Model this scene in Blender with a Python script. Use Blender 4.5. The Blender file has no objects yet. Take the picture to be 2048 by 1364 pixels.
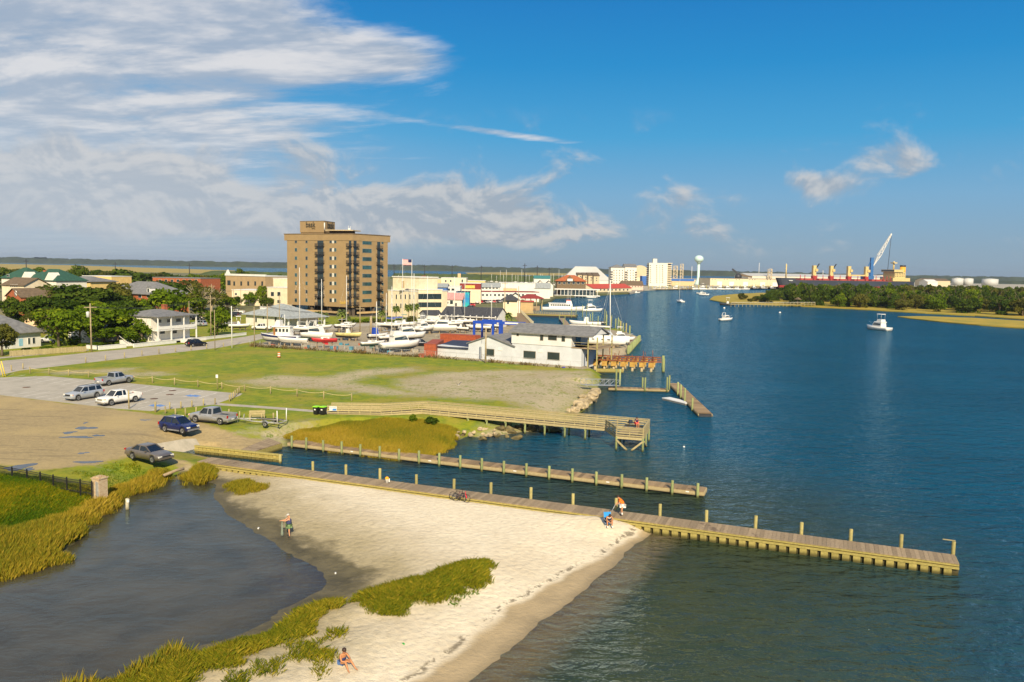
import bpy, bmesh, math, random
import numpy as np
from mathutils import Vector, Matrix
R = math.radians
rnd = random.Random(7)
scene = bpy.context.scene
COL = scene.collection
# ------------------------------------------------------------------ camera
F_PX, PITCH, ROLL, CAM_H = 1593.0, math.atan(145 / 1593.0), R(1.03), 20.5
_f = Vector((0, math.cos(PITCH), -math.sin(PITCH)))
_u0 = Vector((0, math.sin(PITCH), math.cos(PITCH)))
_r0 = Vector((1, 0, 0))
_r = _r0 * math.cos(ROLL) + _u0 * math.sin(ROLL)
_u = _u0 * math.cos(ROLL) - _r0 * math.sin(ROLL)
cam_data = bpy.data.cameras.new('camera')
cam = bpy.data.objects.new('camera', cam_data)
COL.objects.link(cam)
cam_data.lens, cam_data.sensor_width = 28.0, 36.0
cam_data.clip_start, cam_data.clip_end = 0.5, 60000
m = Matrix((( _r.x, _u.x, -_f.x, 0), (_r.y, _u.y, -_f.y, 0), (_r.z, _u.z, -_f.z, CAM_H), (0, 0, 0, 1)))
cam.matrix_world = m
scene.camera = cam
# ------------------------------------------------------------------ light
SUN_EL, SUN_AZ = R(33), R(168.5)          # azimuth clockwise from +Y: behind the camera, a little to the right
S = Vector((math.sin(SUN_AZ) * math.cos(SUN_EL), math.cos(SUN_AZ) * math.cos(SUN_EL), math.sin(SUN_EL)))
sl = bpy.data.lights.new('sun', 'SUN')
sl.energy, sl.angle, sl.color = 5.0, R(0.53), (1.0, 0.86, 0.62)
sun = bpy.data.objects.new('sun', sl)
sun.rotation_euler = S.to_track_quat('Z', 'Y').to_euler()
COL.objects.link(sun)
scene.view_settings.view_transform = 'Standard'
scene.view_settings.look = 'None'
scene.view_settings.exposure = 0.36
scene.view_settings.gamma = 1.0
scene.cycles.max_bounces = 6
scene.cycles.diffuse_bounces = 2
scene.cycles.glossy_bounces = 3
scene.cycles.transmission_bounces = 3
scene.cycles.transparent_max_bounces = 8
scene.cycles.caustics_reflective = False
scene.cycles.caustics_refractive = False
# ------------------------------------------------------------------ node helper
class NT:
 def __init__(s, tree):
  s.t = tree
  tree.nodes.clear()
 def n(s, typ, **kw):
  nd = s.t.nodes.new(typ)
  for k, v in kw.items():
   if k.startswith('i_'):
    key = k[2:]
    key = int(key) if key.isdigit() else key.replace('_', ' ')
    s.set(nd.inputs[key], v)
   else:
    setattr(nd, k, v)
  return nd
 def set(s, sock, v):
  if isinstance(v, bpy.types.NodeSocket):
   s.t.links.new(v, sock)
  elif hasattr(v, 'outputs'):
   s.t.links.new(v.outputs[0], sock)
  else:
   if isinstance(v, tuple) and len(v) == 3 and sock.type == 'RGBA':
    v = (*v, 1)
   sock.default_value = v
 def math(s, op, a, b=0.0, c=0.0, clamp=False):
  nd = s.t.nodes.new('ShaderNodeMath'); nd.operation = op; nd.use_clamp = clamp
  s.set(nd.inputs[0], a); s.set(nd.inputs[1], b); s.set(nd.inputs[2], c)
  return nd.outputs[0]
 def vm(s, op, a, b=(0, 0, 0)):
  nd = s.t.nodes.new('ShaderNodeVectorMath'); nd.operation = op
  s.set(nd.inputs[0], a); s.set(nd.inputs[1], b)
  return nd.outputs[0]
 def mix(s, f, a, b, mode='MIX'):
  nd = s.t.nodes.new('ShaderNodeMix'); nd.data_type = 'RGBA'; nd.blend_type = mode
  s.set(nd.inputs[0], f); s.set(nd.inputs[6], a); s.set(nd.inputs[7], b)
  return nd.outputs[2]
 def ss(s, x, lo, hi, a=0.0, b=1.0):
  nd = s.t.nodes.new('ShaderNodeMapRange'); nd.interpolation_type = 'SMOOTHSTEP'
  s.set(nd.inputs[0], x); s.set(nd.inputs[1], lo); s.set(nd.inputs[2], hi); s.set(nd.inputs[3], a); s.set(nd.inputs[4], b)
  return nd.outputs[0]
 def noise(s, vec, scale, detail=4, rough=0.55, dist=0.0, dim='3D'):
  nd = s.t.nodes.new('ShaderNodeTexNoise'); nd.noise_dimensions = dim
  s.set(nd.inputs['Vector'], vec)
  nd.inputs['Scale'].default_value = scale; nd.inputs['Detail'].default_value = detail
  nd.inputs['Roughness'].default_value = rough; nd.inputs['Distortion'].default_value = dist
  return nd.outputs[0]
 def xyz(s, vec):
  nd = s.t.nodes.new('ShaderNodeSeparateXYZ'); s.set(nd.inputs[0], vec); return nd.outputs
 def comb(s, x, y, z):
  nd = s.t.nodes.new('ShaderNodeCombineXYZ')
  for i, v in enumerate((x, y, z)): s.set(nd.inputs[i], v)
  return nd.outputs[0]
# ------------------------------------------------------------------ sky
w = bpy.data.worlds.new('World'); scene.world = w; w.use_nodes = True; w.cycles.sampling_method = 'NONE'
k = NT(w.node_tree)
tc = k.n('ShaderNodeTexCoord').outputs['Generated']
sky = k.n('ShaderNodeTexSky', sky_type='NISHITA', sun_disc=False, sun_elevation=SUN_EL, sun_rotation=SUN_AZ,
          altitude=20, air_density=1.0, dust_density=0.6, ozone_density=2.2).outputs[0]
x, y, z = k.xyz(tc)
zc = k.math('MAXIMUM', z, 0.0)
# clear air: the physical sky graded to a deep blue overhead with a greyer veil along the horizon
tint = k.n('ShaderNodeValToRGB'); cr = tint.color_ramp
cr.elements[0].position, cr.elements[0].color = 0.0, (0.30, 0.40, 0.50, 1)
cr.elements[1].position, cr.elements[1].color = 0.45, (0.006, 0.14, 0.46, 1)
for p_, c_ in ((0.03, (0.27, 0.40, 0.53, 1)), (0.09, (0.20, 0.42, 0.64, 1)), (0.16, (0.055, 0.37, 0.68, 1)), (0.24, (0.008, 0.28, 0.63, 1)), (0.33, (0.002, 0.20, 0.56, 1))):
 e_ = cr.elements.new(p_); e_.color = c_
k.set(tint.inputs[0], zc)
clear = k.mix(0.93, sky, k.mix(1.0, tint.outputs[0], (6.9, 7.3, 7.5, 1), 'MULTIPLY'))
# high cloud sheet: coordinates on a level sheet far above
den = k.math('ADD', zc, 0.045)
px_ = k.math('DIVIDE', x, den); py_ = k.math('DIVIDE', y, den)
az = k.math('ARCTAN2', x, y)
sheet = k.comb(k.math('MULTIPLY', px_, 0.62), k.math('ADD', k.math('MULTIPLY', py_, 1.0), k.math('MULTIPLY', px_, 0.30)), 0.0)
n1 = k.noise(sheet, 1.25, 7, 0.64, 0.25)
n2 = k.noise(k.vm('ADD', sheet, (13.1, 4.2, 2.0)), 0.42, 3, 0.5, 0.2)
def patch(a0, z0, ra, rz, tilt=0.0):      # a bank of cloud standing in one part of the sky
 da = k.math('SUBTRACT', az, a0); dz = k.math('ADD', k.math('SUBTRACT', z, z0), k.math('MULTIPLY', da, tilt))
 q = k.math('ADD', k.math('POWER', k.math('DIVIDE', da, ra), 2.0), k.math('POWER', k.math('DIVIDE', dz, rz), 2.0))
 return k.math('EXPONENT', k.math('MULTIPLY', q, -1.0))
cov = k.ss(az, -0.10, -0.40, 0.0, 0.275)
cov = k.math('ADD', cov, k.math('MULTIPLY', patch(-0.175, 0.245, 0.13, 0.028, 0.03), 0.27))
cov = k.math('ADD', cov, k.math('MULTIPLY', patch(-0.01, 0.163, 0.11, 0.007, 0.10), 0.40))
cov = k.math('ADD', cov, k.math('MULTIPLY', patch(-0.33, 0.27, 0.10, 0.05), 0.12))
cov = k.math('SUBTRACT', cov, k.ss(az, -0.16, 0.05, 0.0, 0.16))
low = k.ss(zc, 0.06, 0.16, 0.2, 1.0)
hi_d = k.math('ADD', k.math('MULTIPLY', n1, 0.66), k.math('MULTIPLY', n2, 0.34))
hi_d = k.math('ADD', hi_d, cov)
hi_a = k.math('MULTIPLY', k.ss(hi_d, 0.55, 0.78), k.math('MULTIPLY', low, 0.93))
n1b = k.noise(k.vm("ADD", sheet, (0.08, -0.22, 0.0)), 1.25, 5, 0.62, 0.25)
hi_s = k.ss(k.math('SUBTRACT', n1b, n1), -0.14, 0.10)
hi_c = k.mix(hi_s, (0.90, 0.89, 0.90, 1), (0.46, 0.55, 0.68, 1))
# low cumulus banks near the horizon, on an upright cylinder far away
cyl = k.comb(k.math('MULTIPLY', az, 1.0), k.math('MULTIPLY', zc, 1.55), 3.0)
c1 = k.noise(cyl, 11.0, 6, 0.58, 0.35)
c0 = k.noise(cyl, 2.6, 2, 0.5)
c1b = k.noise(k.vm('ADD', cyl, (0.003, 0.014, 0.0)), 11.0, 5, 0.58, 0.35)
cc = k.math('ADD', k.math('MULTIPLY', c1, 0.62), k.math('MULTIPLY', c0, 0.38))
top = k.ss(az, 0.25, -0.45, 0.105, 0.20)
band = k.math('MULTIPLY', k.ss(zc, 0.012, 0.045), k.ss(zc, top, 0.05))
cc = k.math('ADD', cc, k.math('MULTIPLY', k.ss(az, 0.30, -0.35, 0.0, 0.16), band))
for q_ in ((-0.05, 0.058, 0.24, 0.034, 0.0, 0.20), (-0.50, 0.085, 0.26, 0.055, 0.0, 0.18), (0.362, 0.102, 0.035, 0.016, 0.1, 0.17), (0.425, 0.130, 0.05, 0.020, 0.1, 0.10), (0.26, 0.088, 0.08, 0.015, 0.1, 0.08)):
 cc = k.math('ADD', cc, k.math('MULTIPLY', patch(*q_[:5]), q_[5]))
lo_a = k.math('MULTIPLY', k.ss(cc, 0.55, 0.70), k.math('MULTIPLY', k.ss(zc, 0.008, 0.04), k.ss(zc, 0.20, 0.13)))
lo_s = k.ss(k.math('SUBTRACT', c1b, c1), -0.09, 0.06)
lo_c = k.mix(lo_s, (0.86, 0.83, 0.80, 1), (0.52, 0.57, 0.64, 1))
bg = k.mix(hi_a, clear, k.mix(1.0, hi_c, (6.6, 6.6, 6.6, 1), 'MULTIPLY'))
bg = k.mix(k.math('MULTIPLY', lo_a, 0.8), bg, k.mix(1.0, lo_c, (5.9, 5.9, 5.9, 1), 'MULTIPLY'))
veil = k.math('MULTIPLY', k.ss(az, 0.05, -0.55), k.math('MULTIPLY', k.ss(zc, 0.24, 0.06), 0.5))
bg = k.mix(veil, bg, (4.3, 4.75, 5.3, 1))
bgn = k.n('ShaderNodeBackground', i_Color=bg, i_Strength=0.1)
k.n('ShaderNodeOutputWorld', i_Surface=bgn.outputs[0])
# ------------------------------------------------------------------ picking ground points
def ray(px, py):
 return _f + _r * ((px - 1024) / F_PX) + _u * ((682 - py) / F_PX)
def G(px, py, z=0.0):
 d = ray(px, py); t = (z - CAM_H) / d.z
 return Vector((d.x * t, d.y * t, z))
def at_y(px, py, Y):
 d = ray(px, py); t = Y / d.y
 return Vector((d.x * t, Y, CAM_H + d.z * t))
def hz(px, py, base):            # world height of a pixel above a known base point
 return at_y(px, py, base.y).z
# ------------------------------------------------------------------ materials
MATS = {}
def mat(name, col, rough=0.6, var=0.12, scale=1.5, bump=0.0, metal=0.0, col2=None, stretch=None, bscale=None, rand=0.0, coat=0.0, spec=0.5):
 if name in MATS: return MATS[name]
 m_ = bpy.data.materials.new(name); m_.use_nodes = True
 t = NT(m_.node_tree)
 out = t.n('ShaderNodeOutputMaterial')
 b = t.n('ShaderNodeBsdfPrincipled')
 t.set(b.inputs['Roughness'], rough); t.set(b.inputs['Metallic'], metal)
 b.inputs['Specular IOR Level'].default_value = spec
 b.inputs['Coat Weight'].default_value = coat
 if coat: b.inputs['Coat Roughness'].default_value = 0.08
 co = t.n('ShaderNodeTexCoord').outputs['Object']
 if stretch: co = t.vm('MULTIPLY', co, stretch)
 nz = t.noise(co, scale, 5, 0.6)
 if col2 is None:
  c2 = tuple(max(0, c * (1 - var * 1.6)) for c in col); c1 = tuple(min(1, c * (1 + var)) for c in col)
 else: c1, c2 = col, col2
 c = t.mix(t.ss(nz, 0.3, 0.7), c1, c2)
 if rand:
  oi = t.n('ShaderNodeObjectInfo').outputs['Random']
  c = t.mix(1.0, c, t.comb(*[t.math('ADD', 1 - rand, t.math('MULTIPLY', oi, 2 * rand))] * 3), 'MULTIPLY')
 t.set(b.inputs['Base Color'], c)
 if bump:
  bn = t.n('ShaderNodeBump', i_Strength=bump, i_Distance=0.05, i_Height=t.noise(co, bscale or scale * 4, 4, 0.6))
  t.set(b.inputs['Normal'], bn.outputs[0])
 t.set(out.inputs[0], b.outputs[0])
 MATS[name] = m_
 return m_
# ------------------------------------------------------------------ mesh builder
class MB:
 def __init__(s):
  s.v, s.f, s.mi, s.sm = [], [], [], []
 def add(s, vs, fs, mi=0, sm=False):
  o = len(s.v); s.v.extend(tuple(v) for v in vs)
  for f in fs: s.f.append(tuple(i + o for i in f)); s.mi.append(mi); s.sm.append(sm)
  return s
 def box(s, x0, y0, z0, x1, y1, z1, mi=0):
  v = [(x0, y0, z0), (x1, y0, z0), (x1, y1, z0), (x0, y1, z0), (x0, y0, z1), (x1, y0, z1), (x1, y1, z1), (x0, y1, z1)]
  return s.add(v, [(3, 2, 1, 0), (4, 5, 6, 7), (0, 1, 5, 4), (1, 2, 6, 5), (2, 3, 7, 6), (3, 0, 4, 7)], mi)
 def cbox(s, c, d, rz=0.0, mi=0):
  x, y, z = c; a, b, h = d[0] / 2, d[1] / 2, d[2] / 2; ca, sa = math.cos(rz), math.sin(rz)
  v = [(x + p * ca - q * sa, y + p * sa + q * ca, z + r) for r in (-h, h) for p, q in ((-a, -b), (a, -b), (a, b), (-a, b))]
  return s.add(v, [(3, 2, 1, 0), (4, 5, 6, 7), (0, 1, 5, 4), (1, 2, 6, 5), (2, 3, 7, 6), (3, 0, 4, 7)], mi)
 def prism(s, poly, z0, z1, mi=0, bottom=True):
  n = len(poly)
  a = sum(poly[i][0] * poly[(i + 1) % n][1] - poly[(i + 1) % n][0] * poly[i][1] for i in range(n))
  if a < 0: poly = poly[::-1]
  v = [(p[0], p[1], z0) for p in poly] + [(p[0], p[1], z1) for p in poly]
  f = [tuple(range(n, 2 * n))] + [(i, (i + 1) % n, n + (i + 1) % n, n + i) for i in range(n)]
  if bottom: f.append(tuple(range(n - 1, -1, -1)))
  return s.add(v, f, mi)
 def loft(s, rings, mi=0, closed=True, caps=True, sm=False):
  n = len(rings[0]); v = [p for r in rings for p in r]; f = []
  for i in range(len(rings) - 1):
   for j in range(n if closed else n - 1):
    j2 = (j + 1) % n
    f.append((i * n + j, i * n + j2, (i + 1) * n + j2, (i + 1) * n + j))
  if caps and closed:
   f.append(tuple(range(n - 1, -1, -1))); f.append(tuple((len(rings) - 1) * n + j for j in range(n)))
  return s.add(v, f, mi, sm)
 def tube(s, pts, rad, n=6, mi=0, sm=True, caps=True):
  pts = [Vector(p) for p in pts]
  if not hasattr(rad, '__len__'): rad = [rad] * len(pts)
  rings = []
  for i, p in enumerate(pts):
   d = (pts[min(i + 1, len(pts) - 1)] - pts[max(i - 1, 0)]).normalized()
   a = d.cross(Vector((0, 0, 1)) if abs(d.z) < 0.9 else Vector((1, 0, 0))).normalized(); b = d.cross(a)
   rings.append([tuple(p + (a * math.cos(t) + b * math.sin(t)) * rad[i]) for t in [2 * math.pi * j / n for j in range(n)]])
  return s.loft(rings, mi, True, caps, sm)
 def bar(s, a, b, wd, ht, mi=0):
  a, b = Vector(a), Vector(b); d = (b - a).normalized()
  up = Vector((0, 0, 1)) if abs(d.z) < 0.95 else Vector((0, 1, 0))
  sd = d.cross(up).normalized(); up = sd.cross(d)
  v = [tuple(q + sd * (i * wd / 2) + up * (j * ht / 2)) for q in (a, b) for i, j in ((-1, -1), (1, -1), (1, 1), (-1, 1))]
  return s.add(v, [(3, 2, 1, 0), (4, 5, 6, 7), (0, 1, 5, 4), (1, 2, 6, 5), (2, 3, 7, 6), (3, 0, 4, 7)], mi)
 def lathe(s, prof, n=16, c=(0, 0, 0), mi=0, sm=True):
  rings = [[(c[0] + r * math.cos(2 * math.pi * j / n), c[1] + r * math.sin(2 * math.pi * j / n), c[2] + z) for j in range(n)] for r, z in prof]
  return s.loft(rings, mi, True, True, sm)
 def mesh(s, name, mats):
  me = bpy.data.meshes.new(name); me.from_pydata(s.v, [], s.f)
  for m_ in (mats if isinstance(mats, (list, tuple)) else [mats]): me.materials.append(m_)
  me.polygons.foreach_set('material_index', s.mi); me.polygons.foreach_set('use_smooth', s.sm)
  me.update(); return me
 def build(s, name, mats, parent=None, loc=None, rz=0.0):
  return obj(name, s.mesh(name, mats), parent, loc, rz)
def obj(name, me, parent=None, loc=None, rz=0.0):
 o = bpy.data.objects.new(name, me); COL.objects.link(o)
 if parent is not None: o.parent = parent
 if loc is not None: o.location = loc
 if rz: o.rotation_euler = (0, 0, rz)
 return o
def tag(o, label=None, cat=None, group=None, kind=None):
 for kx, v in (('label', label), ('category', cat), ('group', group), ('kind', kind)):
  if v: o[kx] = v
 return o
def thing(name, label, cat, loc=(0, 0, 0), rz=0.0, group=None):
 o = bpy.data.objects.new(name, None); COL.objects.link(o)
 o.location = loc; o.rotation_euler = (0, 0, rz); o.empty_display_size = 0.3
 return tag(o, label, cat, group)
KIDS = {}
def kids(o):
 return [c for c in COL.objects if c.parent == o]
def copy_tree(o, parent=None, tree=None):
 if tree is None: tree = {}; [tree.setdefault(c.parent, []).append(c) for c in COL.objects if c.parent]
 c = o.copy(); COL.objects.link(c)
 if parent is not None: c.parent = parent
 for ch in tree.get(o, []): copy_tree(ch, c, tree)
 return c
def dup(o, label, loc, rz=0.0, group=None, sc=None):
 c = copy_tree(o); c['label'] = label; c.location = loc; c.rotation_euler = (0, 0, rz)
 if group: c['group'] = group
 if sc: c.scale = (sc, sc, sc) if not hasattr(sc, '__len__') else sc
 return c
# ------------------------------------------------------------------ polygons
def sdf(poly, X, Y):
 P_ = np.asarray([(p[0], p[1]) for p in poly], float); n = len(P_)
 d = np.full(X.shape, 1e9); ins = np.zeros(X.shape, bool)
 for i in range(n):
  a, b = P_[i], P_[(i + 1) % n]; e = b - a
  wx, wy = X - a[0], Y - a[1]
  t = np.clip((wx * e[0] + wy * e[1]) / max(e @ e, 1e-9), 0, 1)
  d = np.minimum(d, (wx - e[0] * t) ** 2 + (wy - e[1] * t) ** 2)
  c = ((a[1] > Y) != (b[1] > Y))
  with np.errstate(divide='ignore', invalid='ignore'):
   xi = (b[0] - a[0]) * (Y - a[1]) / (b[1] - a[1]) + a[0]
  ins ^= c & (X < xi)
 return np.where(ins, 1, -1) * np.sqrt(d)
def pline_dist(pts, X, Y):
 d = np.full(X.shape, 1e9)
 for i in range(len(pts) - 1):
  a = np.array(pts[i][:2], float); e = np.array(pts[i + 1][:2], float) - a
  wx, wy = X - a[0], Y - a[1]; t = np.clip((wx * e[0] + wy * e[1]) / max(e @ e, 1e-9), 0, 1)
  d = np.minimum(d, (wx - e[0] * t) ** 2 + (wy - e[1] * t) ** 2)
 return np.sqrt(d)
def PX(lst, z=0.0):
 return [tuple(G(a, b, z)[:2]) for a, b in lst]
# ================================================================== ground, water
U = Vector((0.927, -0.375, 0)).normalized(); N = Vector((0.375, 0.927, 0)).normalized()   # town grid directions
UA = math.atan2(U.y, U.x)
ND_A, ND_B = G(820, 980, 0.9), G(1919, 1128, 0.9)      # near dock, front deck edge
nd_dir = (ND_B - ND_A).normalized(); nd_n = Vector((-nd_dir.y, nd_dir.x, 0))
ND_W = 1.95
ND_S = ND_A + nd_dir * (-(ND_A - G(400, 921, 0.9)).dot(nd_dir))      # landward start of the deck
MD_A, MD_B = G(575, 885, 0.55), G(1408, 984, 0.55)     # middle dock, front deck edge
md_dir = (MD_B - MD_A).normalized(); md_n = Vector((-md_dir.y, md_dir.x, 0)); MD_W = 1.75
W2 = lambda v: (v.x, v.y)
river_beach = [(-60, -120), (-25, 0), (-14, 18), (-6, 31)] + PX([(935, 1364), (1010, 1310), (1100, 1230), (1180, 1170), (1250, 1110), (1310, 1062)])
def soften(pts, closed, it=3, jit=0.16):           # natural shoreline: rounded corners, small uneven bays
 r_ = random.Random(len(pts))
 for k_ in range(it):
  out = [] if closed else [pts[0]]
  for i in range(len(pts) - (0 if closed else 1)):
   a, b = pts[i], pts[(i + 1) % len(pts)]
   for f in (.25, .75): out.append((a[0] + (b[0] - a[0]) * f + r_.uniform(-jit, jit), a[1] + (b[1] - a[1]) * f + r_.uniform(-jit, jit)))
  pts = out if closed else out + [pts[-1]]
 return pts
river_beach = soften(river_beach, False)
nd_back = lambda s: W2(ND_S + nd_dir * s + nd_n * (ND_W - 0.35))
bulk_a, bulk_b = G(390, 895, 0.6), G(563, 914, 0.6)
s_end = (Vector((*river_beach[-1], 0)) - ND_S).dot(nd_dir) + 0.6
land = river_beach + [nd_back(s_end), nd_back(6.0)]
land += [W2(G(383, 903)), W2(bulk_a)] + PX([(505, 911), (562, 893)]) + [W2(MD_A + md_n * 0.3)]
sm = (G(838, 915) - MD_A).dot(md_dir)
land += [W2(MD_A + md_dir * sm + md_n * 0.3)]
land += PX([(870, 902), (905, 886), (935, 872), (965, 876), (997, 871), (1042, 864), (1091, 862), (1124, 850), (1164, 823), (1183, 808), (1194, 782), (1199, 750), (1176, 738)])
land += PX([(1168, 722), (1256, 708), (1281, 680), (1245, 664), (1120, 660), (1067, 652)]) + [(7.2, 300), (7.2, 320), (-400, 320), (-400, -120)]
lagoon = PX([(-60, 1172), (0, 1155), (70, 1132), (145, 1117), (130, 1098), (165, 1066), (205, 1028), (258, 988), (300, 966), (345, 957), (400, 962), (440, 972),
             (425, 1000), (470, 1042), (540, 1083), (620, 1132), (662, 1165), (640, 1182), (585, 1208), (520, 1245), (490, 1266), (400, 1290), (330, 1318), (250, 1352)]) \
         + [(-20.5, 34), (-24, 26), (-30, 15), (-50, 12), (-70, 30), (-55, 46)]
lagoon = soften(lagoon, True)
P_sand = PX([(335, 950), (372, 930), (405, 927), (1320, 1052)], .6) + [(20, 50), (10, 20), (-10, -20), (-45, -60), (-90, 0), (-44, 30), (-28, 48), (-30, 55)] + PX([(300, 1010), (335, 965)], .3)
P_gravel = PX([(-300, 765), (0, 790), (130, 806), (230, 818), (330, 832), (400, 845), (475, 865), (560, 868), (575, 876), (505, 905), (400, 893), (372, 876), (310, 888),
               (345, 905), (420, 927), (380, 928), (345, 916), (255, 912), (190, 930), (80, 940), (0, 928), (-300, 915)], 1.3)
P_bare = [PX(q, 1.3) for q in (
 [(800, 758), (880, 745), (1000, 740), (1180, 742), (1192, 770), (1150, 800), (1120, 822), (1050, 815), (1000, 800), (930, 798), (850, 790), (790, 775)],
 [(470, 762), (560, 750), (650, 754), (720, 740), (830, 735), (840, 742), (740, 752), (700, 765), (790, 778), (900, 795), (760, 790), (640, 778), (520, 772)],
 [(230, 748), (330, 742), (345, 750), (235, 753)], [(90, 744), (270, 735), (265, 744), (120, 749)],
 [(930, 858), (985, 842), (1050, 838), (1130, 845), (1120, 862), (1040, 870), (960, 880)], [(480, 862), (620, 842), (640, 850), (560, 868)])]
P_yard = PX([(505, 691), (850, 713), (1165, 739), (1200, 735), (1300, 690), (1290, 670), (1130, 645), (1060, 640), (1000, 652), (850, 650), (750, 642), (660, 652), (590, 662), (540, 680)], 1.3)
P_left = PX([(-200, 1180), (0, 1160), (150, 1120), (165, 1066), (262, 988), (350, 955), (330, 940), (210, 985), (190, 965), (0, 955), (-200, 940)], 1.0)
P_marsh = PX([(566, 869), (600, 861), (690, 851), (800, 848), (880, 851), (920, 862), (925, 870), (905, 888), (840, 915), (700, 900), (575, 884)], 0.8)
ramp_a, ramp_b = (G(310, 888, 1.3) + G(368, 875, 1.3)) / 2, (G(378, 905, 0.0) + G(392, 893, 0.0)) / 2
P_ramp = [W2(G(310, 888, 1.3)), W2(G(368, 875, 1.3)), W2(G(392, 893, 0.0)), W2(G(430, 898, -.5)), W2(G(420, 905, -.5)), W2(G(378, 905, 0.0))]
P_ramp = P_ramp[:3] + [W2(G(392, 893, 0.0) + U * 3), W2(G(378, 905, 0.0) + U * 3), P_ramp[5]]
gx = np.arange(-140, 48.01, 0.6); gy = np.concatenate([np.arange(16, 130, 0.45), np.arange(130, 300.01, 0.9)]); gy[-1] = 300
X, Y = np.meshgrid(gx, gy)
s_land = sdf(land, X, Y); s_lag = sdf(lagoon, X, Y)
s = np.minimum(s_land, -s_lag)
d_riv = pline_dist(river_beach, X, Y); d_lag = np.abs(s_lag)
a_sand = sdf(P_sand, X, Y)
def vnoise(X, Y, sc, seed=0):
 rs = np.random.RandomState(seed); g = rs.rand(256, 256)
 u, v = X / sc + 1000, Y / sc + 1000
 i, j = np.floor(u).astype(int), np.floor(v).astype(int); fu, fv = u - i, v - j
 fu, fv = fu * fu * (3 - 2 * fu), fv * fv * (3 - 2 * fv)
 q = lambda a, b: g[a % 256, b % 256]
 return (q(i, j) * (1 - fu) + q(i + 1, j) * fu) * (1 - fv) + (q(i, j + 1) * (1 - fu) + q(i + 1, j + 1) * fu) * fv - 0.5
def ground_z(X, Y):
 X = np.asarray(X, float); Y = np.asarray(Y, float)
 s_land = sdf(land, X, Y); s_lag = sdf(lagoon, X, Y); s = np.minimum(s_land, -s_lag)
 dn = np.minimum(pline_dist(river_beach, X, Y), np.abs(s_lag))
 a = sdf(P_sand, X, Y); wgt = np.clip(a / 1.2 + 0.5, 0, 1)
 zs = np.minimum(0.085 * dn, 0.62) + 0.05 * np.clip(dn / 3, 0, 1) * vnoise(X, Y, 2.2, 1)
 c = G(1222, 1034, .8); zs += 0.62 * np.exp(-((X - c.x) ** 2 + (Y - c.y) ** 2) / 9.0) * np.clip(dn / 1.5, 0, 1)
 dune = np.clip(sdf(P_dune, X, Y) / 1.4, 0, 1) if P_dune else 0
 zs += 0.3 * dune
 zg = np.minimum(1.3, np.where(Y > 140, 0.6, 0.2) * s + np.where(Y > 140, 0.3, 0.0))
 zg = np.where(sdf(P_marsh, X, Y) > -2, np.minimum(zg, .35 + .75 * np.clip((Y - 92) / 10, 0, 1)), zg)
 zl = zg * (1 - wgt) + zs * wgt
 z = np.where(s > 0, zl, -np.minimum(2.2, 0.11 * -s))
 # ramp cut
 ar = sdf(P_ramp, X, Y)
 t = np.clip(((X - ramp_a.x) * U.x + (Y - ramp_a.y) * U.y) / (ramp_b - ramp_a).dot(U), -1, 3)
 zr = 1.3 - 1.25 * t - 0.12
 return np.where(ar > -0.3, np.minimum(z, zr), z)
P_dune = PX([(60, 1400), (230, 1335), (330, 1290), (480, 1268), (520, 1248), (600, 1205), (690, 1182), (800, 1150), (900, 1120), (990, 1115), (985, 1155), (900, 1190), (800, 1225), (690, 1240), (640, 1300), (560, 1340), (420, 1364), (380, 1420)], 0.8)
Z = ground_z(X, Y)
ni, nj = X.shape
idx = np.arange(ni * nj).reshape(ni, nj)
quads = np.stack([idx[:-1, :-1], idx[:-1, 1:], idx[1:, 1:], idx[1:, :-1]], -1).reshape(-1, 4)
attrs = {'a_sand': a_sand, 'a_gravel': sdf(P_gravel, X, Y), 'a_yard': sdf(P_yard, X, Y), 'a_riv': d_riv, 'a_lag': s_lag,
         'a_bare': np.max([sdf(q, X, Y) for q in P_bare], axis=0), 'a_marsh': np.maximum(sdf(P_marsh, X, Y), sdf(P_left, X, Y)), 'a_shore': s}
def grid_obj(name, sel, V, attrs, material, label=None, kind='structure'):
 q = quads[sel]; used, inv = np.unique(q, return_inverse=True)
 me = bpy.data.meshes.new(name); q2 = inv.reshape(-1, 4)
 me.vertices.add(len(used)); me.vertices.foreach_set('co', V[used].ravel())
 me.loops.add(q2.size); me.loops.foreach_set('vertex_index', q2.ravel().astype(np.int32))
 me.polygons.add(len(q2)); me.polygons.foreach_set('loop_start', np.arange(0, q2.size, 4, dtype=np.int32))
 me.update(calc_edges=True)
 me.polygons.foreach_set('use_smooth', np.ones(len(q2), bool))
 for kx, a in attrs.items():
  at = me.attributes.new(kx, 'FLOAT', 'POINT'); at.data.foreach_set('value', a.ravel()[used].astype(np.float32))
 me.materials.append(material); me.validate()
 o = obj(name, me); o['kind'] = kind
 if label: o['label'] = label
 return o
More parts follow.
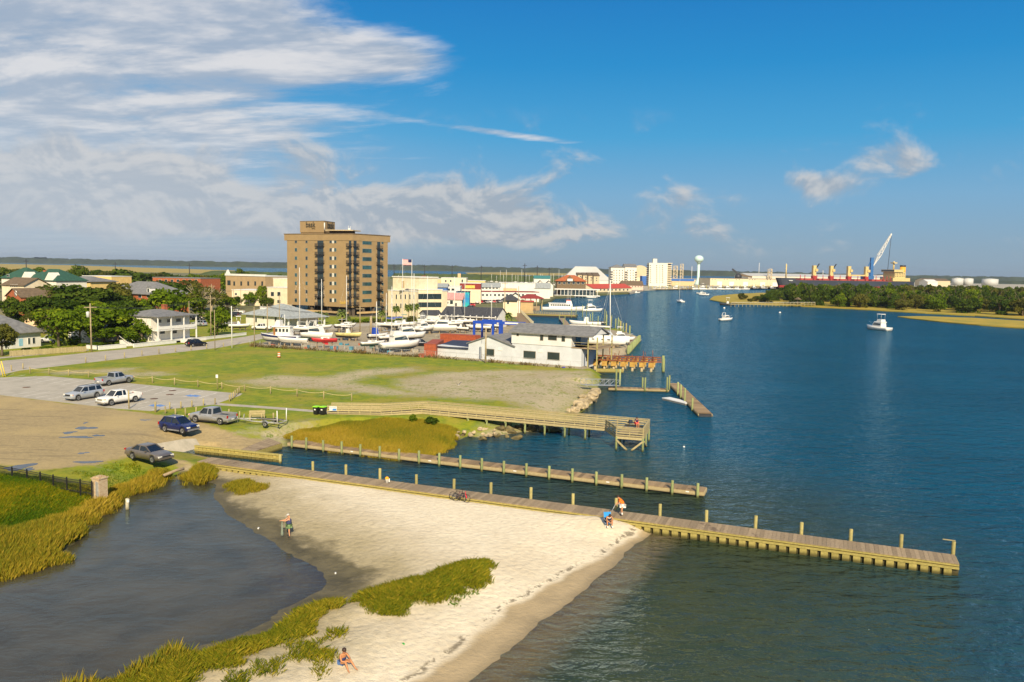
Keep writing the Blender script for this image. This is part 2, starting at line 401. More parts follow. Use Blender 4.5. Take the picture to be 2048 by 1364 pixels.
def ground_material():
 m_ = bpy.data.materials.new('ground'); m_.use_nodes = True; t = NT(m_.node_tree)
 A = lambda nm: t.n('ShaderNodeAttribute', attribute_name=nm).outputs['Fac']
 co = t.n('ShaderNodeTexCoord').outputs['Object']
 X_, Y_, Z_ = t.xyz(co)
 nb = t.noise(co, 0.09, 4, 0.6); nm = t.noise(co, 0.45, 5, 0.62); nf = t.noise(co, 2.6, 5, 0.65); nv = t.noise(co, 11, 3, 0.6)
 c0 = lambda n_, a: t.math('MULTIPLY', t.math('SUBTRACT', n_, 0.5), a)
 lawn = t.mix(t.ss(nm, 0.36, 0.62), (0.275, 0.280, 0.015, 1), (0.155, 0.215, 0.013, 1))
 lawn = t.mix(t.math('MULTIPLY', t.ss(nb, 0.46, 0.62), 0.8), lawn, (0.31, 0.26, 0.035, 1))
 lawn = t.mix(t.math('MULTIPLY', t.ss(t.noise(co, 1.1, 3, 0.6), 0.55, 0.7), 0.55), lawn, (0.085, 0.135, 0.010, 1))
 lawn = t.mix(t.math('MULTIPLY', t.ss(nf, 0.5, 0.8), 0.5), lawn, (0.06, 0.10, 0.008, 1))
 bare = t.mix(t.ss(nf, 0.3, 0.7), (0.50, 0.415, 0.255, 1), (0.40, 0.325, 0.19, 1))
 bare = t.mix(t.math('MULTIPLY', t.ss(nb, 0.4, 0.65), 0.6), bare, (0.36, 0.295, 0.175, 1))
 # worn patches of the lawn
 k1 = t.math('ADD', A('a_bare'), t.math('ADD', c0(nm, 11.0), c0(nf, 6.0)))
 bm = t.math('MULTIPLY', t.ss(k1, -2.5, 2.5), t.ss(t.math('ADD', nf, c0(nm, 0.9)), 0.72, 0.52))
 speck = t.ss(t.math('ADD', nm, t.math('MULTIPLY', nf, 0.5)), 0.86, 1.02)
 bm = t.math('MAXIMUM', bm, t.math('MULTIPLY', speck, 0.45))
 col = t.mix(bm, lawn, bare)
 yard = t.mix(t.ss(nm, 0.3, 0.7), (0.42, 0.345, 0.225, 1), (0.285, 0.235, 0.155, 1))
 col = t.mix(t.ss(t.math('ADD', A('a_yard'), c0(nm, 4.0)), -0.6, 0.8), col, yard)
 # packed gravel with wheel tracks
 tr = t.noise(t.vm('MULTIPLY', co, (0.10, 0.75, 1)), 1.0, 4, 0.6, 1.2)
 gr = t.mix(t.ss(nf, 0.3, 0.75), (0.42, 0.315, 0.155, 1), (0.31, 0.235, 0.115, 1))
 gr = t.mix(t.math('MULTIPLY', t.ss(tr, 0.5, 0.72), 0.75), gr, (0.19, 0.15, 0.085, 1))
 gr = t.mix(t.math('MULTIPLY', t.ss(nb, 0.46, 0.66), 0.7), gr, (0.47, 0.35, 0.155, 1))
 col = t.mix(t.ss(t.math('ADD', A('a_gravel'), t.math('ADD', c0(nm, 3.0), c0(nf, 1.6))), -0.5, 0.5), col, gr)
 # marsh mud
 mud = t.mix(t.ss(nf, 0.35, 0.7), (0.105, 0.095, 0.03, 1), (0.06, 0.06, 0.022, 1))
 col = t.mix(t.ss(A('a_marsh'), -0.3, 0.6), col, mud)
 # sand
 sand = t.mix(t.ss(nf, 0.35, 0.7), (0.80, 0.69, 0.49, 1), (0.72, 0.605, 0.42, 1))
 sand = t.mix(t.math('MULTIPLY', t.ss(nb, 0.44, 0.64), 0.55), sand, (0.56, 0.455, 0.30, 1))
 # greyer, damp flat towards the lagoon
 dl = t.math('ADD', t.math('MULTIPLY', A('a_lag'), -1.0), t.math('ADD', c0(nm, 5.0), c0(nb, 7.0)))
 sand = t.mix(t.ss(dl, 10.5, 3.0), sand, t.mix(t.ss(nf, 0.35, 0.7), (0.43, 0.35, 0.20, 1), (0.35, 0.285, 0.16, 1)))
 sand = t.mix(t.ss(dl, 3.0, 1.2), sand, t.mix(t.ss(nm, 0.35, 0.65), (0.155, 0.128, 0.066, 1), (0.082, 0.07, 0.038, 1)))
 sand = t.mix(t.ss(A('a_lag'), -0.2, 0.8), sand, (0.22, 0.18, 0.10, 1))
 # wet strand by the river with its wrack line
 dr = t.math('ADD', t.math('ADD', A('a_riv'), c0(nm, 1.1)), t.math('ADD', t.ss(Y_, 48, 60, 0.0, 1.35), c0(nb, 1.6)))
 wet = t.mix(t.ss(nm, 0.35, 0.7), (0.46, 0.345, 0.19, 1), (0.37, 0.28, 0.155, 1))
 wm = t.ss(dr, 2.45, 1.75)
 sand = t.mix(wm, sand, wet)
 wr = t.math('MULTIPLY', t.ss(t.math('ABSOLUTE', t.math('SUBTRACT', dr, t.math('ADD', 2.6, c0(nb, 0.5)))), 0.34, 0.05), t.ss(t.math('ADD', nf, c0(nm, 0.8)), 0.46, 0.62))
 sand = t.mix(t.math('MULTIPLY', wr, 0.7), sand, (0.07, 0.05, 0.025, 1))
 col = t.mix(t.ss(t.math('ADD', A('a_sand'), c0(nf, 0.8)), -0.35, 0.35), col, sand)
 # always dark and wet right at the waterline
 col = t.mix(t.math('MULTIPLY', t.ss(Z_, 0.08, -0.02), 0.45), col, (0.12, 0.10, 0.05, 1))
 b = t.n('ShaderNodeBsdfPrincipled', i_Base_Color=col)
 t.set(b.inputs['Roughness'], t.ss(Z_, 0.0, 0.25, 0.6, 0.95))
 b.inputs['Specular IOR Level'].default_value = 0.25
 vor = t.n('ShaderNodeTexVoronoi', feature='SMOOTH_F1'); t.set(vor.inputs['Vector'], t.vm('ADD', co, t.vm('MULTIPLY', t.comb(nf, nm, nf), (0.6, 0.6, 0)))); vor.inputs['Scale'].default_value = 2.4
 dry = t.math('MULTIPLY', t.ss(A('a_sand'), 0, 0.4), t.ss(dr, 2.4, 3.0))
 h = t.math('ADD', t.math('MULTIPLY', nf, 0.10), t.math('MULTIPLY', nv, 0.035))
 h = t.math('ADD', h, t.math('MULTIPLY', t.math('MULTIPLY', vor.outputs[0], dry), 0.075))
 bp = t.n('ShaderNodeBump', i_Strength=0.75, i_Distance=1.0, i_Height=h)
 t.set(b.inputs['Normal'], bp.outputs[0])
 t.n('ShaderNodeOutputMaterial', i_Surface=b.outputs[0])
 return m_
GROUND = ground_material()
V = np.stack([X, Y, Z], -1).reshape(-1, 3)
cx, cy = V[quads, 0].mean(1), V[quads, 1].mean(1)
zmax = V[quads, 2].max(1)
in_s = sdf(P_sand, cx, cy) > 0
keep = zmax > -2.15
grid_obj('beach', keep & in_s, V, attrs, GROUND, 'pale sand beach between the lagoon and the river')
grid_obj('ground', keep & ~in_s, V, attrs, GROUND, 'grass, gravel and bare earth of the waterfront lots')
# far land sheets
def far_sheet(name, poly, z, m_, label=None, thick=0.6):
 o = MB().prism(poly, z - thick, z, bottom=False).build(name, m_); tag(o, label, None, None, 'structure'); return o
M_TOWN = mat('town_ground', (0.20, 0.17, 0.075), 0.95, 0.2, 0.03, col2=(0.12, 0.13, 0.03))
M_MARSH = mat('marsh_far', (0.46, 0.31, 0.05), 0.95, 0.2, 0.05, col2=(0.30, 0.24, 0.035))
M_PORT = mat('port_ground', (0.42, 0.37, 0.27), 0.95, 0.15, 0.02)
shore_far = PX([(1042, 624), (1060, 612), (1100, 601), (1112, 594), (1165, 590), (1260, 585)], 1.3)
far_sheet('town_ground', [(-140, 16), (-140, 300), (7.2, 300)] + shore_far + [tuple(G(1290, 579, 1.3)[:2]), (210, 1500), (-900, 1500), (-3200, 1300), (-3200, -100), (-140, -100)], 1.3, M_TOWN,
          'town ground of gardens, lanes and car parks', 1.6)
far_sheet('port_ground', PX([(1260, 586), (1290, 579), (1330, 577), (1480, 577), (1550, 572)], 1.32) + [(360, 1150), (560, 1190), (1200, 1300), (3500, 1500), (3500, 2300), (180, 2300), (180, 1480), (120, 900)], 1.32, M_PORT, 'port apron and yards across the river', 1.6)
far_sheet('marsh', PX([(-120, 545), (0, 545), (150, 546), (290, 548), (470, 553), (470, 541), (300, 535.5), (150, 530.5), (0, 527.5), (-120, 526)], 0.4), 0.4, M_MARSH, 'golden salt marsh flat behind the town')
far_sheet('marsh', PX([(960, 560), (1000, 549.5), (1130, 551), (1140, 546.5), (1000, 544.5), (930, 545)], 0.4), 0.42, M_MARSH, 'golden marsh flat behind the distant marina masts')
far_sheet('far_shore', [(-12000, 5200), (-3000, 4700), (0, 4200), (2000, 4000), (4000, 3600), (9000, 3400), (9000, 9000), (-12000, 9000)], 1.0, M_TOWN, 'low wooded far shore along the horizon')
# ---- island
isl = PX([(1419, 599), (1428, 592), (1470, 588), (1520, 585.5), (1580, 586)], .4) + [(420, 880), (700, 860), (900, 700), (700, 450), (420, 340)] + PX([(2200, 652), (2048, 638), (1950, 631), (1850, 626), (1700, 617), (1560, 610), (1500, 608), (1445, 604)], .4)
far_sheet('marsh_island', isl, 0.45, mat('marsh_grass_isle', (0.46, 0.30, 0.018), 0.95, 0.2, 0.12, 0.4, col2=(0.27, 0.23, 0.02)), 'golden marsh edge of the wooded island')
bar_ = PX([(1795, 633), (1850, 632.5), (1950, 636), (2048, 642), (2250, 655), (2400, 700), (2200, 676), (2048, 656), (1960, 650), (1880, 643), (1820, 636.5)], .3)
far_sheet('marsh_bar', bar_, 0.4, MATS['marsh_grass_isle'], 'narrow golden marsh bar in front of the island')
# ---- water: one sheet to the horizon
wx = np.concatenate([[-12000, -6000, -3000, -1500, -700, -300, -145], np.arange(-140, 60, 1.2), [70, 100, 200, 400, 800, 1600, 3000, 6000, 12000]])
wy = np.concatenate([[-400, -100, 0], np.arange(14, 175, 1.0), [190, 220, 260, 320, 420, 600, 900, 1500, 2500, 4000, 6500, 9500]])
X, Y = np.meshgrid(wx, wy); ni, nj = X.shape
idx = np.arange(ni * nj).reshape(ni, nj)
quads = np.stack([idx[:-1, :-1], idx[:-1, 1:], idx[1:, 1:], idx[1:, :-1]], -1).reshape(-1, 4)
inn = (X > -141) & (X < 60) & (Y > 10) & (Y < 176)
sl_, sg_ = sdf(land, X, Y), sdf(lagoon, X, Y)
shore_d = np.where(inn, np.where(sg_ > -2, sg_, -sl_), 60)
nat = np.where(inn, np.where(sg_ > -2, 1.0, 0.0), 0.0)
isld = np.where(inn, pline_dist(river_beach[30:], X, Y), 90)
def water_material():
 m_ = bpy.data.materials.new('water'); m_.use_nodes = True; t = NT(m_.node_tree)
 A = lambda nm: t.n('ShaderNodeAttribute', attribute_name=nm).outputs['Fac']
 co = t.n('ShaderNodeTexCoord').outputs['Object']
 D, L, B_ = A('a_depth'), A('a_lagoon'), A('a_beach')
 nb = t.noise(co, 0.035, 3, 0.55)
 nm = t.noise(co, 0.3, 3, 0.5)
 Bn = t.math('ADD', B_, t.math('MULTIPLY', t.math('SUBTRACT', nb, 0.5), 18))
 deep = t.mix(t.ss(nb, 0.35, 0.65), (0.004, 0.070, 0.122, 1), (0.004, 0.058, 0.100, 1))
 near = t.mix(t.ss(nm, 0.3, 0.7), (0.040, 0.050, 0.020, 1), (0.028, 0.042, 0.022, 1))
 near = t.mix(t.ss(D, 3.4, 0.2), near, (0.30, 0.225, 0.115, 1))
 col = t.mix(t.ss(Bn, 36, 6), deep, near)
 lagc = t.mix(t.ss(nm, 0.3, 0.7), (0.052, 0.045, 0.031, 1), (0.078, 0.066, 0.045, 1))
 col = t.mix(L, col, t.mix(t.ss(t.math('ADD', D, t.math('MULTIPLY', t.math('SUBTRACT', nb, 0.5), 5)), 3.5, 0.0), lagc, (0.19, 0.152, 0.088, 1)))
 # wind ripples: long crests across the breeze
 wv = t.vm('MULTIPLY', co, (0.55, 1.0, 1.0))
 rip = t.noise(wv, 1.15, 4, 0.6, 0.6); rip2 = t.noise(t.vm('ADD', wv, (7, 3, 1)), 0.42, 3, 0.6, 0.6); fine = t.noise(wv, 3.6, 3, 0.6, 0.3)
 h = t.math('ADD', t.math('MULTIPLY', rip, 0.60), t.math('ADD', t.math('MULTIPLY', rip2, 1.05), t.math('MULTIPLY', fine, 0.10)))
 calm = t.math('ADD', 0.9, t.math('MULTIPLY', L, -0.80))
 bp = t.n('ShaderNodeBump', i_Distance=1.0, i_Height=h); t.set(bp.inputs['Strength'], calm)
 fr = t.n('ShaderNodeFresnel', i_IOR=1.33, i_Normal=bp.outputs[0])
 gl = t.n('ShaderNodeBsdfGlossy', i_Roughness=0.10, i_Normal=bp.outputs[0], i_Color=(0.62, 0.86, 0.98, 1))
 df = t.n('ShaderNodeBsdfDiffuse', i_Color=col, i_Normal=bp.outputs[0])
 tr = t.n('ShaderNodeBsdfTransparent', i_Color=(0.92, 0.90, 0.80, 1))
 body = t.n('ShaderNodeMixShader', i_0=t.ss(t.math('ADD', D, t.math('MULTIPLY', t.math('SUBTRACT', nm, 0.5), 1.2)), -0.2, 5.0, 0.25, 1.0), i_1=tr.outputs[0], i_2=df.outputs[0])
 ms = t.n('ShaderNodeMixShader', i_0=fr.outputs[0], i_1=body.outputs[0], i_2=gl.outputs[0])
 t.n('ShaderNodeOutputMaterial', i_Surface=ms.outputs[0])
 return m_
V = np.stack([X, Y, np.zeros_like(X)], -1).reshape(-1, 3)
ccx, ccy = V[quads, 0].mean(1), V[quads, 1].mean(1)
WATER = water_material()
in_l = (sdf(lagoon, ccx, ccy) > -1.5) & (ccx < -5) & (ccy < 90)
wa = {'a_depth': shore_d, 'a_lagoon': nat, 'a_beach': isld}
grid_obj('river', ~in_l, V, wa, WATER, 'rippled blue river with shallow olive margin')
grid_obj('lagoon', in_l, V, wa, WATER, 'dark still lagoon behind the beach')
# ---- paved sheets
M_CONC = mat('lot_concrete', (0.46, 0.41, 0.32), 0.9, 0.10, 0.5, 0.15, col2=(0.37, 0.33, 0.255))
M_ROAD = mat('road_concrete', (0.46, 0.40, 0.31), 0.9, 0.10, 0.35, 0.15, col2=(0.37, 0.325, 0.25))
M_PATH = mat('path_concrete', (0.43, 0.375, 0.29), 0.9, 0.10, 0.8, 0.1)
M_PAINT = mat('road_paint', (0.72, 0.68, 0.58), 0.8, 0.15, 1.2); M_BLUEP = mat('blue_paint', (0.08, 0.25, 0.62), 0.7, 0.15, 2.0); M_YELP = mat('yellow_paint', (0.75, 0.48, 0.02), 0.6, 0.1, 1)
def sheet(name, poly, z, m_, label):
 return tag(MB().prism(poly, z - 0.1, z, bottom=False).build(name, m_), label, None, None, 'structure')
road_poly = PX([(-250, 782), (0, 750), (40, 741), (170, 726), (280, 713), (370, 703), (440, 695), (500, 684), (535, 675), (580, 667), (650, 659), (740, 651), (860, 648),
    (860, 645), (740, 646), (640, 651), (560, 661), (490, 673), (400, 686), (300, 694), (200, 703), (100, 713), (0, 722), (-250, 752)], 1.306)
sheet('road', road_poly, 1.306, M_ROAD, 'pale concrete street curving past the vacant lot')
sheet('pavement', PX([(-200, 733), (0, 717), (90, 708.5), (178, 700.5), (178, 698.5), (90, 706), (0, 714), (-200, 729)], 1.31), 1.31, M_PATH, 'narrow pavement in front of the picket fence')
lot = PX([(-200, 757), (0, 755), (95, 752), (190, 760), (360, 776), (455, 785), (485, 787), (480, 791), (428, 809), (300, 822), (230, 817), (0, 790), (-200, 766)], 1.308)
sheet('parking_lot', lot, 1.308, M_CONC, 'pale concrete parking lot with worn stall lines')
mk = MB()
e0, e1 = G(95, 753, 1.31), G(452, 786, 1.31)
dirv = (e1 - e0); L_ = dirv.length; dirv.normalize(); nv_ = Vector((dirv.y, -dirv.x, 0))
for i in range(-8, int(L_ / 2.7) + 1):
 p = e0 + dirv * (i * 2.7 + .6) + nv_ * 0.3
 q = p + nv_ * 5.2 + dirv * 1.2
 mk.add([p + dirv * .07, p - dirv * .07, q - dirv * .07, q + dirv * .07], [(0, 1, 2, 3)])
f0, f1 = G(0, 789, 1.31), G(415, 810, 1.31)
f0, f1 = G(60, 797, 1.31), G(235, 816, 1.31)
for i in range(12):
 p = G(20, 791, 1.31).lerp(G(300, 821, 1.31), i / 11) - nv_ * 0.3
 q = p - nv_ * 4.6 - dirv * 0.6
 mk.add([p + dirv * .06, p - dirv * .06, q - dirv * .06, q + dirv * .06], [(3, 2, 1, 0)])
mk = MB()if False else mk
mo = mk.build('stall_marking', M_PAINT, None, (0, 0, 0.003)); tag(mo, 'faded white stall lines on the parking lot', None, None, 'structure')
def marking(name, cx_, cy_, w_, h_, m_, label):
 b = MB(); c = G(cx_, cy_, 1.312)
 for i in range(3):
  b.cbox((c.x + dirv.x * (i - 1) * w_ / 3, c.y + dirv.y * (i - 1) * w_ / 3, 1.3135), (w_ / 3 * 0.8, h_ * (0.7 + 0.3 * (i % 2)), 0.004), math.atan2(dirv.y, dirv.x))
 tag(b.build(name, m_), label, None, None, 'structure')
marking('blue_marking', 386, 791.5, 2.2, 1.5, M_BLUEP, 'blue accessible-bay marking near the roped lawn'); marking('blue_marking', 314, 811, 2.2, 1.4, M_BLUEP, 'blue accessible-bay marking behind the white pickup')
for a_, b_, l_ in ((53, 774.5, 'left of the silver suv'), (340, 789, 'right of the grey pickup'), (308, 797.5, 'behind the white pickup'), (345, 781, 'nearest the rope fence')):
 c = G(a_, b_, 1.312); tag(MB().lathe([(0.0, 0), (0.55, 0), (0.55, 0.006), (0, 0.006)], 14, (c.x, c.y, 1.309)).build('drain_cover', mat('rust_iron', (0.16, 0.075, 0.03), 0.8, 0.3, 4)), 'rusty drain plate in the parking lot, ' + l_, None, None, 'structure')
sheet('footpath', PX([(436, 806), (480, 809), (560, 814.5), (660, 822.5), (660, 826.5), (560, 819), (480, 813), (428, 810)], 1.306), 1.306, M_PATH, 'narrow concrete path leading to the boardwalk')
rp = [Vector((*p, 0)) for p in P_ramp]
def ramp_z(v): return 1.31 - 1.25 * ((v - ramp_a).dot(U) / (ramp_b - ramp_a).dot(U))
rv = [(p.x, p.y, min(1.31, ramp_z(p))) for p in rp]
tag(MB().add(rv + [(a, b, c - .25) for a, b, c in rv], [(5, 4, 3, 2, 1, 0)] + [(i, (i + 1) % 6, 6 + (i + 1) % 6, 6 + i) for i in range(6)]).build('boat_ramp', mat('ramp_concrete', (0.52, 0.45, 0.33), 0.9, 0.12, 1.2, 0.2, col2=(0.40, 0.35, 0.25))), 'concrete boat ramp running down into the channel', None, None, 'structure')
# puddles
M_PUD = mat('puddle_water', (0.05, 0.05, 0.045), 0.04, 0.1, 1.0, spec=0.7)
def puddle(px, py, wpx, hpx, i):
 c = G(px, py, 1.306); r_ = random.Random(i)
 w_ = (G(px + wpx, py, 1.3) - c).length; h_ = (G(px, py - hpx, 1.3) - c).length
 ph = [r_.uniform(0, 6.28) for _ in range(4)]
 pts = []
 for j in range(28):
  a = 2 * math.pi * j / 28
  rr = 1 + 0.28 * math.sin(2 * a + ph[0]) + 0.2 * math.sin(3 * a + ph[1]) + 0.12 * math.sin(5 * a + ph[2])
  pts.append((c.x + w_ * rr * math.cos(a), c.y + h_ * rr * math.sin(a)))
 tag(MB().prism(pts, 1.29, 1.306, bottom=False).build('puddle', M_PUD), 'shallow rain puddle %s on the gravel lot' % PUD[i], None, None, 'structure')
PUD = ['by the black fence end', 'nearest the brown sedan', 'small and dark above the widest one', 'long and pale in the middle', 'thin and bent behind the long pale one', 'round and smallest', 'left of the middle group', 'right of the middle group', 'faint near the blue crossover', 'touching the black fence']
for i, q in enumerate(((38, 934, 26, 5), (176, 924, 22, 2.6), (166, 906, 10, 1.6), (155, 874, 26, 2.2), (171, 856, 18, 2.8), (171, 845.5, 4, 1.4), (138, 865, 14, 1.8), (196, 871, 11, 1.6), (290, 840, 9, 1.2), (58, 938, 10, 2.5))):
 puddle(*q, i)
# ================================================================== docks and piers
def proj(P_):
 v = Vector(P_) - Vector((0, 0, CAM_H)); d = v.dot(_f)
 return 1024 + F_PX * v.dot(_r) / d, 682 - F_PX * v.dot(_u) / d
def col_on(A, d, px, lo=-200, hi=400):
 for _ in range(50):
  mid = (lo + hi) / 2
  if proj(A + d * mid)[0] < px: lo = mid
  else: hi = mid
 return lo
def wallpt(A, d, px, py):                      # pixel -> (distance along wall, world z) on the upright plane through A along d
 r_ = ray(px, py); n_ = Vector((-d.y, d.x, 0)); o = Vector((0, 0, CAM_H))
 t = (A - o).dot(n_) / r_.dot(n_); P_ = o + r_ * t
 return (P_ - A).dot(d), P_.z
ang = lambda d: math.atan2(d.y, d.x)
def wood(name, c1, c2, rand=0.22, stain=False):
 m_ = bpy.data.materials.new(name); m_.use_nodes = True; t = NT(m_.node_tree)
 co = t.n('ShaderNodeTexCoord').outputs['Object']; geo = t.n('ShaderNodeNewGeometry').outputs['Position']
 oi = t.n('ShaderNodeObjectInfo').outputs['Random']
 nz = t.noise(t.vm('MULTIPLY', t.vm('ADD', co, t.comb(oi, t.math('MULTIPLY', oi, 37.0), 0)), (3, 3, 3)), 2.0, 5, 0.65)
 c = t.mix(t.ss(nz, 0.3, 0.7), c1, c2)
 rr = t.math('ADD', 1 - rand, t.math('MULTIPLY', oi, 2 * rand))
 c = t.mix(1.0, c, t.comb(rr, rr, rr), 'MULTIPLY')
 if stain:
  st = t.ss(t.noise(geo, 0.55, 4, 0.65), 0.60, 0.70)
  c = t.mix(t.math('MULTIPLY', st, 0.6), c, (0.07, 0.04, 0.03, 1))
 gz = t.xyz(geo)[2]
 c = t.mix(t.math('MULTIPLY', t.ss(gz, 0.35, 0.05), 0.85), c, (0.045, 0.04, 0.012, 1))      # weed line at the water
 b = t.n('ShaderNodeBsdfPrincipled', i_Base_Color=c, i_Roughness=0.85)
 b.inputs['Specular IOR Level'].default_value = 0.25
 t.n('ShaderNodeOutputMaterial', i_Surface=b.outputs[0]); MATS[name] = m_
 return m_
M_PLANK = wood('plank_grey', (0.36, 0.27, 0.165, 1), (0.26, 0.19, 0.115, 1), 0.2, True)
M_PLANK2 = wood('plank_brown', (0.34, 0.235, 0.125, 1), (0.24, 0.165, 0.09, 1), 0.3, True)
M_TREATED = wood('treated_timber', (0.43, 0.345, 0.11, 1), (0.30, 0.25, 0.07, 1), 0.15)
M_PILE = wood('pile_timber', (0.42, 0.35, 0.14, 1), (0.30, 0.27, 0.10, 1), 0.18)
M_PILEG = wood('pile_green', (0.33, 0.33, 0.13, 1), (0.22, 0.28, 0.12, 1), 0.18)
M_RAILW = wood('rail_timber', (0.47, 0.385, 0.20, 1), (0.35, 0.285, 0.135, 1), 0.15)
M_WHITE = mat('white_paint', (0.80, 0.77, 0.70), 0.5, 0.05, 2)
M_DARK = mat('dark_metal', (0.03, 0.03, 0.035), 0.5, 0.2, 3)
M_ALU = mat('aluminium', (0.62, 0.62, 0.60), 0.35, 0.06, 3, metal=0.6)
def pile_mesh(name, r, z0, z1, m_, n=9):
 return MB().lathe([(r, z0), (r * 0.98, z1 - 0.04), (r * 0.85, z1)], n).mesh(name, m_)
def plank_row(parent, mesh, L, pitch, y, z, start=0.0):
 n = int((L - start) / pitch)
 for i in range(n):
  o = obj('plank', mesh, parent, (start + (i + 0.5) * pitch, y, z + rnd.uniform(-0.006, 0.006)), rnd.uniform(-0.006, 0.006))
# ---- near dock on its bulkhead
LN = (ND_B - ND_S).length
t = thing('dock', 'long weathered timber dock and bulkhead between the beach and the boat channel', 'dock', (ND_S.x, ND_S.y, 0), ang(nd_dir))
pm = MB().box(-0.14, 0, -0.05, 0.14, ND_W, 0).mesh('plank', M_PLANK)
plank_row(t, pm, LN, 0.292, 0, 0.9)
MB().box(0.0, 0.03, 0.70, LN, 0.17, 0.848).build('fascia_board', M_TREATED, t)
MB().box(0.0, -0.06, 0.50, LN, 0.10, 0.64).build('wale_beam', M_TREATED, t)
MB().box(0.0, 0.17, -1.6, LN, 0.27, 0.80).build('sheet_wall', wood('sheet_wall_timber', (0.10, 0.085, 0.04, 1), (0.06, 0.05, 0.025, 1)), t)
MB().box(0.0, ND_W - 0.2, 0.64, LN, ND_W - 0.06, 0.848).build('stringer', M_TREATED, t)
MB().box(LN - 0.10, 0.28, 0.2, LN + 0.02, ND_W - 0.21, 0.846).build('end_board', M_TREATED, t)
bm_ = MB().box(-0.24, -0.02, -0.9, 0.24, 0.168, 0.498).mesh('block', M_TREATED)
for i in range(int(LN / 0.72)): obj('block', bm_, t, (0.4 + i * 0.72, 0, rnd.uniform(-0.03, 0.0)))
pp = pile_mesh('post', 0.135, -2.0, 1.82, M_PILE)
ndb = ND_S + nd_n * (ND_W + 0.16); ndb.z = 0.9
for i, px in enumerate((626, 692, 760, 833, 908, 982, 1061.6, 1146, 1232, 1320, 1413, 1510.6, 1602.6, 1701, 1802, 1906)):
 s_ = col_on(ndb, nd_dir, px)
 o = obj('post', pp, t, (s_, ND_W + 0.16, rnd.uniform(-0.08, 0.06)), rnd.random() * 6)
 o.rotation_euler = (rnd.uniform(-.012, .012), rnd.uniform(-.012, .012), rnd.random() * 6)
MB().bar((s_ - 0.7, ND_W + .16, 1.86), (s_ + .1, ND_W + .16, 1.86), 0.06, 0.06).build('arm', M_RAILW, t)
def on_dock(px, py, z=0.9): return G(px, py, z)
# ---- middle dock
LM = (MD_B - MD_A).length
t = thing('dock', 'low brown timber dock with a row of short posts in the middle of the basin', 'dock', (MD_A.x, MD_A.y, 0), ang(md_dir))
pm = MB().box(-0.20, 0, -0.05, 0.20, MD_W, 0).mesh('plank', M_PLANK2)
plank_row(t, pm, LM, 0.415, 0, 0.55)
M_FASC = wood('fascia_tan', (0.50, 0.40, 0.22, 1), (0.40, 0.31, 0.16, 1), 0.1)
MB().box(0, -0.04, 0.16, LM, 0.08, 0.498).build('fascia_board', M_FASC, t)
MB().box(0, MD_W - 0.08, 0.16, LM, MD_W + .04, 0.498).build('fascia_board', M_FASC, t)
MB().box(LM - 0.08, 0.082, 0.16, LM + .04, MD_W - 0.082, 0.498).build('end_board', M_FASC, t)
MB().box(0.2, 0.2, -0.12, LM - .2, MD_W - 0.2, 0.30).build('float', M_DARK, t)
pp = pile_mesh('post', 0.135, -2.0, 1.38, M_PILEG)
for px in (584, 613, 647, 684, 721, 760, 798.5, 838.5, 879, 921, 964, 1008, 1053, 1098.5, 1145, 1193, 1243.6, 1293.5, 1344.6, 1395.5):
 s_ = col_on(MD_A - md_n * 0.13, md_dir, px)
 o = obj('post', pp, t, (s_, -0.19, rnd.uniform(-0.05, 0.05))); o.rotation_euler = (rnd.uniform(-.01, .01), rnd.uniform(-.01, .01), rnd.random() * 6)
cm = MB().box(-0.16, -0.052, 0.36, 0.16, -0.042, 0.47).mesh('number_tag', M_WHITE)
for px in (704, 860, 1030, 1216, 1375): obj('number_tag', cm, t, (col_on(MD_A, md_dir, px), 0, 0))
# ---- walkway joining the docks to the gravel
wq = [G(476, 901, 0.75), G(504, 906, 0.6), G(563, 888, 0.6), G(585, 884.5, .6), G(585, 870, .75), G(537, 876, 0.75)]
wt = thing('walkway', 'short angled timber walkway at the head of the basin', 'walkway', (wq[0].x, wq[0].y, 0))
o_ = Vector((wq[0].x, wq[0].y, 0))
a0, a1, b0, b1 = wq[0] - o_, wq[1] - o_, wq[5] - o_, wq[2] - o_
npl = 26
pmw = [None]
for i in range(npl):
 f0, f1 = (i + 0.04) / npl, (i + 0.96) / npl
 q = [a0.lerp(b0, f0), a1.lerp(b1, f0), a1.lerp(b1, f1), a0.lerp(b0, f1)]
 MB().prism([(p.x, p.y) for p in q], 1.28, 1.34).build('plank', M_PLANK, wt) if False else None
 MB().add([(p.x, p.y, 0.74) for p in q] + [(p.x, p.y, 0.68) for p in q], [(0, 1, 2, 3), (4, 5, 1, 0), (5, 6, 2, 1), (6, 7, 3, 2), (7, 4, 0, 3)]).build('plank', M_PLANK, wt)
MB().bar((a1.x, a1.y, 0.2), (b1.x, b1.y, 0.2), 0.2, 0.92).build('edge_beam', M_TREATED, wt)
# ---- free standing bulkhead in the channel
bd = (bulk_b - bulk_a).normalized(); LB = (bulk_b - bulk_a).length
t = thing('bulkhead', 'yellowish timber bulkhead wall dividing the ramp channel from the basin', 'bulkhead', (bulk_a.x, bulk_a.y, 0), ang(bd))
M_BULK = wood('bulkhead_timber', (0.44, 0.35, 0.10, 1), (0.33, 0.26, 0.07, 1), 0.2)
ng = int(LB / 0.5)
gm = MB().box(-0.235, -0.08, -1.8, 0.235, 0.08, 0.72).mesh('board', M_BULK)
for i in range(ng): obj('board', gm, t, ((i + 0.5) * LB / ng, rnd.uniform(-.01, .01), 0))
MB().box(0, -0.16, 0.722, LB, 0.2, 0.86).build('cap_beam', M_TREATED, t)
MB().box(0, -0.19, 0.30, LB, -0.092, 0.48).build('wale_beam', M_TREATED, t)
obj('post', pile_mesh('post', 0.16, -2, 0.95, M_PILE), t, (LB + 0.05, -0.3, 0))
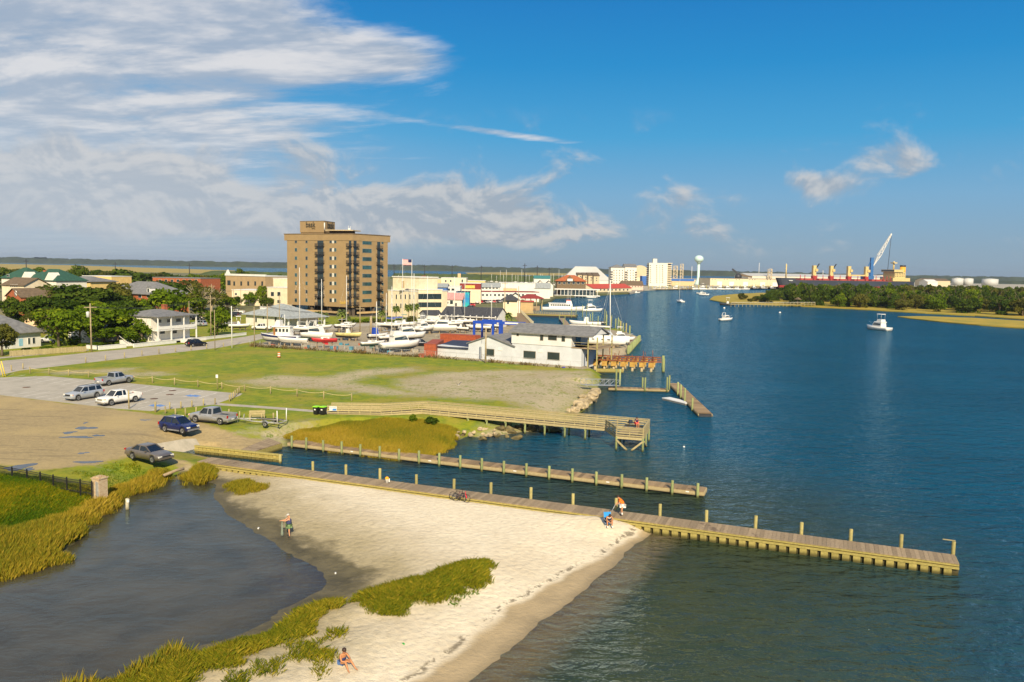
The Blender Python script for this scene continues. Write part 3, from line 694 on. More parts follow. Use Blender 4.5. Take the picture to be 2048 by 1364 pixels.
# ---- raised boardwalk with its end platform
bw = [G(655, 826, 1.36), G(762, 828, 1.5), G(844, 823, 1.62), None]
BA = G(844, 823, 1.62); BB = G(1212, 857, 1.62)
ba_d = (BB - BA).normalized(); ba_n = Vector((-ba_d.y, ba_d.x, 0)); BW = 2.0
FL, FR, BR = G(1233, 872, 1.62), G(1286, 876, 1.62), G(1311, 857, 1.62)
t = thing('boardwalk', 'raised timber boardwalk with slatted railings and a square end platform', 'boardwalk', (BA.x, BA.y, 0))
O = Vector((BA.x, BA.y, 0))
DZ = 1.62
e_d = (FR - FL).normalized(); e_n = Vector((-e_d.y, e_d.x, 0)); PWID = (FR - FL).length; PDEP = (BR - FR).dot(e_n)
BL = FL + e_n * PDEP; BR = FR + e_n * PDEP
front = [G(655, 827, 1.36), G(762, 828.5, 1.45), Vector((BA.x, BA.y, DZ)), Vector((BB.x, BB.y, DZ))]
# far edge: the near edge moved over by the deck width
back = []
for i, p in enumerate(front):
 d1 = (front[min(i + 1, 3)] - front[max(i - 1, 0)]); d1.z = 0; d1.normalize()
 back.append(p + Vector((-d1.y, d1.x, 0)) * BW)
back[-1] = BR.copy()
def L3(p, z=None): return (p.x - O.x, p.y - O.y, p.z if z is None else z)
RH = 1.06
def rail(a, b, first=True, last=True, pitch=1.3, zo=0.0):
 a, b = Vector(L3(a)), Vector(L3(b)); d = b - a; L = d.length; n = max(1, round(L / pitch))
 for i in range(0 if first else 1, n + 1 if last else n):
  p = a + d * (i / n)
  MB().cbox((p.x, p.y, p.z + RH / 2 - 0.12), (0.10, 0.10, RH + 0.24), ang(d)).build('rail_post', M_RAILW, t)
 for h in (0.14, 0.42, 0.70, 0.93):
  dn_ = Vector((d.y, -d.x, 0)).normalized() * 0.075
  MB().bar(a + dn_ + Vector((0, 0, h)), b + dn_ + Vector((0, 0, h)), 0.04, 0.15).build('rail_board', M_RAILW, t)
 MB().bar(a + Vector((0, 0, RH + 0.02)), b + Vector((0, 0, RH + 0.02)), 0.20, 0.045).build('handrail', M_RAILW, t)
 dn_ = Vector((d.y, -d.x, 0)).normalized() * 0.03
 MB().bar(a + dn_ + Vector((0, 0, -0.16)), b + dn_ + Vector((0, 0, -0.16)), 0.07, 0.26).build('edge_beam', M_RAILW, t)
for i in range(3): rail(front[i], front[i + 1], True, i == 2)
for i in range(3): rail(back[i], back[i + 1], True, False)
rail(BB, FL, False, True); rail(FL, FR, False, True); rail(FR, BR, False, True)
dk = MB()
for i in range(3):
 n = int((front[i + 1] - front[i]).length / 0.3)
 for j in range(n):
  f0, f1 = (j + 0.03) / n, (j + 0.97) / n
  q = [front[i].lerp(front[i + 1], f0), front[i].lerp(front[i + 1], f1), (back[i] if i < 2 else BA + ba_n * BW).lerp(back[i + 1] if i < 2 else BB + ba_n * BW, f1), (back[i] if i < 2 else BA + ba_n * BW).lerp(back[i + 1] if i < 2 else BB + ba_n * BW, f0)]
  q = [Vector(L3(p)) for p in q]
  dk.add([tuple(p) for p in q] + [(p.x, p.y, p.z - .05) for p in q], [(0, 1, 2, 3), (4, 5, 1, 0), (5, 6, 2, 1), (6, 7, 3, 2), (7, 4, 0, 3)])
n = int(PDEP / 0.3)
for j in range(n):
 q = [FL + e_n * (PDEP * (j + .03) / n), FR + e_n * (PDEP * (j + .03) / n), FR + e_n * (PDEP * (j + .97) / n), FL + e_n * (PDEP * (j + .97) / n)]
 q = [Vector(L3(p, DZ - 0.004)) for p in q]
 dk.add([tuple(p) for p in q] + [(p.x, p.y, p.z - .05) for p in q], [(0, 1, 2, 3), (4, 5, 1, 0), (5, 6, 2, 1), (6, 7, 3, 2), (7, 4, 0, 3)])
tag(dk.build('deck_boards', M_PLANK, t), None, None, None, 'stuff')
pm = pile_mesh('pile', 0.13, -2.5, 0.0, M_PILEG)
for i in range(12):
 p = BA + ba_d * (1.4 + i * 2.6)
 if (p - BA).dot(ba_d) > (BB - BA).length: break
 for q in (p + ba_n * 0.12, p + ba_n * (BW - 0.12)): obj('pile', pm, t, L3(q, DZ - 0.30))
 MB().bar(L3(p - ba_n * .2, DZ - .38), L3(p + ba_n * (BW + .2), DZ - .38), 0.1, 0.22).build('cap_beam', M_PILEG, t)
for i in range(2):
 for j in range(int((front[i + 1] - front[i]).length / 2.6)):
  p = front[i].lerp(front[i + 1], (j + .6) / 2.6); obj('pile', pm, t, L3(p + Vector((0, .2, 0)), p.z - .2))
for p in (FL, FR, BL, BR, FR + e_n * PDEP * .5, FL + e_n * PDEP * .5):
 obj('pile', pm, t, L3(p, DZ - 0.06))
for a, b in ((FL, 0.42), (FR, 0.58)):
 q = FL.lerp(FR, b) ; MB().bar(L3(a - e_n * .14, 1.2), L3(q - e_n * .14, 0.1), 0.08, 0.2).build('brace', M_RAILW, t)
MB().bar(L3(FR + e_d * .14, 1.2), L3(FR + e_n * PDEP * .45 + e_d * .14, 0.1), 0.08, 0.2).build('brace', M_RAILW, t)
MB().bar(L3(BL + e_d * .14, 1.2), L3(BL.lerp(BR, .6), 0.1), 0.08, 0.2).build('brace', M_RAILW, t)
# seat on the platform
sb = BR - e_n * 1.0 - e_d * 2.0
MB().bar(L3(BL - e_n * .35 + e_d * .3, DZ + .45), L3(BR - e_n * .35 - e_d * .3, DZ + .45), 0.45, 0.06).build('bench_board', M_RAILW, t)
# notice on the railing
sp = G(664, 815, 2.1)
d_ = (front[1] - front[0]).normalized()
sg = thing('notice_board', 'small blue and white notice fixed to the boardwalk railing', 'sign', tuple(front[0] + d_ * 0.75 + Vector((d_.y, -d_.x, 0)) * 0.16), ang(d_))
MB().box(-0.45, -0.03, 0.4, 0.5, 0, 0.98).build('panel', M_WHITE, sg); MB().box(-0.05, -0.036, 0.44, 0.46, -0.0305, 0.70).build('print', mat('sign_blue', (0.05, 0.24, 0.62), .5), sg)
MB().box(-0.38, -0.036, 0.80, 0.42, -0.0305, 0.90).build('print', mat('sign_grey', (0.35, 0.40, 0.45), .5), sg)
# ---- floating docks beyond the boardwalk
def deck_obj(name, label, A, B, wdt, z, pitch, mplank, posts, group=None, fascia=None, thick=0.4):
 d = (B - A).normalized(); L = (B - A).length
 t = thing(name, label, 'dock', (A.x, A.y, 0), ang(d), group)
 pm = MB().box(-pitch * .48, 0, -0.05, pitch * .48, wdt, 0).mesh('plank', mplank); plank_row(t, pm, L, pitch, 0, z)
 MB().box(0, -0.05, z - thick, L, 0.06, z - .052).build('fascia_board', fascia or M_FASC, t)
 MB().box(0, wdt - .06, z - thick, L, wdt + .05, z - .052).build('fascia_board', fascia or M_FASC, t)
 MB().box(0.1, 0.1, -0.15, L - .1, wdt - .1, z - .1).build('float', M_DARK, t)
 for px, py, sd in posts:
  p0 = A + (Vector((-d.y, d.x, 0)) * (wdt + .15) if sd else Vector((d.y, -d.x, 0)) * .15)
  s_ = col_on(p0, d, px); w_ = p0 + d * s_; h_ = hz(px, py, w_)
  MB().lathe([(0.15, -2), (0.145, h_ - .05), (0.11, h_)], 9).build('post', M_PILEG, t, (s_, wdt + .15 if sd else -.15, 0))
 return t
deck_obj('floating_dock', 'short straight floating dock at the foot of the white gangway', G(1217, 776, .45), G(1338, 779.5, .45), 1.7, .45, .42, M_PLANK2, [(1232, 738, 0), (1285, 755, 1), (1290, 755, 0), (1334, 754, 0), (1338.5, 751, 1)])
deck_obj('floating_dock', 'outer floating dock pointing towards the viewer', G(1338, 766, .45), G(1397, 827, .45), 1.95, .45, .42, M_PLANK2, [(1355.5, 764, 0), (1361.5, 769, 0), (1369.5, 776, 0), (1384.5, 796, 0)])
ga, gb = G(1170, 771, 1.2), G(1240, 772, .6)
gd = (gb - ga).normalized(); GL = (gb - ga).length
t = thing('gangway', 'white metal gangway with truss sides leading to the floating dock', 'gangway', (ga.x, ga.y, 0), ang(gd))
MB().bar((0, .6, 1.25), (GL, .6, .62), 1.2, .08).build('deck', M_ALU, t)
for y_ in (0, 1.2):
 b = MB()
 b.bar((0, y_, 2.25), (GL, y_, 1.62), .06, .06)
 for i in range(7):
  x_ = GL * i / 6; zz = 1.25 - .63 * i / 6
  b.bar((x_, y_, zz), (x_, y_, zz + 1), .05, .05)
  if i < 6: b.bar((x_, y_, zz + (1 if i < 3 else 0)), (GL * (i + 1) / 6, y_, zz - .1 + (0 if i < 3 else 1)), .04, .04)
 b.build('truss_rail', M_ALU, t)
# white raft
ra, rb = G(1325, 797, .2), G(1371, 808, .2)
rd = (rb - ra).normalized()
t = thing('raft', 'flat white float moored beside the outer floating dock', 'raft', (ra.x, ra.y, 0), ang(rd))
RL = (rb - ra).length
MB().box(0, 0, -0.15, RL, 1.5, 0.22).build('hull', mat('raft_grey', (0.30, 0.28, 0.24), .7), t); MB().box(-.06, -.06, .222, RL + .06, 1.56, .34).build('deck', M_WHITE, t)
# ---- rocks
rock_meshes = []
M_ROCK = mat('rock_tan', (0.50, 0.39, 0.22), 0.9, 0.3, 1.4, 0.5, col2=(0.30, 0.23, 0.13), rand=0.25); M_ROCKD = mat('rock_dark', (0.20, 0.15, 0.05), 0.8, 0.3, 1.6, 0.5, col2=(0.09, 0.075, 0.035), rand=.2)
def rock_mesh(seed, m_):
 bm = bmesh.new(); bmesh.ops.create_icosphere(bm, subdivisions=2, radius=1); r_ = random.Random(seed)
 pl = [(Vector((r_.gauss(0, 1), r_.gauss(0, 1), r_.gauss(0, 1))).normalized(), r_.uniform(.55, .85)) for _ in range(9)]
 for v in bm.verts:
  for n_, d in pl:
   e = v.co.dot(n_) - d
   if e > 0: v.co -= n_ * e
  v.co *= r_.uniform(.95, 1.05)
 me = bpy.data.meshes.new('rock'); bm.to_mesh(me); bm.free(); me.materials.append(m_); return me
RK = [rock_mesh(i, M_ROCK) for i in range(4)]; RKD = [rock_mesh(i + 9, M_ROCKD) for i in range(3)]
def rock(me, p, s_, label, group):
 o = obj('rock', me, None, p); o.scale = (s_ * rnd.uniform(.8, 1.3), s_ * rnd.uniform(.8, 1.3), s_ * rnd.uniform(.5, .8)); o.rotation_euler = (rnd.uniform(-.3, .3), rnd.uniform(-.3, .3), rnd.uniform(0, 6.3))
 tag(o, label, 'rock', group)
path = [(1140, 824), (1155, 812), (1165, 800), (1178, 794), (1190, 781)]
for i in range(46):
 f = rnd.random() * 3.999; a, b = path[int(f)], path[int(f) + 1]; q = f % 1
 p = G(a[0] + (b[0] - a[0]) * q + rnd.uniform(-3, 12), a[1] + (b[1] - a[1]) * q + rnd.uniform(-3, 3), .5); p.z = rnd.uniform(.15, .9)
 rock(RK[i % 4], p, rnd.uniform(.45, 1.0), 'pale boulder in the rip-rap heap beside the boardwalk', 'rip-rap boulders')
for i in range(26):
 p = G(rnd.uniform(990, 1125), 0, 0) if False else G(1000 + i * 4.8, 852 + rnd.uniform(-3, 10), .3); p.z = rnd.uniform(.05, .5)
 rock(RKD[i % 3], p, rnd.uniform(.4, .85), 'dark weedy boulder under the boardwalk', 'dark boulders under the boardwalk')
for px, py, s_ in ((965, 877.5, .55), (1033, 876, .8), (993, 871, .5), (1014, 873, .35), (925, 871, .5)):
 rock(RKD[0], G(px, py, .1), s_, 'weedy boulder standing alone in the shallows off the boardwalk', 'lone boulders in the shallows')
for i in range(18):
 p = G(rnd.uniform(905, 990), rnd.uniform(856, 872), .5); p.z = .5 + rnd.uniform(-.2, .1)
 rock(RK[i % 4], p, rnd.uniform(.2, .45), 'small pale stone on the shore below the boardwalk', 'small shore stones')
# ================================================================== vehicles
M_GLASS = mat('car_glass', (0.012, 0.016, 0.018), 0.06, 0.1, 1, spec=0.8)
M_TYRE = mat('tyre', (0.018, 0.018, 0.018), 0.85, 0.2, 6); M_RIM = mat('rim', (0.55, 0.55, 0.54), 0.3, 0.08, 6, metal=0.7)
M_CHROME = mat('chrome', (0.6, 0.6, 0.58), 0.2, 0.08, 4, metal=0.8); M_BLKP = mat('black_plastic', (0.02, 0.02, 0.02), 0.6, 0.2, 4)
M_HEAD = mat('headlight_glass', (0.75, 0.72, 0.62), 0.1, 0.05, 3); M_TAIL = mat('tail_glass', (0.42, 0.012, 0.01), 0.15, 0.1, 3); M_AMB = mat('amber_glass', (0.75, 0.22, 0.02), .2)
def paint(name, c, metal=0.35): return mat('paint_' + name, c, 0.32, 0.05, 1.2, metal=metal, coat=0.6)
WHEEL_CACHE = {}
def wheel(parent, x, y, r, wd=0.22):
 key = (round(r, 2), y > 0)
 if key not in WHEEL_CACHE:
  s_ = 1 if y > 0 else -1
  ty = MB(); ty.loft([[(rr * math.cos(a), yy * s_, rr * math.sin(a)) for a in [2 * math.pi * j / 20 for j in range(20)]] for rr, yy in ((r * .62, wd / 2), (r * .93, wd / 2), (r, wd * .3), (r, -wd * .3), (r * .93, -wd / 2), (r * .62, -wd / 2))], 0, True, True, True)
  rm = MB(); rm.loft([[(rr * math.cos(a), yy * s_, rr * math.sin(a)) for a in [2 * math.pi * j / 20 for j in range(20)]] for rr, yy in ((r * .64, wd * .42), (r * .62, wd * .52), (r * .50, wd * .50), (r * .2, wd * .40))], 0, True, True, False)
  for j in range(5):
   a = 2 * math.pi * j / 5; rm.bar((r * .15 * math.cos(a), wd * .5 * s_, r * .15 * math.sin(a)), (r * .56 * math.cos(a), wd * .5 * s_, r * .56 * math.sin(a)), .05, .05)
  WHEEL_CACHE[key] = (ty.mesh('tyre', M_TYRE), rm.mesh('rim', M_RIM))
 ty, rm = WHEEL_CACHE[key]
 w_ = obj('wheel', ty, parent, (x, y, r)); obj('rim', rm, w_)
def car(label, cat, name, kind, pcol, A, B, side=1, trim=None, low=False):
 """A, B: ground points of the rear and front wheel on the side turned to the camera."""
 h = (B - A); h.z = 0; h.normalize()
 sp = dict(
  sedan=dict(L=5.0, W=1.85, wb=2.85, wr=.335, zt=[(-2.5, .82), (-2.4, .98), (-1.75, 1.03), (-1.2, 1.02), (.7, .99), (1.2, .95), (2.1, .82), (2.42, .70), (2.5, .58)], gh=(1.18, .28, -.95, -1.78, 1.45, .995), pil=[-.35]),
  suv=dict(L=5.0, W=1.98, wb=2.87, wr=.38, zt=[(-2.5, .95), (-2.42, 1.18), (-1.8, 1.20), (.9, 1.16), (1.2, 1.13), (2.2, 1.02), (2.45, .92), (2.5, .75)], gh=(1.2, .45, -2.1, -2.40, 1.76, 1.14), pil=[-.1, -1.25]),
  cross=dict(L=4.58, W=1.85, wb=2.7, wr=.36, zt=[(-2.29, .85), (-2.2, 1.12), (-1.6, 1.13), (.8, 1.08), (1.1, 1.04), (2.0, .90), (2.25, .76), (2.29, .6)], gh=(1.12, .28, -1.55, -2.12, 1.68, 1.05), pil=[-.25, -1.25]),
  pickup=dict(L=5.75, W=2.0, wb=3.6, wr=.42, zt=[(-2.87, .95), (-2.8, 1.0), (-.75, 1.0), (-.7, 1.2), (1.1, 1.2), (1.4, 1.18), (2.5, 1.12), (2.8, 1.0), (2.87, .7)], gh=(1.45, .75, -.55, -.68, 1.86, 1.18), pil=[.05], bed=(-2.82, -.72, 1.28)),
 )[kind]
 L, W, wb, wr = sp['L'], sp['W'], sp['wb'], sp['wr']
 mid = (A + B) / 2; nrm = Vector((-h.y, h.x, 0))
 if nrm.dot(mid) < 0: nrm = -nrm
 c = mid + nrm * (W / 2 - .1)
 xo = 0.10 if kind != 'pickup' else .0
 t = thing(name, label, cat, (c.x, c.y, A.z), ang(h))
 pm = paint(*pcol)
 xs = sorted(set([round(-L / 2 + L * i / 44, 3) for i in range(45)] + [round(xw + k_ * (wr + .07), 3) for xw in (-wb / 2 + xo, wb / 2 + xo) for k_ in (-1.01, -1, -.92, -.7, -.35, 0, .35, .7, .92, 1, 1.01)]))
 zx, zz = zip(*sp['zt']); rings = []
 for x in xs:
  zt = float(np.interp(x, zx, zz)); e = abs(x) / (L / 2); hw = W / 2 * (1 - .14 * max(0, (e - .78) / .22) ** 2)
  zb = .24 + .12 * max(0, (e - .8) / .2)
  if kind == 'pickup': zb += .14
  for xw in (-wb / 2 + xo, wb / 2 + xo):
   d = abs(x - xw); ra = wr + .07
   if d < ra: zb = max(zb, wr + math.sqrt(ra * ra - d * d) * .95)
  zb = min(zb, zt - .1); dz = zt - zb
  half = [(hw * .93, zb), (hw, zb + dz * .45), (hw * .985, zt - .13 * min(1, dz)), (hw * .91, zt - .015), (hw * .5, zt + .02)]
  rings.append([(x, y_, z_) for y_, z_ in half] + [(x, -y_, z_) for y_, z_ in reversed(half)])
 MB().loft(rings, 0, True, True, True).build('body', pm, t)
 MB().box(-L * .46, -W * .40, .20, L * .46, W * .40, .5).build('chassis', M_BLKP, t)
 xf, xrf, xrr, xbr, zr, zb = sp['gh']; wb_, wt_ = W / 2 * .90, W / 2 * .70
 base = [(xf, -wb_ * .86), (xf - .35, -wb_), (xbr + .25, -wb_), (xbr, -wb_ * .86), (xbr, wb_ * .86), (xbr + .25, wb_), (xf - .35, wb_), (xf, wb_ * .86)]
 top = [(xrf, -wt_ * .86), (xrf - .15, -wt_), (xrr + .12, -wt_), (xrr, -wt_ * .86), (xrr, wt_ * .86), (xrr + .12, wt_), (xrf - .15, wt_), (xrf, wt_ * .86)]
 MB().loft([[(x, y_, zb - .06) for x, y_ in base], [(x, y_, zr - .03) for x, y_ in top]]).build('windows', M_GLASS, t)
 rf = MB(); rf.loft([[(x * 1.0 + (.05 if x > 0 else -.03), y_ * 1.04, zr - .035) for x, y_ in top], [(x, y_ * .97, zr + .02) for x, y_ in top], [(x * .8 + (xrf + xrr) * .1, y_ * .7, zr + .05) for x, y_ in top]], 0, True, True, True)
 rf.build('roof', pm, t)
 def onside(x, f, s_): # point on window side
  return (x, s_ * (wb_ * (1 - f) + wt_ * f) + s_ * .004, (zb - .06) * (1 - f) + (zr - .03) * f)
 for s_ in (-1, 1):
  MB().bar((xf - .02, s_ * wb_ * .90, zb - .04), (xrf - .0, s_ * wt_ * .92, zr), .09, .06).build('pillar', pm, t)
  MB().bar((xbr + .05, s_ * wb_ * .92, zb - .04), (xrr + .03, s_ * wt_ * .94, zr), .16, .10).build('pillar', pm, t)
  for xp in sp['pil']: MB().bar(onside(xp, 0, s_), onside(xp - .03, 1, s_), .10, .05).build('pillar', pm, t)
 for s_ in (-1, 1):
  MB().cbox((xf - .45, s_ * (W / 2 + .06), zb + .05), (.12, .2, .13)).build('mirror', pm, t)
  hl = MB().cbox((L / 2 - .20, s_ * W * .36, np.interp(L / 2 - .25, zx, zz) - .13), (.34, W * .2, .15)); hl.build('headlight', M_HEAD, t)
  if kind in ('pickup', 'suv'): MB().cbox((L / 2 - .22, s_ * W * .455, np.interp(L / 2 - .25, zx, zz) - .14), (.2, .06, .12)).build('indicator', M_AMB, t)
  MB().cbox((-L / 2 + .07, s_ * W * .43, (1.0 if kind == 'pickup' else .9) + .02), (.16, W * .1, .3 if kind != 'sedan' else .16)).build('taillight', M_TAIL, t)
  for xw in (-wb / 2 + xo, wb / 2 + xo): wheel(t, xw, s_ * (W / 2 - .11), wr)
  if trim: MB().box(-wb / 2 + wr + .2, s_ * (W / 2 + .005) - .015, .26, wb / 2 - wr, s_ * (W / 2 + .005) + .015, .42).build('sill', trim, t)
  for xp in ([-.35, .62] if kind != 'pickup' else [.1, 1.05]):
   MB().box(xp - .1 - .75, s_ * (W / 2 + .004) - .012, zb - .16, xp - .1 - .6, s_ * (W / 2 + .004) + .012, zb - .13).build('door_handle', M_CHROME, t)
 zf = np.interp(L / 2 - .1, zx, zz)
 MB().box(L / 2 - .14, -W * .25, zf - .26, L / 2 - .015 + .03, W * .25, zf - .04).build('grille', M_BLKP if kind != 'pickup' else M_CHROME, t)
 bmat = M_BLKP if low else (trim or (M_CHROME if kind == 'pickup' else pm))
 MB().box(L / 2 - .2, -W * .44, .36, L / 2 + .07, W * .44, .56).build('bumper', bmat, t)
 MB().box(-L / 2 - .07, -W * .44, .40, -L / 2 + .15, W * .44, .60).build('bumper', bmat, t)
 MB().box(-L / 2 - .085, -.26, .62, -L / 2 - .06, .26, .76).build('number_plate', M_WHITE, t)
 if 'bed' in sp:
  b0, b1, bz = sp['bed']
  for s_ in (-1, 1): MB().box(b0, s_ * W * .46 - .06, .9, b1, s_ * W * .46 + .06, bz).build('bed_side', pm, t)
  MB().box(b0 - .03, -W * .42, .62, b0 + .06, W * .42, bz - .01).build('tailgate', pm, t)
  MB().box(b0 + .07, -W * .43, 1.022, b1 - .02, W * .43, 1.04).build('bed_floor', M_BLKP, t)
 if kind == 'suv' or kind == 'cross':
  for s_ in (-1, 1): MB().tube([(xrf - .1, s_ * wt_ * .9, zr + .07), (xrr, s_ * wt_ * .9, zr + .07)], .025, 5).build('roof_rail', M_ALU if kind == 'cross' else M_BLKP, t)
 return t
ZL = 1.308
car('silver grey pickup nosed up to the roped lawn at the back of the lot', 'pickup', 'pickup_truck', 'pickup', ('silver', (0.42, 0.43, 0.45)), G(219, 771.3, ZL), G(256, 766, ZL))
car('silver suv with dark roof rails parked left of the white pickup', 'suv', 'parked_suv', 'suv', ('silver2', (0.46, 0.48, 0.50)), G(194.5, 795.5, ZL), G(159, 801, ZL))
car('white four-door pickup facing left on the parking lot', 'pickup', 'pickup_truck', 'pickup', ('white', (0.80, 0.78, 0.73), 0.0), G(267.5, 804.5, ZL), G(226, 811, ZL))
car('dark blue crossover with grey sills parked on the gravel', 'car', 'parked_car', 'cross', ('blue', (0.008, 0.018, 0.11)), G(327, 862.7, 1.3), G(366, 868, 1.3), trim=mat('grey_trim', (0.20, 0.20, 0.20), .7))
tow = car('grey lifted pickup hitched to the empty boat trailer', 'pickup', 'pickup_truck', 'pickup', ('grey', (0.36, 0.36, 0.36)), G(439.5, 850, 1.3), G(391.5, 845.3, 1.3))
car('brownish grey sedan at the edge of the grass by the ramp', 'car', 'parked_car', 'sedan', ('brown', (0.17, 0.145, 0.12)), G(263, 918, 1.3), G(305, 926, 1.3))
dark_car = car('black hatchback driving on the street past the vacant lot', 'car', 'moving_car', 'cross', ('black', (0.008, 0.010, 0.018)), G(381, 694, ZL), G(411, 692, ZL))
# ---- boat trailer
ta = G(470, 845, 1.3); tb = G(566, 853, 1.3)
td = (ta - tb).normalized()
t = thing('boat_trailer', 'empty galvanised boat trailer with two white guide poles', 'trailer', (tb.x, tb.y, 1.3), ang(td))
TL = (ta - tb).length
M_GALV = mat('galvanised', (0.50, 0.49, 0.45), 0.5, 0.12, 3, metal=0.3)
fr = MB()
for s_ in (-1, 1):
 fr.bar((0, s_ * .85, .55), (TL * .55, s_ * .85, .55), .08, .12); fr.bar((TL * .55, s_ * .85, .55), (TL * .92, 0, .55), .08, .12)
for x_ in (.1, 1.4, 2.6): fr.bar((x_, -.85, .52), (x_, .85, .52), .08, .08)
fr.bar((TL * .9, 0, .55), (TL + .3, 0, .55), .09, .12)
fr.build('frame', M_GALV, t)
for s_ in (-1, 1):
 wheel(t, 1.7, s_ * 1.1, .33)
 MB().bar((.2, s_ * .45, .75), (3.4, s_ * .30, .75), .12, .08).build('bunk', mat('carpet', (.05, .045, .04), .95), t)
 MB().tube([(.15, s_ * .95, .5), (.15, s_ * 1.0, 2.05)], .055, 8).build('guide_pole', M_WHITE, t)
 MB().loft([[(1.7 + .42 * math.cos(a), s_ * 1.1 + w_ * .13, .33 + .42 * math.sin(a)) for a in [math.pi * (.1 + .8 * j / 8) for j in range(9)]] for w_ in (-1, 1)], 0, False, False).build('mudguard', M_GALV, t)
MB().bar((TL * .82, 0, .55), (TL * .80, 0, 1.15), .08, .1).build('winch_post', M_GALV, t)
MB().tube([(TL * .93, .12, 0.05), (TL * .93, .12, .9)], .035, 6).build('jack', M_GALV, t)
# ---- bench, bins
bp = G(514, 839, 1.3)
t = thing('bench', 'weathered timber bench with a slatted back beside the gravel', 'bench', (bp.x, bp.y, 1.3), R(14))
for i in range(4): MB().box(-.95, -.28 + i * .14, .42, .95, -.16 + i * .14, .46).build('seat_slat', M_RAILW, t)
for i in range(5): MB().box(-.95, .30 + .02 * i, .52 + i * .115, .95, .335 + .02 * i, .62 + i * .115).build('back_slat', M_RAILW, t)
for s_ in (-1, 1):
 for y_ in (-.25, .3): MB().box(s_ * .88 - .05, y_ - .05, 0, s_ * .88 + .05, y_ + .05, .42 if y_ > 0 else .66).build('leg', M_RAILW, t)
 MB().box(s_ * .88 - .06, -.32, .661, s_ * .88 + .06, .36, .70).build('armrest', M_RAILW, t)
M_LIME = mat('lime_lid', (0.30, 0.72, 0.02), 0.45, 0.06, 3)
def bin_(px, py, label):
 p = G(px, py, 1.3)
 t = thing('rubbish_bin', label, 'bin', (p.x, p.y, 1.3), UA, 'bins by the boardwalk')
 MB().loft([[(x * s_, y * s_, z) for x, y in ((-.32, -.36), (.32, -.36), (.32, .36), (-.32, .36))] for s_, z in ((.8, .06), (1, 1.0))]).build('body', mat('bin_black', (.012, .012, .013), .5, .1), t)
 MB().loft([[(x * s_, y * s_, z) for x, y in ((-.34, -.40), (.34, -.40), (.34, .38), (-.34, .38))] for s_, z in ((1, 1.002), (1.02, 1.07), (.7, 1.14))]).build('lid', M_LIME, t)
 MB().box(-.12, -.365, .62, .12, -.352, .78).build('sticker', M_WHITE, t)
 MB().box(-.30, .38, .92, .30, .44, .98).build('handle', M_BLKP, t)
 for s_ in (-1, 1): MB().loft([[(s_ * .30 + w_ * .03, .30 + .1 * math.cos(a), .1 + .1 * math.sin(a)) for a in [2 * math.pi * j / 10 for j in range(10)]] for w_ in (-1, 1)]).build('wheel', M_TYRE, t)
bin_(633, 829, 'black wheelie bin with lime lid, the left of two at the boardwalk'); bin_(646.5, 829.5, 'black wheelie bin with lime lid, touching the boardwalk rail')
# ---- post rows and rope
M_POST = wood('post_timber', (0.42, 0.34, 0.17, 1), (0.29, 0.24, 0.12, 1), 0.2)
def post_row(name, label, cat, pts, h, r=.09, rope=False):
 P0 = G(*pts[0], 1.3); t = thing(name, label, cat, (P0.x, P0.y, 1.3))
 me = MB().lathe([(r, -.3), (r * .95, h - .03), (r * .7, h)], 8).mesh('post', M_POST); tops = []
 for p in pts:
  w_ = G(*p, 1.3) - P0; dz = rnd.uniform(-.1, .08); w_.z = dz
  o = obj('post', me, t, w_); o.rotation_euler = (rnd.uniform(-.03, .03), rnd.uniform(-.03, .03), 0); tops.append(w_ + Vector((0, 0, h * .82)))
 if rope:
  for a, b in zip(tops, tops[1:]):
   pp_ = [a.lerp(b, f) - Vector((0, 0, .22 * (1 - (2 * f - 1) ** 2))) for f in (0, .17, .33, .5, .67, .83, 1)]
   MB().tube(pp_, .035, 5).build('rope', mat('rope', (0.62, 0.50, 0.24), .9, .15, 6), t)
 return t
post_row('rope_fence', 'low rope fence on timber posts along the lawn behind the parking lot', 'fence', [(60, 747), (98, 749), (137, 751), (177, 754.5), (219, 758), (262, 762), (305, 766), (349, 770), (396, 774), (444, 778), (489, 782.5), (541, 788), (594, 793), (647.5, 797.5), (703, 802)], 1.1, rope=True)
post_row('bollard_row', 'row of timber posts along the street edge of the vacant lot', 'bollards', [(23, 742), (46, 738), (171.5, 725.6), (211, 720.7), (249, 716), (284, 711.5), (318, 707.5), (351, 704), (382, 701), (413, 697.5), (447, 694.5)], 1.05, .11)
post_row('bollard_row', 'short row of six timber posts beside the path to the boardwalk', 'bollards', [(459, 803), (463, 800), (467, 796.5), (471, 793), (475, 789.5), (478.5, 786.5)], 1.05, .1)
post_row('bollard_row', 'line of pale posts between the parking lot and the grass strip', 'bollards', [(339.5, 818.5), (362, 817), (384, 814.5), (407, 811.5), (430, 809)], .95, .1)
post_row('bollard_row', 'line of posts along the gravel edge behind the parked pickups', 'bollards', [(331, 827), (351, 829), (371, 831), (392, 827), (458, 832), (479, 836), (501, 842), (523.6, 842), (547, 841)], .9, .1)
def single_post(label, px, py, h, r=.1, sign=None):
 p = G(px, py, 1.3); t = thing('timber_post', label, 'post', (p.x, p.y, 1.3))
 MB().lathe([(r, -.2), (r, h), (r * .8, h + .03)], 8).build('shaft', M_POST, t)
 if sign: MB().cbox((0, -r - .02, h - .25), (.34, .03, .5), 0).build('sign_panel', M_WHITE, t)
single_post('tall timber post standing beside the white pickup', 258, 817.5, 2.4, .09)
single_post('thick short post at the corner of the grass strip', 311, 824.6, 1.35, .14)
single_post('slim signpost with a small white panel by the rope fence', 434.5, 779, 2.3, .06, True)
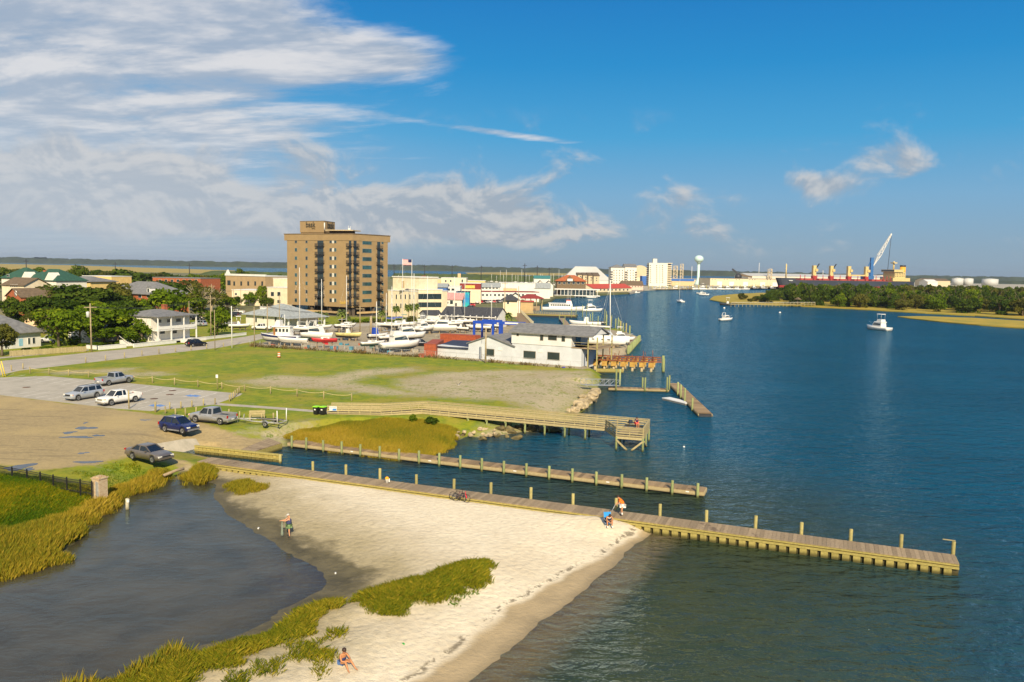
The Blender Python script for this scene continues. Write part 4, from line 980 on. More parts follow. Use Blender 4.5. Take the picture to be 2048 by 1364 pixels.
for i, (a, b) in enumerate(((( -2, 722), (6.5, 754)), ((2.5, 722), (11, 753)))):
 p = G(*b, 1.3); tt = at_y(*a, p.y)
 tag(MB().tube([(0, 0, 0), tuple(Vector(tt) - p)], .07, 7).build('guy_guard', mat('guard_yellow', (.85, .62, .02), .5, .06), None, p), ['yellow guy-wire guard leaning at the left edge, the left one of two', 'yellow guy-wire guard leaning at the left edge, the right one of two'][i], 'guard', 'yellow guards')
# traffic drum
p = G(558, 715, 1.3)
t = thing('traffic_drum', 'orange and white striped traffic drum on the lawn', 'drum', (p.x, p.y, 1.3))
M_ORG = mat('drum_orange', (.85, .16, .01), .5, .06)
MB().lathe([(.40, 0), (.40, .08), (.30, .10)], 14).build('base', M_BLKP, t)
for i, m_ in enumerate((M_ORG, M_WHITE, M_ORG, M_WHITE, M_ORG)): MB().lathe([(.31 - .012 * i, .10 + i * .2), (.30 - .012 * i, .295 + i * .2)], 14).build('band', m_, t)
# brick pillar and black fence
def brick_mat():
 m_ = bpy.data.materials.new('pillar_brick'); m_.use_nodes = True; t = NT(m_.node_tree)
 co = t.n('ShaderNodeTexCoord').outputs['Object']; x, y, z = t.xyz(co)
 b = t.n('ShaderNodeTexBrick', i_Color1=(.42, .24, .10, 1), i_Color2=(.56, .42, .22, 1), i_Mortar=(.62, .52, .38, 1), i_Scale=1.0)
 b.inputs['Brick Width'].default_value = .22; b.inputs['Row Height'].default_value = .085; b.inputs['Mortar Size'].default_value = .012
 t.set(b.inputs['Vector'], t.comb(t.math('ADD', x, y), z, 0))
 p_ = t.n('ShaderNodeBsdfPrincipled', i_Base_Color=b.outputs[0], i_Roughness=.9)
 bp = t.n('ShaderNodeBump', i_Strength=.5, i_Distance=.02, i_Height=t.math('SUBTRACT', 1.0, b.outputs[1])); t.set(p_.inputs['Normal'], bp.outputs[0])
 t.n('ShaderNodeOutputMaterial', i_Surface=p_.outputs[0]); return m_
p = G(195, 992, 1.0)
t = thing('brick_pillar', 'square brick gate pillar at the end of the black metal fence', 'pillar', (p.x, p.y + .4, p.z), UA)
bmt = brick_mat()
MB().box(-.42, -.42, -.4, .42, .42, 1.42).build('shaft', bmt, t); MB().box(-.48, -.48, 1.422, .48, .48, 1.50).build('cap', bmt, t); MB().box(-.36, -.36, 1.502, .36, .36, 1.58).build('cap_top', bmt, t)
MB().box(.10, -.50, .0, .20, -.42, 1.25).build('gate_post', M_GALV, t); MB().box(.28, -.50, .0, .36, -.42, 1.2).build('gate_post', M_GALV, t)
fp = [G(-70, 944, 1.1), G(-36, 950, 1.1), G(-5, 955, 1.1), G(24.6, 960.5, 1.1), G(54.4, 966, 1.1), G(81, 971.5, 1.1), G(107, 977.5, 1.1), G(134, 982.5, 1.1), G(161, 987, 1.1), G(184, 991, 1.1)]
t = thing('metal_fence', 'black metal picket fence along the bottom of the gravel lot', 'fence', tuple(fp[0]))
M_FENCE = mat('fence_black', (.012, .012, .014), .45, .1)
for p in fp: MB().cbox((p.x - fp[0].x, p.y - fp[0].y, .5), (.08, .08, 1.5)).build('post', M_FENCE, t)
for a, b in zip(fp, fp[1:]):
 a, b = a - fp[0], b - fp[0]; bb = MB(); n = int((b - a).length / .13)
 for i in range(1, n): q = a.lerp(b, i / n); bb.cbox((q.x, q.y, .56), (.022, .022, 1.1))
 tag(bb.build('pickets', M_FENCE, t), None, None, None, 'stuff')
 for h in (.15, .92, 1.1): MB().bar((a.x, a.y, h), (b.x, b.y, h), .04, .04).build('rail', M_FENCE, t)
# marker pile and log
p = G(255, 1018, 0)
t = thing('marker_pile', 'short whitewashed pile with dark bands standing in the lagoon edge', 'pile', tuple(p))
MB().lathe([(.16, -.6), (.155, .62), (.16, .86), (.12, .9)], 10).build('shaft', mat('white_pile', (.62, .56, .40), .8, .2, 3, col2=(.35, .30, .16)), t); MB().box(.02, -.17, .60, .2, .0, .84).build('plate', M_WHITE, t)
la, lb_ = G(327, 952, .6), G(368, 937, .9)
tag(MB().tube([(0, 0, .05), tuple((lb_ - la) * .5 + Vector((.1, .25, .1))), tuple(lb_ - la)], [.14, .15, .12], 8).build('log', M_PLANK, None, la), 'curved grey log edging the grass above the lagoon', 'log')
# ================================================================== people
M_SKIN = mat('skin', (0.62, 0.30, 0.15), 0.6, 0.06, 6); M_SKIN2 = mat('skin_tan', (0.50, 0.22, 0.09), 0.6, 0.06, 6)
M_HAIR = mat('hair_brown', (0.045, 0.02, 0.01), 0.6, 0.3, 20)
def skin(name, nodes, edges, m_, parent, sub=1, extra=()):
 names = list(nodes); me = bpy.data.meshes.new(name)
 me.from_pydata([nodes[n_][0] for n_ in names], [(names.index(a), names.index(b)) for a, b in edges], [])
 tmp = bpy.data.objects.new('tmp', me); COL.objects.link(tmp)
 tmp.modifiers.new('s', 'SKIN'); sd = tmp.modifiers.new('d', 'SUBSURF'); sd.levels = sub; sd.render_levels = sub
 sv = me.skin_vertices[0].data
 for i, n_ in enumerate(names):
  r_ = nodes[n_][1]; sv[i].radius = r_ if hasattr(r_, '__len__') else (r_, r_); sv[i].use_root = (i == 0)
 dg = bpy.context.evaluated_depsgraph_get(); ev = tmp.evaluated_get(dg)
 out = bpy.data.meshes.new_from_object(ev); bpy.data.objects.remove(tmp)
 out.materials.clear(); out.materials.append(m_); out.name = name
 for p in out.polygons: p.use_smooth = True
 return obj(name, out, parent)
def hand_nodes(nodes, edges, key, wrist, d, up, side):
 """palm and five curled fingers grown from a wrist joint."""
 d, up = Vector(d).normalized(), Vector(up).normalized(); sd = d.cross(up).normalized() * side
 w_ = Vector(wrist); palm = w_ + d * .07
 nodes[key + 'palm'] = (palm, (.034, .018)); edges.append((key + 'w', key + 'palm'))
 for i, (o_, l_) in enumerate(((-.03, .07), (-.01, .08), (.012, .076), (.032, .058))):
  b_ = palm + sd * o_ + d * .03; k1 = b_ + d * l_ * .5 - up * .012; k2 = b_ + d * l_ * .8 - up * .045
  for j, q in enumerate((b_, k1, k2)): nodes['%sf%d%d' % (key, i, j)] = (q, .0095)
  edges += [(key + 'palm', '%sf%d0' % (key, i)), ('%sf%d0' % (key, i), '%sf%d1' % (key, i)), ('%sf%d1' % (key, i), '%sf%d2' % (key, i))]
 t0 = w_ + d * .035 - sd * .035; t1 = t0 + d * .035 - sd * .02 - up * .01; t2 = t1 + d * .03 + sd * .005
 for j, q in enumerate((t0, t1, t2)): nodes['%st%d' % (key, j)] = (q, .010)
 edges += [(key + 'palm', key + 't0'), (key + 't0', key + 't1'), (key + 't1', key + 't2')]
def person(label, loc, rz, J, skin_m, clothes, hair=None, fat=1.0, group=None, sc=1.0, cap=None, glasses=False):
 t = thing('person', label, 'person', loc, rz); t.scale = (sc, sc, sc)
 rad = dict(pelvis=(.155 * fat, .12 * fat), belly=(.145 * fat, .115 * fat), chest=(.165 * fat, .12 * fat), neck=.055, head0=(.066, .078), head=(.082, .098), top=(.062, .072),
               shl=.062, shr=.062, ell=.045, elr=.045, lw=.032, rw=.032, hipl=.095 * fat ** .5, hipr=.095 * fat ** .5, knl=.062, knr=.062, cal=.055, car=.055, anl=.038, anr=.038, tol=.030, tor=.030)
 nodes = {}
 for n_ in ('pelvis', 'belly', 'chest', 'neck', 'head0', 'head', 'top', 'shl', 'ell', 'lw', 'shr', 'elr', 'rw', 'hipl', 'knl', 'anl', 'tol', 'hipr', 'knr', 'anr', 'tor'): nodes[n_] = (Vector(J[n_]), rad[n_])
 nodes['cal'] = (nodes['knl'][0].lerp(nodes['anl'][0], .35), .055); nodes['car'] = (nodes['knr'][0].lerp(nodes['anr'][0], .35), .055)
 edges = [('pelvis', 'belly'), ('belly', 'chest'), ('chest', 'neck'), ('neck', 'head0'), ('head0', 'head'), ('head', 'top'), ('chest', 'shl'), ('shl', 'ell'), ('ell', 'lw'), ('chest', 'shr'), ('shr', 'elr'), ('elr', 'rw'),
             ('pelvis', 'hipl'), ('hipl', 'knl'), ('knl', 'cal'), ('cal', 'anl'), ('anl', 'tol'), ('pelvis', 'hipr'), ('hipr', 'knr'), ('knr', 'car'), ('car', 'anr'), ('anr', 'tor')]
 for sd_, kx in ((1, 'l'), (-1, 'r')):
  wv, ev_ = Vector(J[kx + 'w']), Vector(J['el' + kx]); d = (wv - ev_).normalized()
  up = Vector((0, 0, 1)) if abs(d.z) < .8 else Vector((0, -1, 0)); up = (up - d * up.dot(d)).normalized()
  hand_nodes(nodes, edges, kx, wv, d, up, sd_)
  nodes[kx + 'w'] = (wv, .030)
 skin('body', nodes, edges, skin_m, t)
 for nm, keys, eds, gain, m_ in clothes:
  nn = {}
  for q in keys:
   if isinstance(q, tuple): a, b, f, r_ = q; nn[a + b] = (nodes[a][0].lerp(nodes[b][0], f), r_)
   else:
    r_ = nodes[q][1]; r_ = r_ if hasattr(r_, '__len__') else (r_, r_); nn[q] = (nodes[q][0], (r_[0] * gain * 1.16 + .015, r_[1] * gain * 1.16 + .015))
  skin(nm, nn, eds, m_, t, 2)
 hd = nodes['head'][0]; ax = (nodes['top'][0] - nodes['head0'][0]).normalized(); fc = Vector(J.get('face', (0, -1, 0))); fc = (fc - ax * fc.dot(ax)).normalized(); sx = fc.cross(ax)
 Pt = lambda a, b, c: hd + sx * a + fc * b + ax * c
 if hair:
  hb = MB(); rings = []
  for i in range(6):
   a = i / 5 * math.pi * .56; rr = math.sin(a) * .112 + .004
   rings.append([tuple(Pt(rr * math.cos(q) * .95, rr * math.sin(q) * 1.05 - .022, .03 + math.cos(a) * .115 - (.03 if math.sin(q) < 0 and i == 5 else 0))) for q in [2 * math.pi * j / 12 for j in range(12)]])
  hb.loft(rings, 0, True, True, True).build('hair', hair, t)
 if cap:
  cb = MB(); cb.loft([[tuple(Pt(rr * math.cos(q), rr * math.sin(q) * 1.1, z_)) for q in [2 * math.pi * j / 14 for j in range(14)]] for rr, z_ in ((.108, .035), (.108, .075), (.085, .125), (.03, .145))], 0, True, True, True)
  o = cb.build('cap', cap, t); MB().add([tuple(Pt(a, b, c)) for a, b, c in ((-.08, .09, .05), (.08, .09, .05), (.07, .2, .035), (-.07, .2, .035), (-.08, .09, .04), (.08, .09, .04), (.07, .2, .025), (-.07, .2, .025))], [(0, 1, 2, 3), (7, 6, 5, 4), (1, 2, 6, 5), (2, 3, 7, 6), (3, 0, 4, 7)]).build('peak', cap, o)
 fb = MB()
 for s_ in (-1, 1): fb.loft([[tuple(Pt(s_ * .034 + r_ * math.cos(q), .088 + z_, .012 + r_ * math.sin(q))) for q in [2 * math.pi * j / 8 for j in range(8)]] for r_, z_ in ((.014, 0), (.008, .012))])
 fb.build('eyes', M_DARK, t)
 if glasses:
  gb = MB()
  for s_ in (-1, 1): gb.loft([[tuple(Pt(s_ * .036 + .03 * math.cos(q), .100 + z_, .012 + .022 * math.sin(q))) for q in [2 * math.pi * j / 8 for j in range(8)]] for z_ in (0, .012)])
  gb.build('sunglasses', M_DARK, t)
 MB().loft([[tuple(Pt(a * r_, .085 + b, -.018 + c)) for a, c in ((-.016, -.012), (.016, -.012), (.0, .03))] for r_, b in ((1, 0), (.4, .03))]).build('nose', skin_m, t)
 MB().loft([[tuple(Pt(a, .078 + b, -.052 + c)) for a, c in ((-.024, 0), (0, -.008), (.024, 0), (0, .008))] for b in (0, .012)]).build('mouth', mat('lips', (.35, .08, .06), .5), t)
 for s_ in (-1, 1): MB().loft([[tuple(Pt(s_ * (.082 + e_), b * r_, -.005 + c * r_)) for b, c in ((-.018, -.028), (.018, -.028), (.022, .03), (-.02, .034))] for e_, r_ in ((0, 1), (.016, .7))]).build('ear', skin_m, t)
 return t
stand = dict(pelvis=(0, 0, .95), belly=(0, -.01, 1.10), chest=(0, 0, 1.30), neck=(0, 0, 1.47), head0=(0, -.01, 1.55), head=(0, -.015, 1.63), top=(0, -.01, 1.71),
             shl=(.19, 0, 1.41), ell=(.27, 0, 1.13), lw=(.29, -.08, .90), shr=(-.19, 0, 1.41), elr=(-.27, 0, 1.13), rw=(-.29, -.08, .90),
             hipl=(.10, 0, .90), knl=(.11, -.02, .50), anl=(.12, .02, .08), tol=(.13, -.13, .04), hipr=(-.10, 0, .90), knr=(-.11, -.02, .50), anr=(-.12, .02, .08), tor=(-.13, -.13, .04))
torso_e = [('pelvis', 'belly'), ('belly', 'chest'), ('chest', 'shl'), ('chest', 'shr')]
leg_e = [('pelvis', 'hipl'), ('hipl', 'hiplknl'), ('pelvis', 'hipr'), ('hipr', 'hiprknr')]
gz = lambda x, y: float(ground_z(np.array([x]), np.array([y]))[0])
def on_ground(px, py):
 z = .6
 for _ in range(6): p = G(px, py, z); z = gz(p.x, p.y)
 return Vector((p.x, p.y, z))
# man with a cast net
J = dict(stand); J.update(shl=(.21, .0, 1.40), shr=(-.21, .0, 1.40), ell=(.20, -.26, 1.28), lw=(.10, -.50, 1.30), elr=(-.16, -.28, 1.26), rw=(-.05, -.52, 1.28), knl=(.16, 0, .5), anl=(.20, .03, .08), tol=(.24, -.12, .04), knr=(-.16, 0, .5), anr=(-.2, .03, .08), tor=(-.24, -.12, .04), head=(0, -.05, 1.62), top=(0, -.06, 1.70))
M_NAVY = mat('navy_cloth', (.05, .06, .13), .9, .15, 8); M_GREENC = mat('green_cloth', (.17, .26, .11), .9, .15, 8)
p = on_ground(578, 1073)
man = person('man in navy tank top and green shorts holding a net on the sand', p, R(-70), J, M_SKIN, [
 ('tank_top', ['pelvis', 'belly', 'chest', ('chest', 'neck', .5, .14)], [('pelvis', 'belly'), ('belly', 'chest'), ('chest', 'chestneck')], 1.12, M_NAVY),
 ('shorts', ['pelvis', 'hipl', 'hipr', ('hipl', 'knl', .8, .085), ('hipr', 'knr', .8, .085)], leg_e, .92, M_GREENC),
 ('shoe', ['anl', 'tol'], [('anl', 'tol')], 1.05, M_DARK), ('shoe', ['anr', 'tor'], [('anr', 'tor')], 1.05, M_DARK)], None, 1.38, cap=mat('cap_cloth', (.55, .52, .45), .9))
nb = MB(); rr = []
for i in range(7):
 f = i / 6; rr.append([(.06 + (.05 + .16 * f) * math.cos(a) * .9, -.50 + (.03 + .08 * f) * math.sin(a), 1.25 - 1.05 * f) for a in [2 * math.pi * j / 10 for j in range(10)]])
nb.loft(rr, 0, True, False, True)
def net_mat():
 m_ = bpy.data.materials.new('net'); m_.use_nodes = True; t = NT(m_.node_tree)
 d = t.n('ShaderNodeBsdfDiffuse', i_Color=(.45, .55, .42, 1)); tr = t.n('ShaderNodeBsdfTransparent')
 ms = t.n('ShaderNodeMixShader', i_0=.72, i_1=d.outputs[0], i_2=tr.outputs[0]); t.n('ShaderNodeOutputMaterial', i_Surface=ms.outputs[0]); return m_
no = nb.build('cast_net', net_mat(), None, p, R(-70)); tag(no, 'translucent green cast net hanging from the man on the sand', 'net')
# woman sitting on the sand
J = dict(pelvis=(0, .10, .12), belly=(0, .06, .27), chest=(0, -.02, .44), neck=(0, -.07, .60), head0=(0, -.10, .67), head=(0, -.12, .75), top=(0, -.11, .83),
         shl=(.17, -.03, .54), ell=(.24, -.22, .36), lw=(.10, -.42, .36), shr=(-.17, -.03, .54), elr=(-.22, -.24, .33), rw=(-.02, -.42, .34),
         hipl=(.10, .06, .12), knl=(.17, -.38, .36), anl=(.24, -.74, .05), tol=(.26, -.90, .03), hipr=(-.10, .06, .12), knr=(-.10, -.40, .32), anr=(-.14, -.72, .05), tor=(-.16, -.88, .03), face=(-.3, -1, .05))
p = on_ground(686, 1330)
person('woman in dark blue swimsuit top, denim shorts and sunglasses sitting on the sand', p, R(42), J, M_SKIN2, [
 ('swim_top', ['pelvis', 'belly', 'chest'], [('pelvis', 'belly'), ('belly', 'chest')], 1.06, mat('swim_navy', (.02, .03, .10), .7)),
 ('shorts', ['pelvis', 'hipl', 'hipr', ('hipl', 'knl', .35, .09), ('hipr', 'knr', .35, .09)], leg_e, .85, mat('denim', (.07, .15, .36), .9, .2, 8))], M_HAIR, 1.0, glasses=True, sc=1.06)
# person in orange leaning on a pole
J = dict(stand); J.update(pelvis=(0, .08, .93), belly=(0, .02, 1.08), chest=(0, -.14, 1.25), neck=(0, -.24, 1.40), head0=(0, -.29, 1.46), head=(0, -.33, 1.53), top=(0, -.36, 1.60), shl=(.18, -.17, 1.35), ell=(.20, -.28, 1.08), lw=(.08, -.44, .98), shr=(-.18, -.17, 1.35), elr=(-.2, -.26, 1.08), rw=(-.04, -.44, .96), hipl=(.10, .06, .89), hipr=(-.10, .06, .89), face=(0, -1, -.3))
p = G(1243, 1031, .905)
M_ORS = mat('orange_cloth', (.85, .19, .01), .9, .1, 8); M_WHC = mat('white_cloth', (.80, .77, .72), .9, .06, 8)
person('person in orange shirt and white shorts stooping on the dock', p, R(-82), J, M_SKIN, [
 ('shirt', ['pelvis', 'belly', 'chest', 'shl', 'shr', ('shl', 'ell', .7, .07), ('shr', 'elr', .7, .07)], torso_e + [('shl', 'shlell'), ('shr', 'shrelr')], 1.10, M_ORS),
 ('shorts', ['pelvis', 'hipl', 'hipr', ('hipl', 'knl', .6, .10), ('hipr', 'knr', .6, .10)], leg_e, 1.16, M_WHC),
 ('sock', [('knl', 'anl', .45, .058), 'anl'], [('knlanl', 'anl')], 1.1, M_WHC), ('sock', [('knr', 'anr', .45, .058), 'anr'], [('knranr', 'anr')], 1.1, M_WHC),
 ('shoe', ['anl', 'tol'], [('anl', 'tol')], 1.1, M_DARK), ('shoe', ['anr', 'tor'], [('anr', 'tor')], 1.1, M_DARK)], M_HAIR, 1.12)
d_ = Vector((math.sin(R(-82)), -math.cos(R(-82)), 0))
for i, o_ in enumerate((.0, .14)):
 q = p + d_ * .52
 tag(MB().tube([tuple(Vector((0, .04 * i, .96))), (d_.x * .45 - d_.y * o_, d_.y * .45 + o_, .02)], .014, 6).build('pole', M_ALU, None, q), ['thin metal pole held by the person in orange', 'second thin pole splayed beside the first on the dock'][i], 'pole')
# seated person in a blue folding chair
p = on_ground(1217, 1051)
J = dict(pelvis=(0, .12, .42), belly=(0, .04, .55), chest=(0, -.12, .68), neck=(0, -.24, .80), head0=(0, -.30, .84), head=(0, -.35, .90), top=(0, -.37, .97), shl=(.19, -.14, .78), ell=(.25, -.36, .56), lw=(.10, -.50, .46), shr=(-.19, -.14, .78), elr=(-.25, -.36, .56), rw=(-.06, -.50, .44),
         hipl=(.11, .08, .42), knl=(.20, -.34, .46), anl=(.18, -.40, .09), tol=(.20, -.56, .04), hipr=(-.11, .08, .42), knr=(-.20, -.34, .46), anr=(-.18, -.40, .09), tor=(-.20, -.56, .04), face=(0, -1, -.5))
person('tanned person in black top with white collar hunched in the blue beach chair', p, R(8), J, M_SKIN2, [
 ('top', ['pelvis', 'belly', 'chest', 'shl', 'shr'], torso_e, 1.05, mat('black_cloth', (.015, .013, .016), .9)),
 ('collar', [('chest', 'shl', .95, .07), 'chest', ('chest', 'shr', .95, .07)], [('chestshl', 'chest'), ('chest', 'chestshr')], .72, M_WHC),
 ('shorts', ['pelvis', 'hipl', 'hipr', ('hipl', 'knl', .6, .10), ('hipr', 'knr', .6, .10)], leg_e, 1.08, mat('dark_shorts', (.03, .03, .05), .9)),
 ('shoe', ['anl', 'tol'], [('anl', 'tol')], 1.2, M_WHC), ('shoe', ['anr', 'tor'], [('anr', 'tor')], 1.2, M_WHC)], M_HAIR, 1.15)
M_BLUEC = mat('chair_blue', (.02, .26, .62), .8, .08, 6)
t = thing('beach_chair', 'low folding beach chair with bright blue fabric on the sand', 'chair', p, R(8))
MB().bar((0, -.22, .26), (0, .24, .24), .56, .03).build('seat', M_BLUEC, t); MB().bar((0, .25, .25), (0, .52, .95), .56, .03).build('backrest', M_BLUEC, t)
for s_ in (-.29, .29):
 MB().tube([(s_, .55, 1.0), (s_, .22, .22), (s_, -.25, 0)], .016, 6).build('leg', M_ALU, t); MB().tube([(s_, -.24, .26), (s_, .22, .22), (s_, .40, 0)], .016, 6).build('leg', M_ALU, t)
 MB().bar((s_, -.2, .50), (s_, .32, .52), .05, .03).build('armrest', M_ALU, t)
# person on the platform
pz = DZ + .02
q = BL.lerp(BR, .52) - e_n * .42
J = dict(pelvis=(0, .05, .56), belly=(0, .02, .70), chest=(0, -.02, .88), neck=(0, -.03, 1.04), head0=(0, -.05, 1.10), head=(0, -.06, 1.18), top=(0, -.05, 1.26), shl=(.17, -.02, .97), ell=(.23, -.10, .74), lw=(.12, -.32, .66), shr=(-.17, -.02, .97), elr=(-.23, -.10, .74), rw=(-.10, -.32, .66),
         hipl=(.09, .02, .55), knl=(.12, -.42, .56), anl=(.12, -.44, .10), tol=(.13, -.58, .05), hipr=(-.09, .02, .55), knr=(-.12, -.42, .56), anr=(-.12, -.44, .10), tor=(-.13, -.58, .05))
person('person in dark top and bright red skirt sitting on the boardwalk platform', (q.x, q.y, DZ), R(10), J, M_SKIN, [
 ('top', ['pelvis', 'belly', 'chest', 'shl', 'shr', ('shl', 'ell', .6, .06), ('shr', 'elr', .6, .06)], torso_e + [('shl', 'shlell'), ('shr', 'shrelr')], 1.06, mat('plum_cloth', (.05, .02, .06), .9)),
 ('skirt', ['pelvis', 'hipl', 'hipr', ('hipl', 'knl', 1.0, .13), ('hipr', 'knr', 1.0, .13)], leg_e, 1.2, mat('red_cloth', (.80, .02, .05), .9))], M_HAIR, 1.0)
bg_ = q - e_d * .75
tag(MB().loft([[(x * s_, y * s_, z) for x, y in ((-.22, -.14), (.22, -.14), (.22, .14), (-.22, .14))] for s_, z in ((1, 0), (1.05, .3), (.6, .45))]).build('bag', mat('bag_navy', (.02, .03, .05), .8), None, (bg_.x, bg_.y, DZ + .485), R(20)), 'dark bag on the platform seat beside the seated person', 'bag')
# ---- bicycles
def bicycle(label, p, rz, lean, fork_m, frame_m):
 t = thing('bicycle', label, 'bicycle', p, rz); t.rotation_euler = (lean, 0, rz)
 for i, x_ in enumerate((-.52, .52)):
  tb = MB(); n = 22
  tb.tube([(x_ + .33 * math.cos(a), 0, .34 + .33 * math.sin(a)) for a in [2 * math.pi * j / n for j in range(n + 1)]], .022, 6, caps=False)
  w_ = tb.build('wheel', M_TYRE, t); sp_ = MB()
  for j in range(10):
   a = math.pi * 2 * j / 10; sp_.bar((x_, 0, .34), (x_ + .32 * math.cos(a), 0, .34 + .32 * math.sin(a)), .005, .005)
  sp_.build('spokes', M_ALU, w_)
 f = MB()
 f.tube([(-.52, 0, .34), (-.08, 0, .30), (.36, 0, .72)], .02, 6); f.tube([(-.52, 0, .34), (-.2, 0, .78), (.36, 0, .80)], .018, 6); f.tube([(-.08, 0, .30), (-.22, 0, .86)], .018, 6)
 f.build('frame', frame_m, t)
 MB().tube([(.52, .05, .34), (.42, .05, .62), (.36, 0, .72), (.34, 0, .92)], .026, 6).tube([(.52, -.05, .34), (.42, -.05, .62), (.36, 0, .72)], .026, 6).build('fork', fork_m, t)
 MB().tube([(.30, -.3, .95), (.36, 0, .94), (.30, .3, .95)], .016, 6).build('handlebar', M_BLKP, t)
 MB().loft([[(-.36, -.08, .88), (-.36, .08, .88), (-.36, .06, .84), (-.36, -.06, .84)], [(-.1, -.03, .89), (-.1, .03, .89), (-.1, .02, .86), (-.1, -.02, .86)]]).build('saddle', M_BLKP, t)
 MB().loft([[(-.08 + .1 * math.cos(a), y_, .30 + .1 * math.sin(a)) for a in [2 * math.pi * j / 12 for j in range(12)]] for y_ in (-.04, -.03)]).tube([(-.08, -.06, .30), (.05, -.06, .18)], .012, 5).build('crank', M_BLKP, t)
p = on_ground(922, 1001.5); p2 = p + nd_n * -.0
bicycle('bicycle with a bright red fork leaning on the dock edge', p + nd_dir * .1 - nd_n * .28, ang(nd_dir), R(-14), mat('fork_red', (.75, .02, .04), .4), mat('bike_maroon', (.10, .02, .03), .4))
bicycle('dark bicycle behind the red-forked one against the dock', p - nd_dir * .28 - nd_n * .02, ang(nd_dir), R(-12), M_BLKP, M_BLKP)
# ---- bucket
p = G(774, 966, .905)
t = thing('bucket', 'white bucket with an orange cloth on top standing on the dock', 'bucket', p)
MB().lathe([(.14, 0), (.17, .36), (.18, .37)], 14).build('body', M_WHITE, t); MB().lathe([(.17, .372), (.20, .44), (.13, .55), (.03, .60)], 10).build('cloth', mat('cloth_orange', (.88, .36, .02), .9), t)
MB().bar((.2, 0, .1), (.2, .02, .42), .09, .05).build('bottle', M_WHITE, t)
# ---- bird, buoys, litter
p = at_y(917, 770, 118)
t = thing('gull', 'grey and white gull flying low over the bare ground', 'bird', p, R(120))
MB().loft([[(x_, r_ * math.cos(a), r_ * math.sin(a)) for a in [2 * math.pi * j / 8 for j in range(8)]] for x_, r_ in ((-.25, .02), (-.1, .06), (.08, .07), (.2, .045), (.27, .01))], 0, True, True, True).build('body', M_WHITE, t)
for s_ in (-1, 1): MB().add([(.1, s_ * .05, .03), (-.08, s_ * .05, .03), (-.04, s_ * .35, .32), (.10, s_ * .35, .34), (-.15, s_ * .62, .42), (.1, s_ * .05, .05), (-.08, s_ * .05, .05), (-.04, s_ * .35, .34), (.10, s_ * .35, .36)], [(0, 1, 2, 3), (3, 2, 4), (8, 7, 6, 5), (4, 7, 8)]).build('wing', mat('wing_grey', (.10, .10, .11), .8), t)
for px, py, lab in ((1368, 894, 'small white float drifting off the boardwalk platform'), (1560, 625.5, 'white mooring float off the island marsh'), (1448.5, 616.5, 'white mooring float off the island jetty')):
 p = G(px, py); s_ = p.y / 90 * .13
 tag(MB().lathe([(.02, -s_), (s_ * .8, -s_ * .6), (s_, 0), (s_ * .7, s_ * .7), (.03, s_)], 10).build('mooring_float', M_WHITE, None, p), lab, 'float')
for px, py, m_, lab in ((807, 1288, mat('litter_green', (.03, .38, .06), .5), 'crushed green can lying on the sand'), (517, 1057, M_WHITE, 'white shell on the wet mud by the lagoon'), (671, 1147, M_WHITE, 'tiny white shell on the damp flat'), (1127, 735.5, mat('litter_blue', (.02, .02, .5), .6), 'blue tarp scrap by the white boathouse')):
 p = on_ground(px, py); s_ = p.y / 60 * .13
 tag(MB().loft([[(a * s_, b * s_, z_ * s_) for a, b in ((-1, -.4), (.9, -.5), (1.1, .3), (-.8, .5))] for z_ in (0, .5)]).build('litter', m_, None, p, rnd.random() * 6), lab, 'litter')
# ================================================================== marsh grass and dune grass (nobody could count the blades)
def grass_mat(name, cols):
 m_ = bpy.data.materials.new(name); m_.use_nodes = True; t = NT(m_.node_tree)
 a = t.n('ShaderNodeAttribute', attribute_name='tone').outputs['Fac']; h = t.n('ShaderNodeAttribute', attribute_name='up').outputs['Fac']
 r_ = t.n('ShaderNodeValToRGB'); cr = r_.color_ramp
 cr.elements[0].position, cr.elements[0].color = 0, (*cols[0], 1); cr.elements[1].position, cr.elements[1].color = 1, (*cols[-1], 1)
 for i, c in enumerate(cols[1:-1]): e = cr.elements.new((i + 1) / (len(cols) - 1)); e.color = (*c, 1)
 t.set(r_.inputs[0], a)
 d = t.n('ShaderNodeBsdfDiffuse', i_Color=r_.outputs[0]); tl = t.n('ShaderNodeBsdfTranslucent', i_Color=r_.outputs[0])
 ms = t.n('ShaderNodeMixShader', i_0=.3, i_1=d.outputs[0], i_2=tl.outputs[0]); t.n('ShaderNodeOutputMaterial', i_Surface=ms.outputs[0])
 return m_
GR_GOLD = grass_mat('marsh_blades', [(.13, .165, .018), (.24, .225, .02), (.38, .28, .024), (.50, .35, .05)])
GR_GREEN = grass_mat('dune_blades', [(.085, .125, .010), (.17, .19, .013), (.30, .25, .018), (.46, .34, .04)])
GR_BUSH = grass_mat('bank_blades', [(.055, .12, .008), (.11, .17, .008), (.22, .215, .01), (.40, .28, .012)])
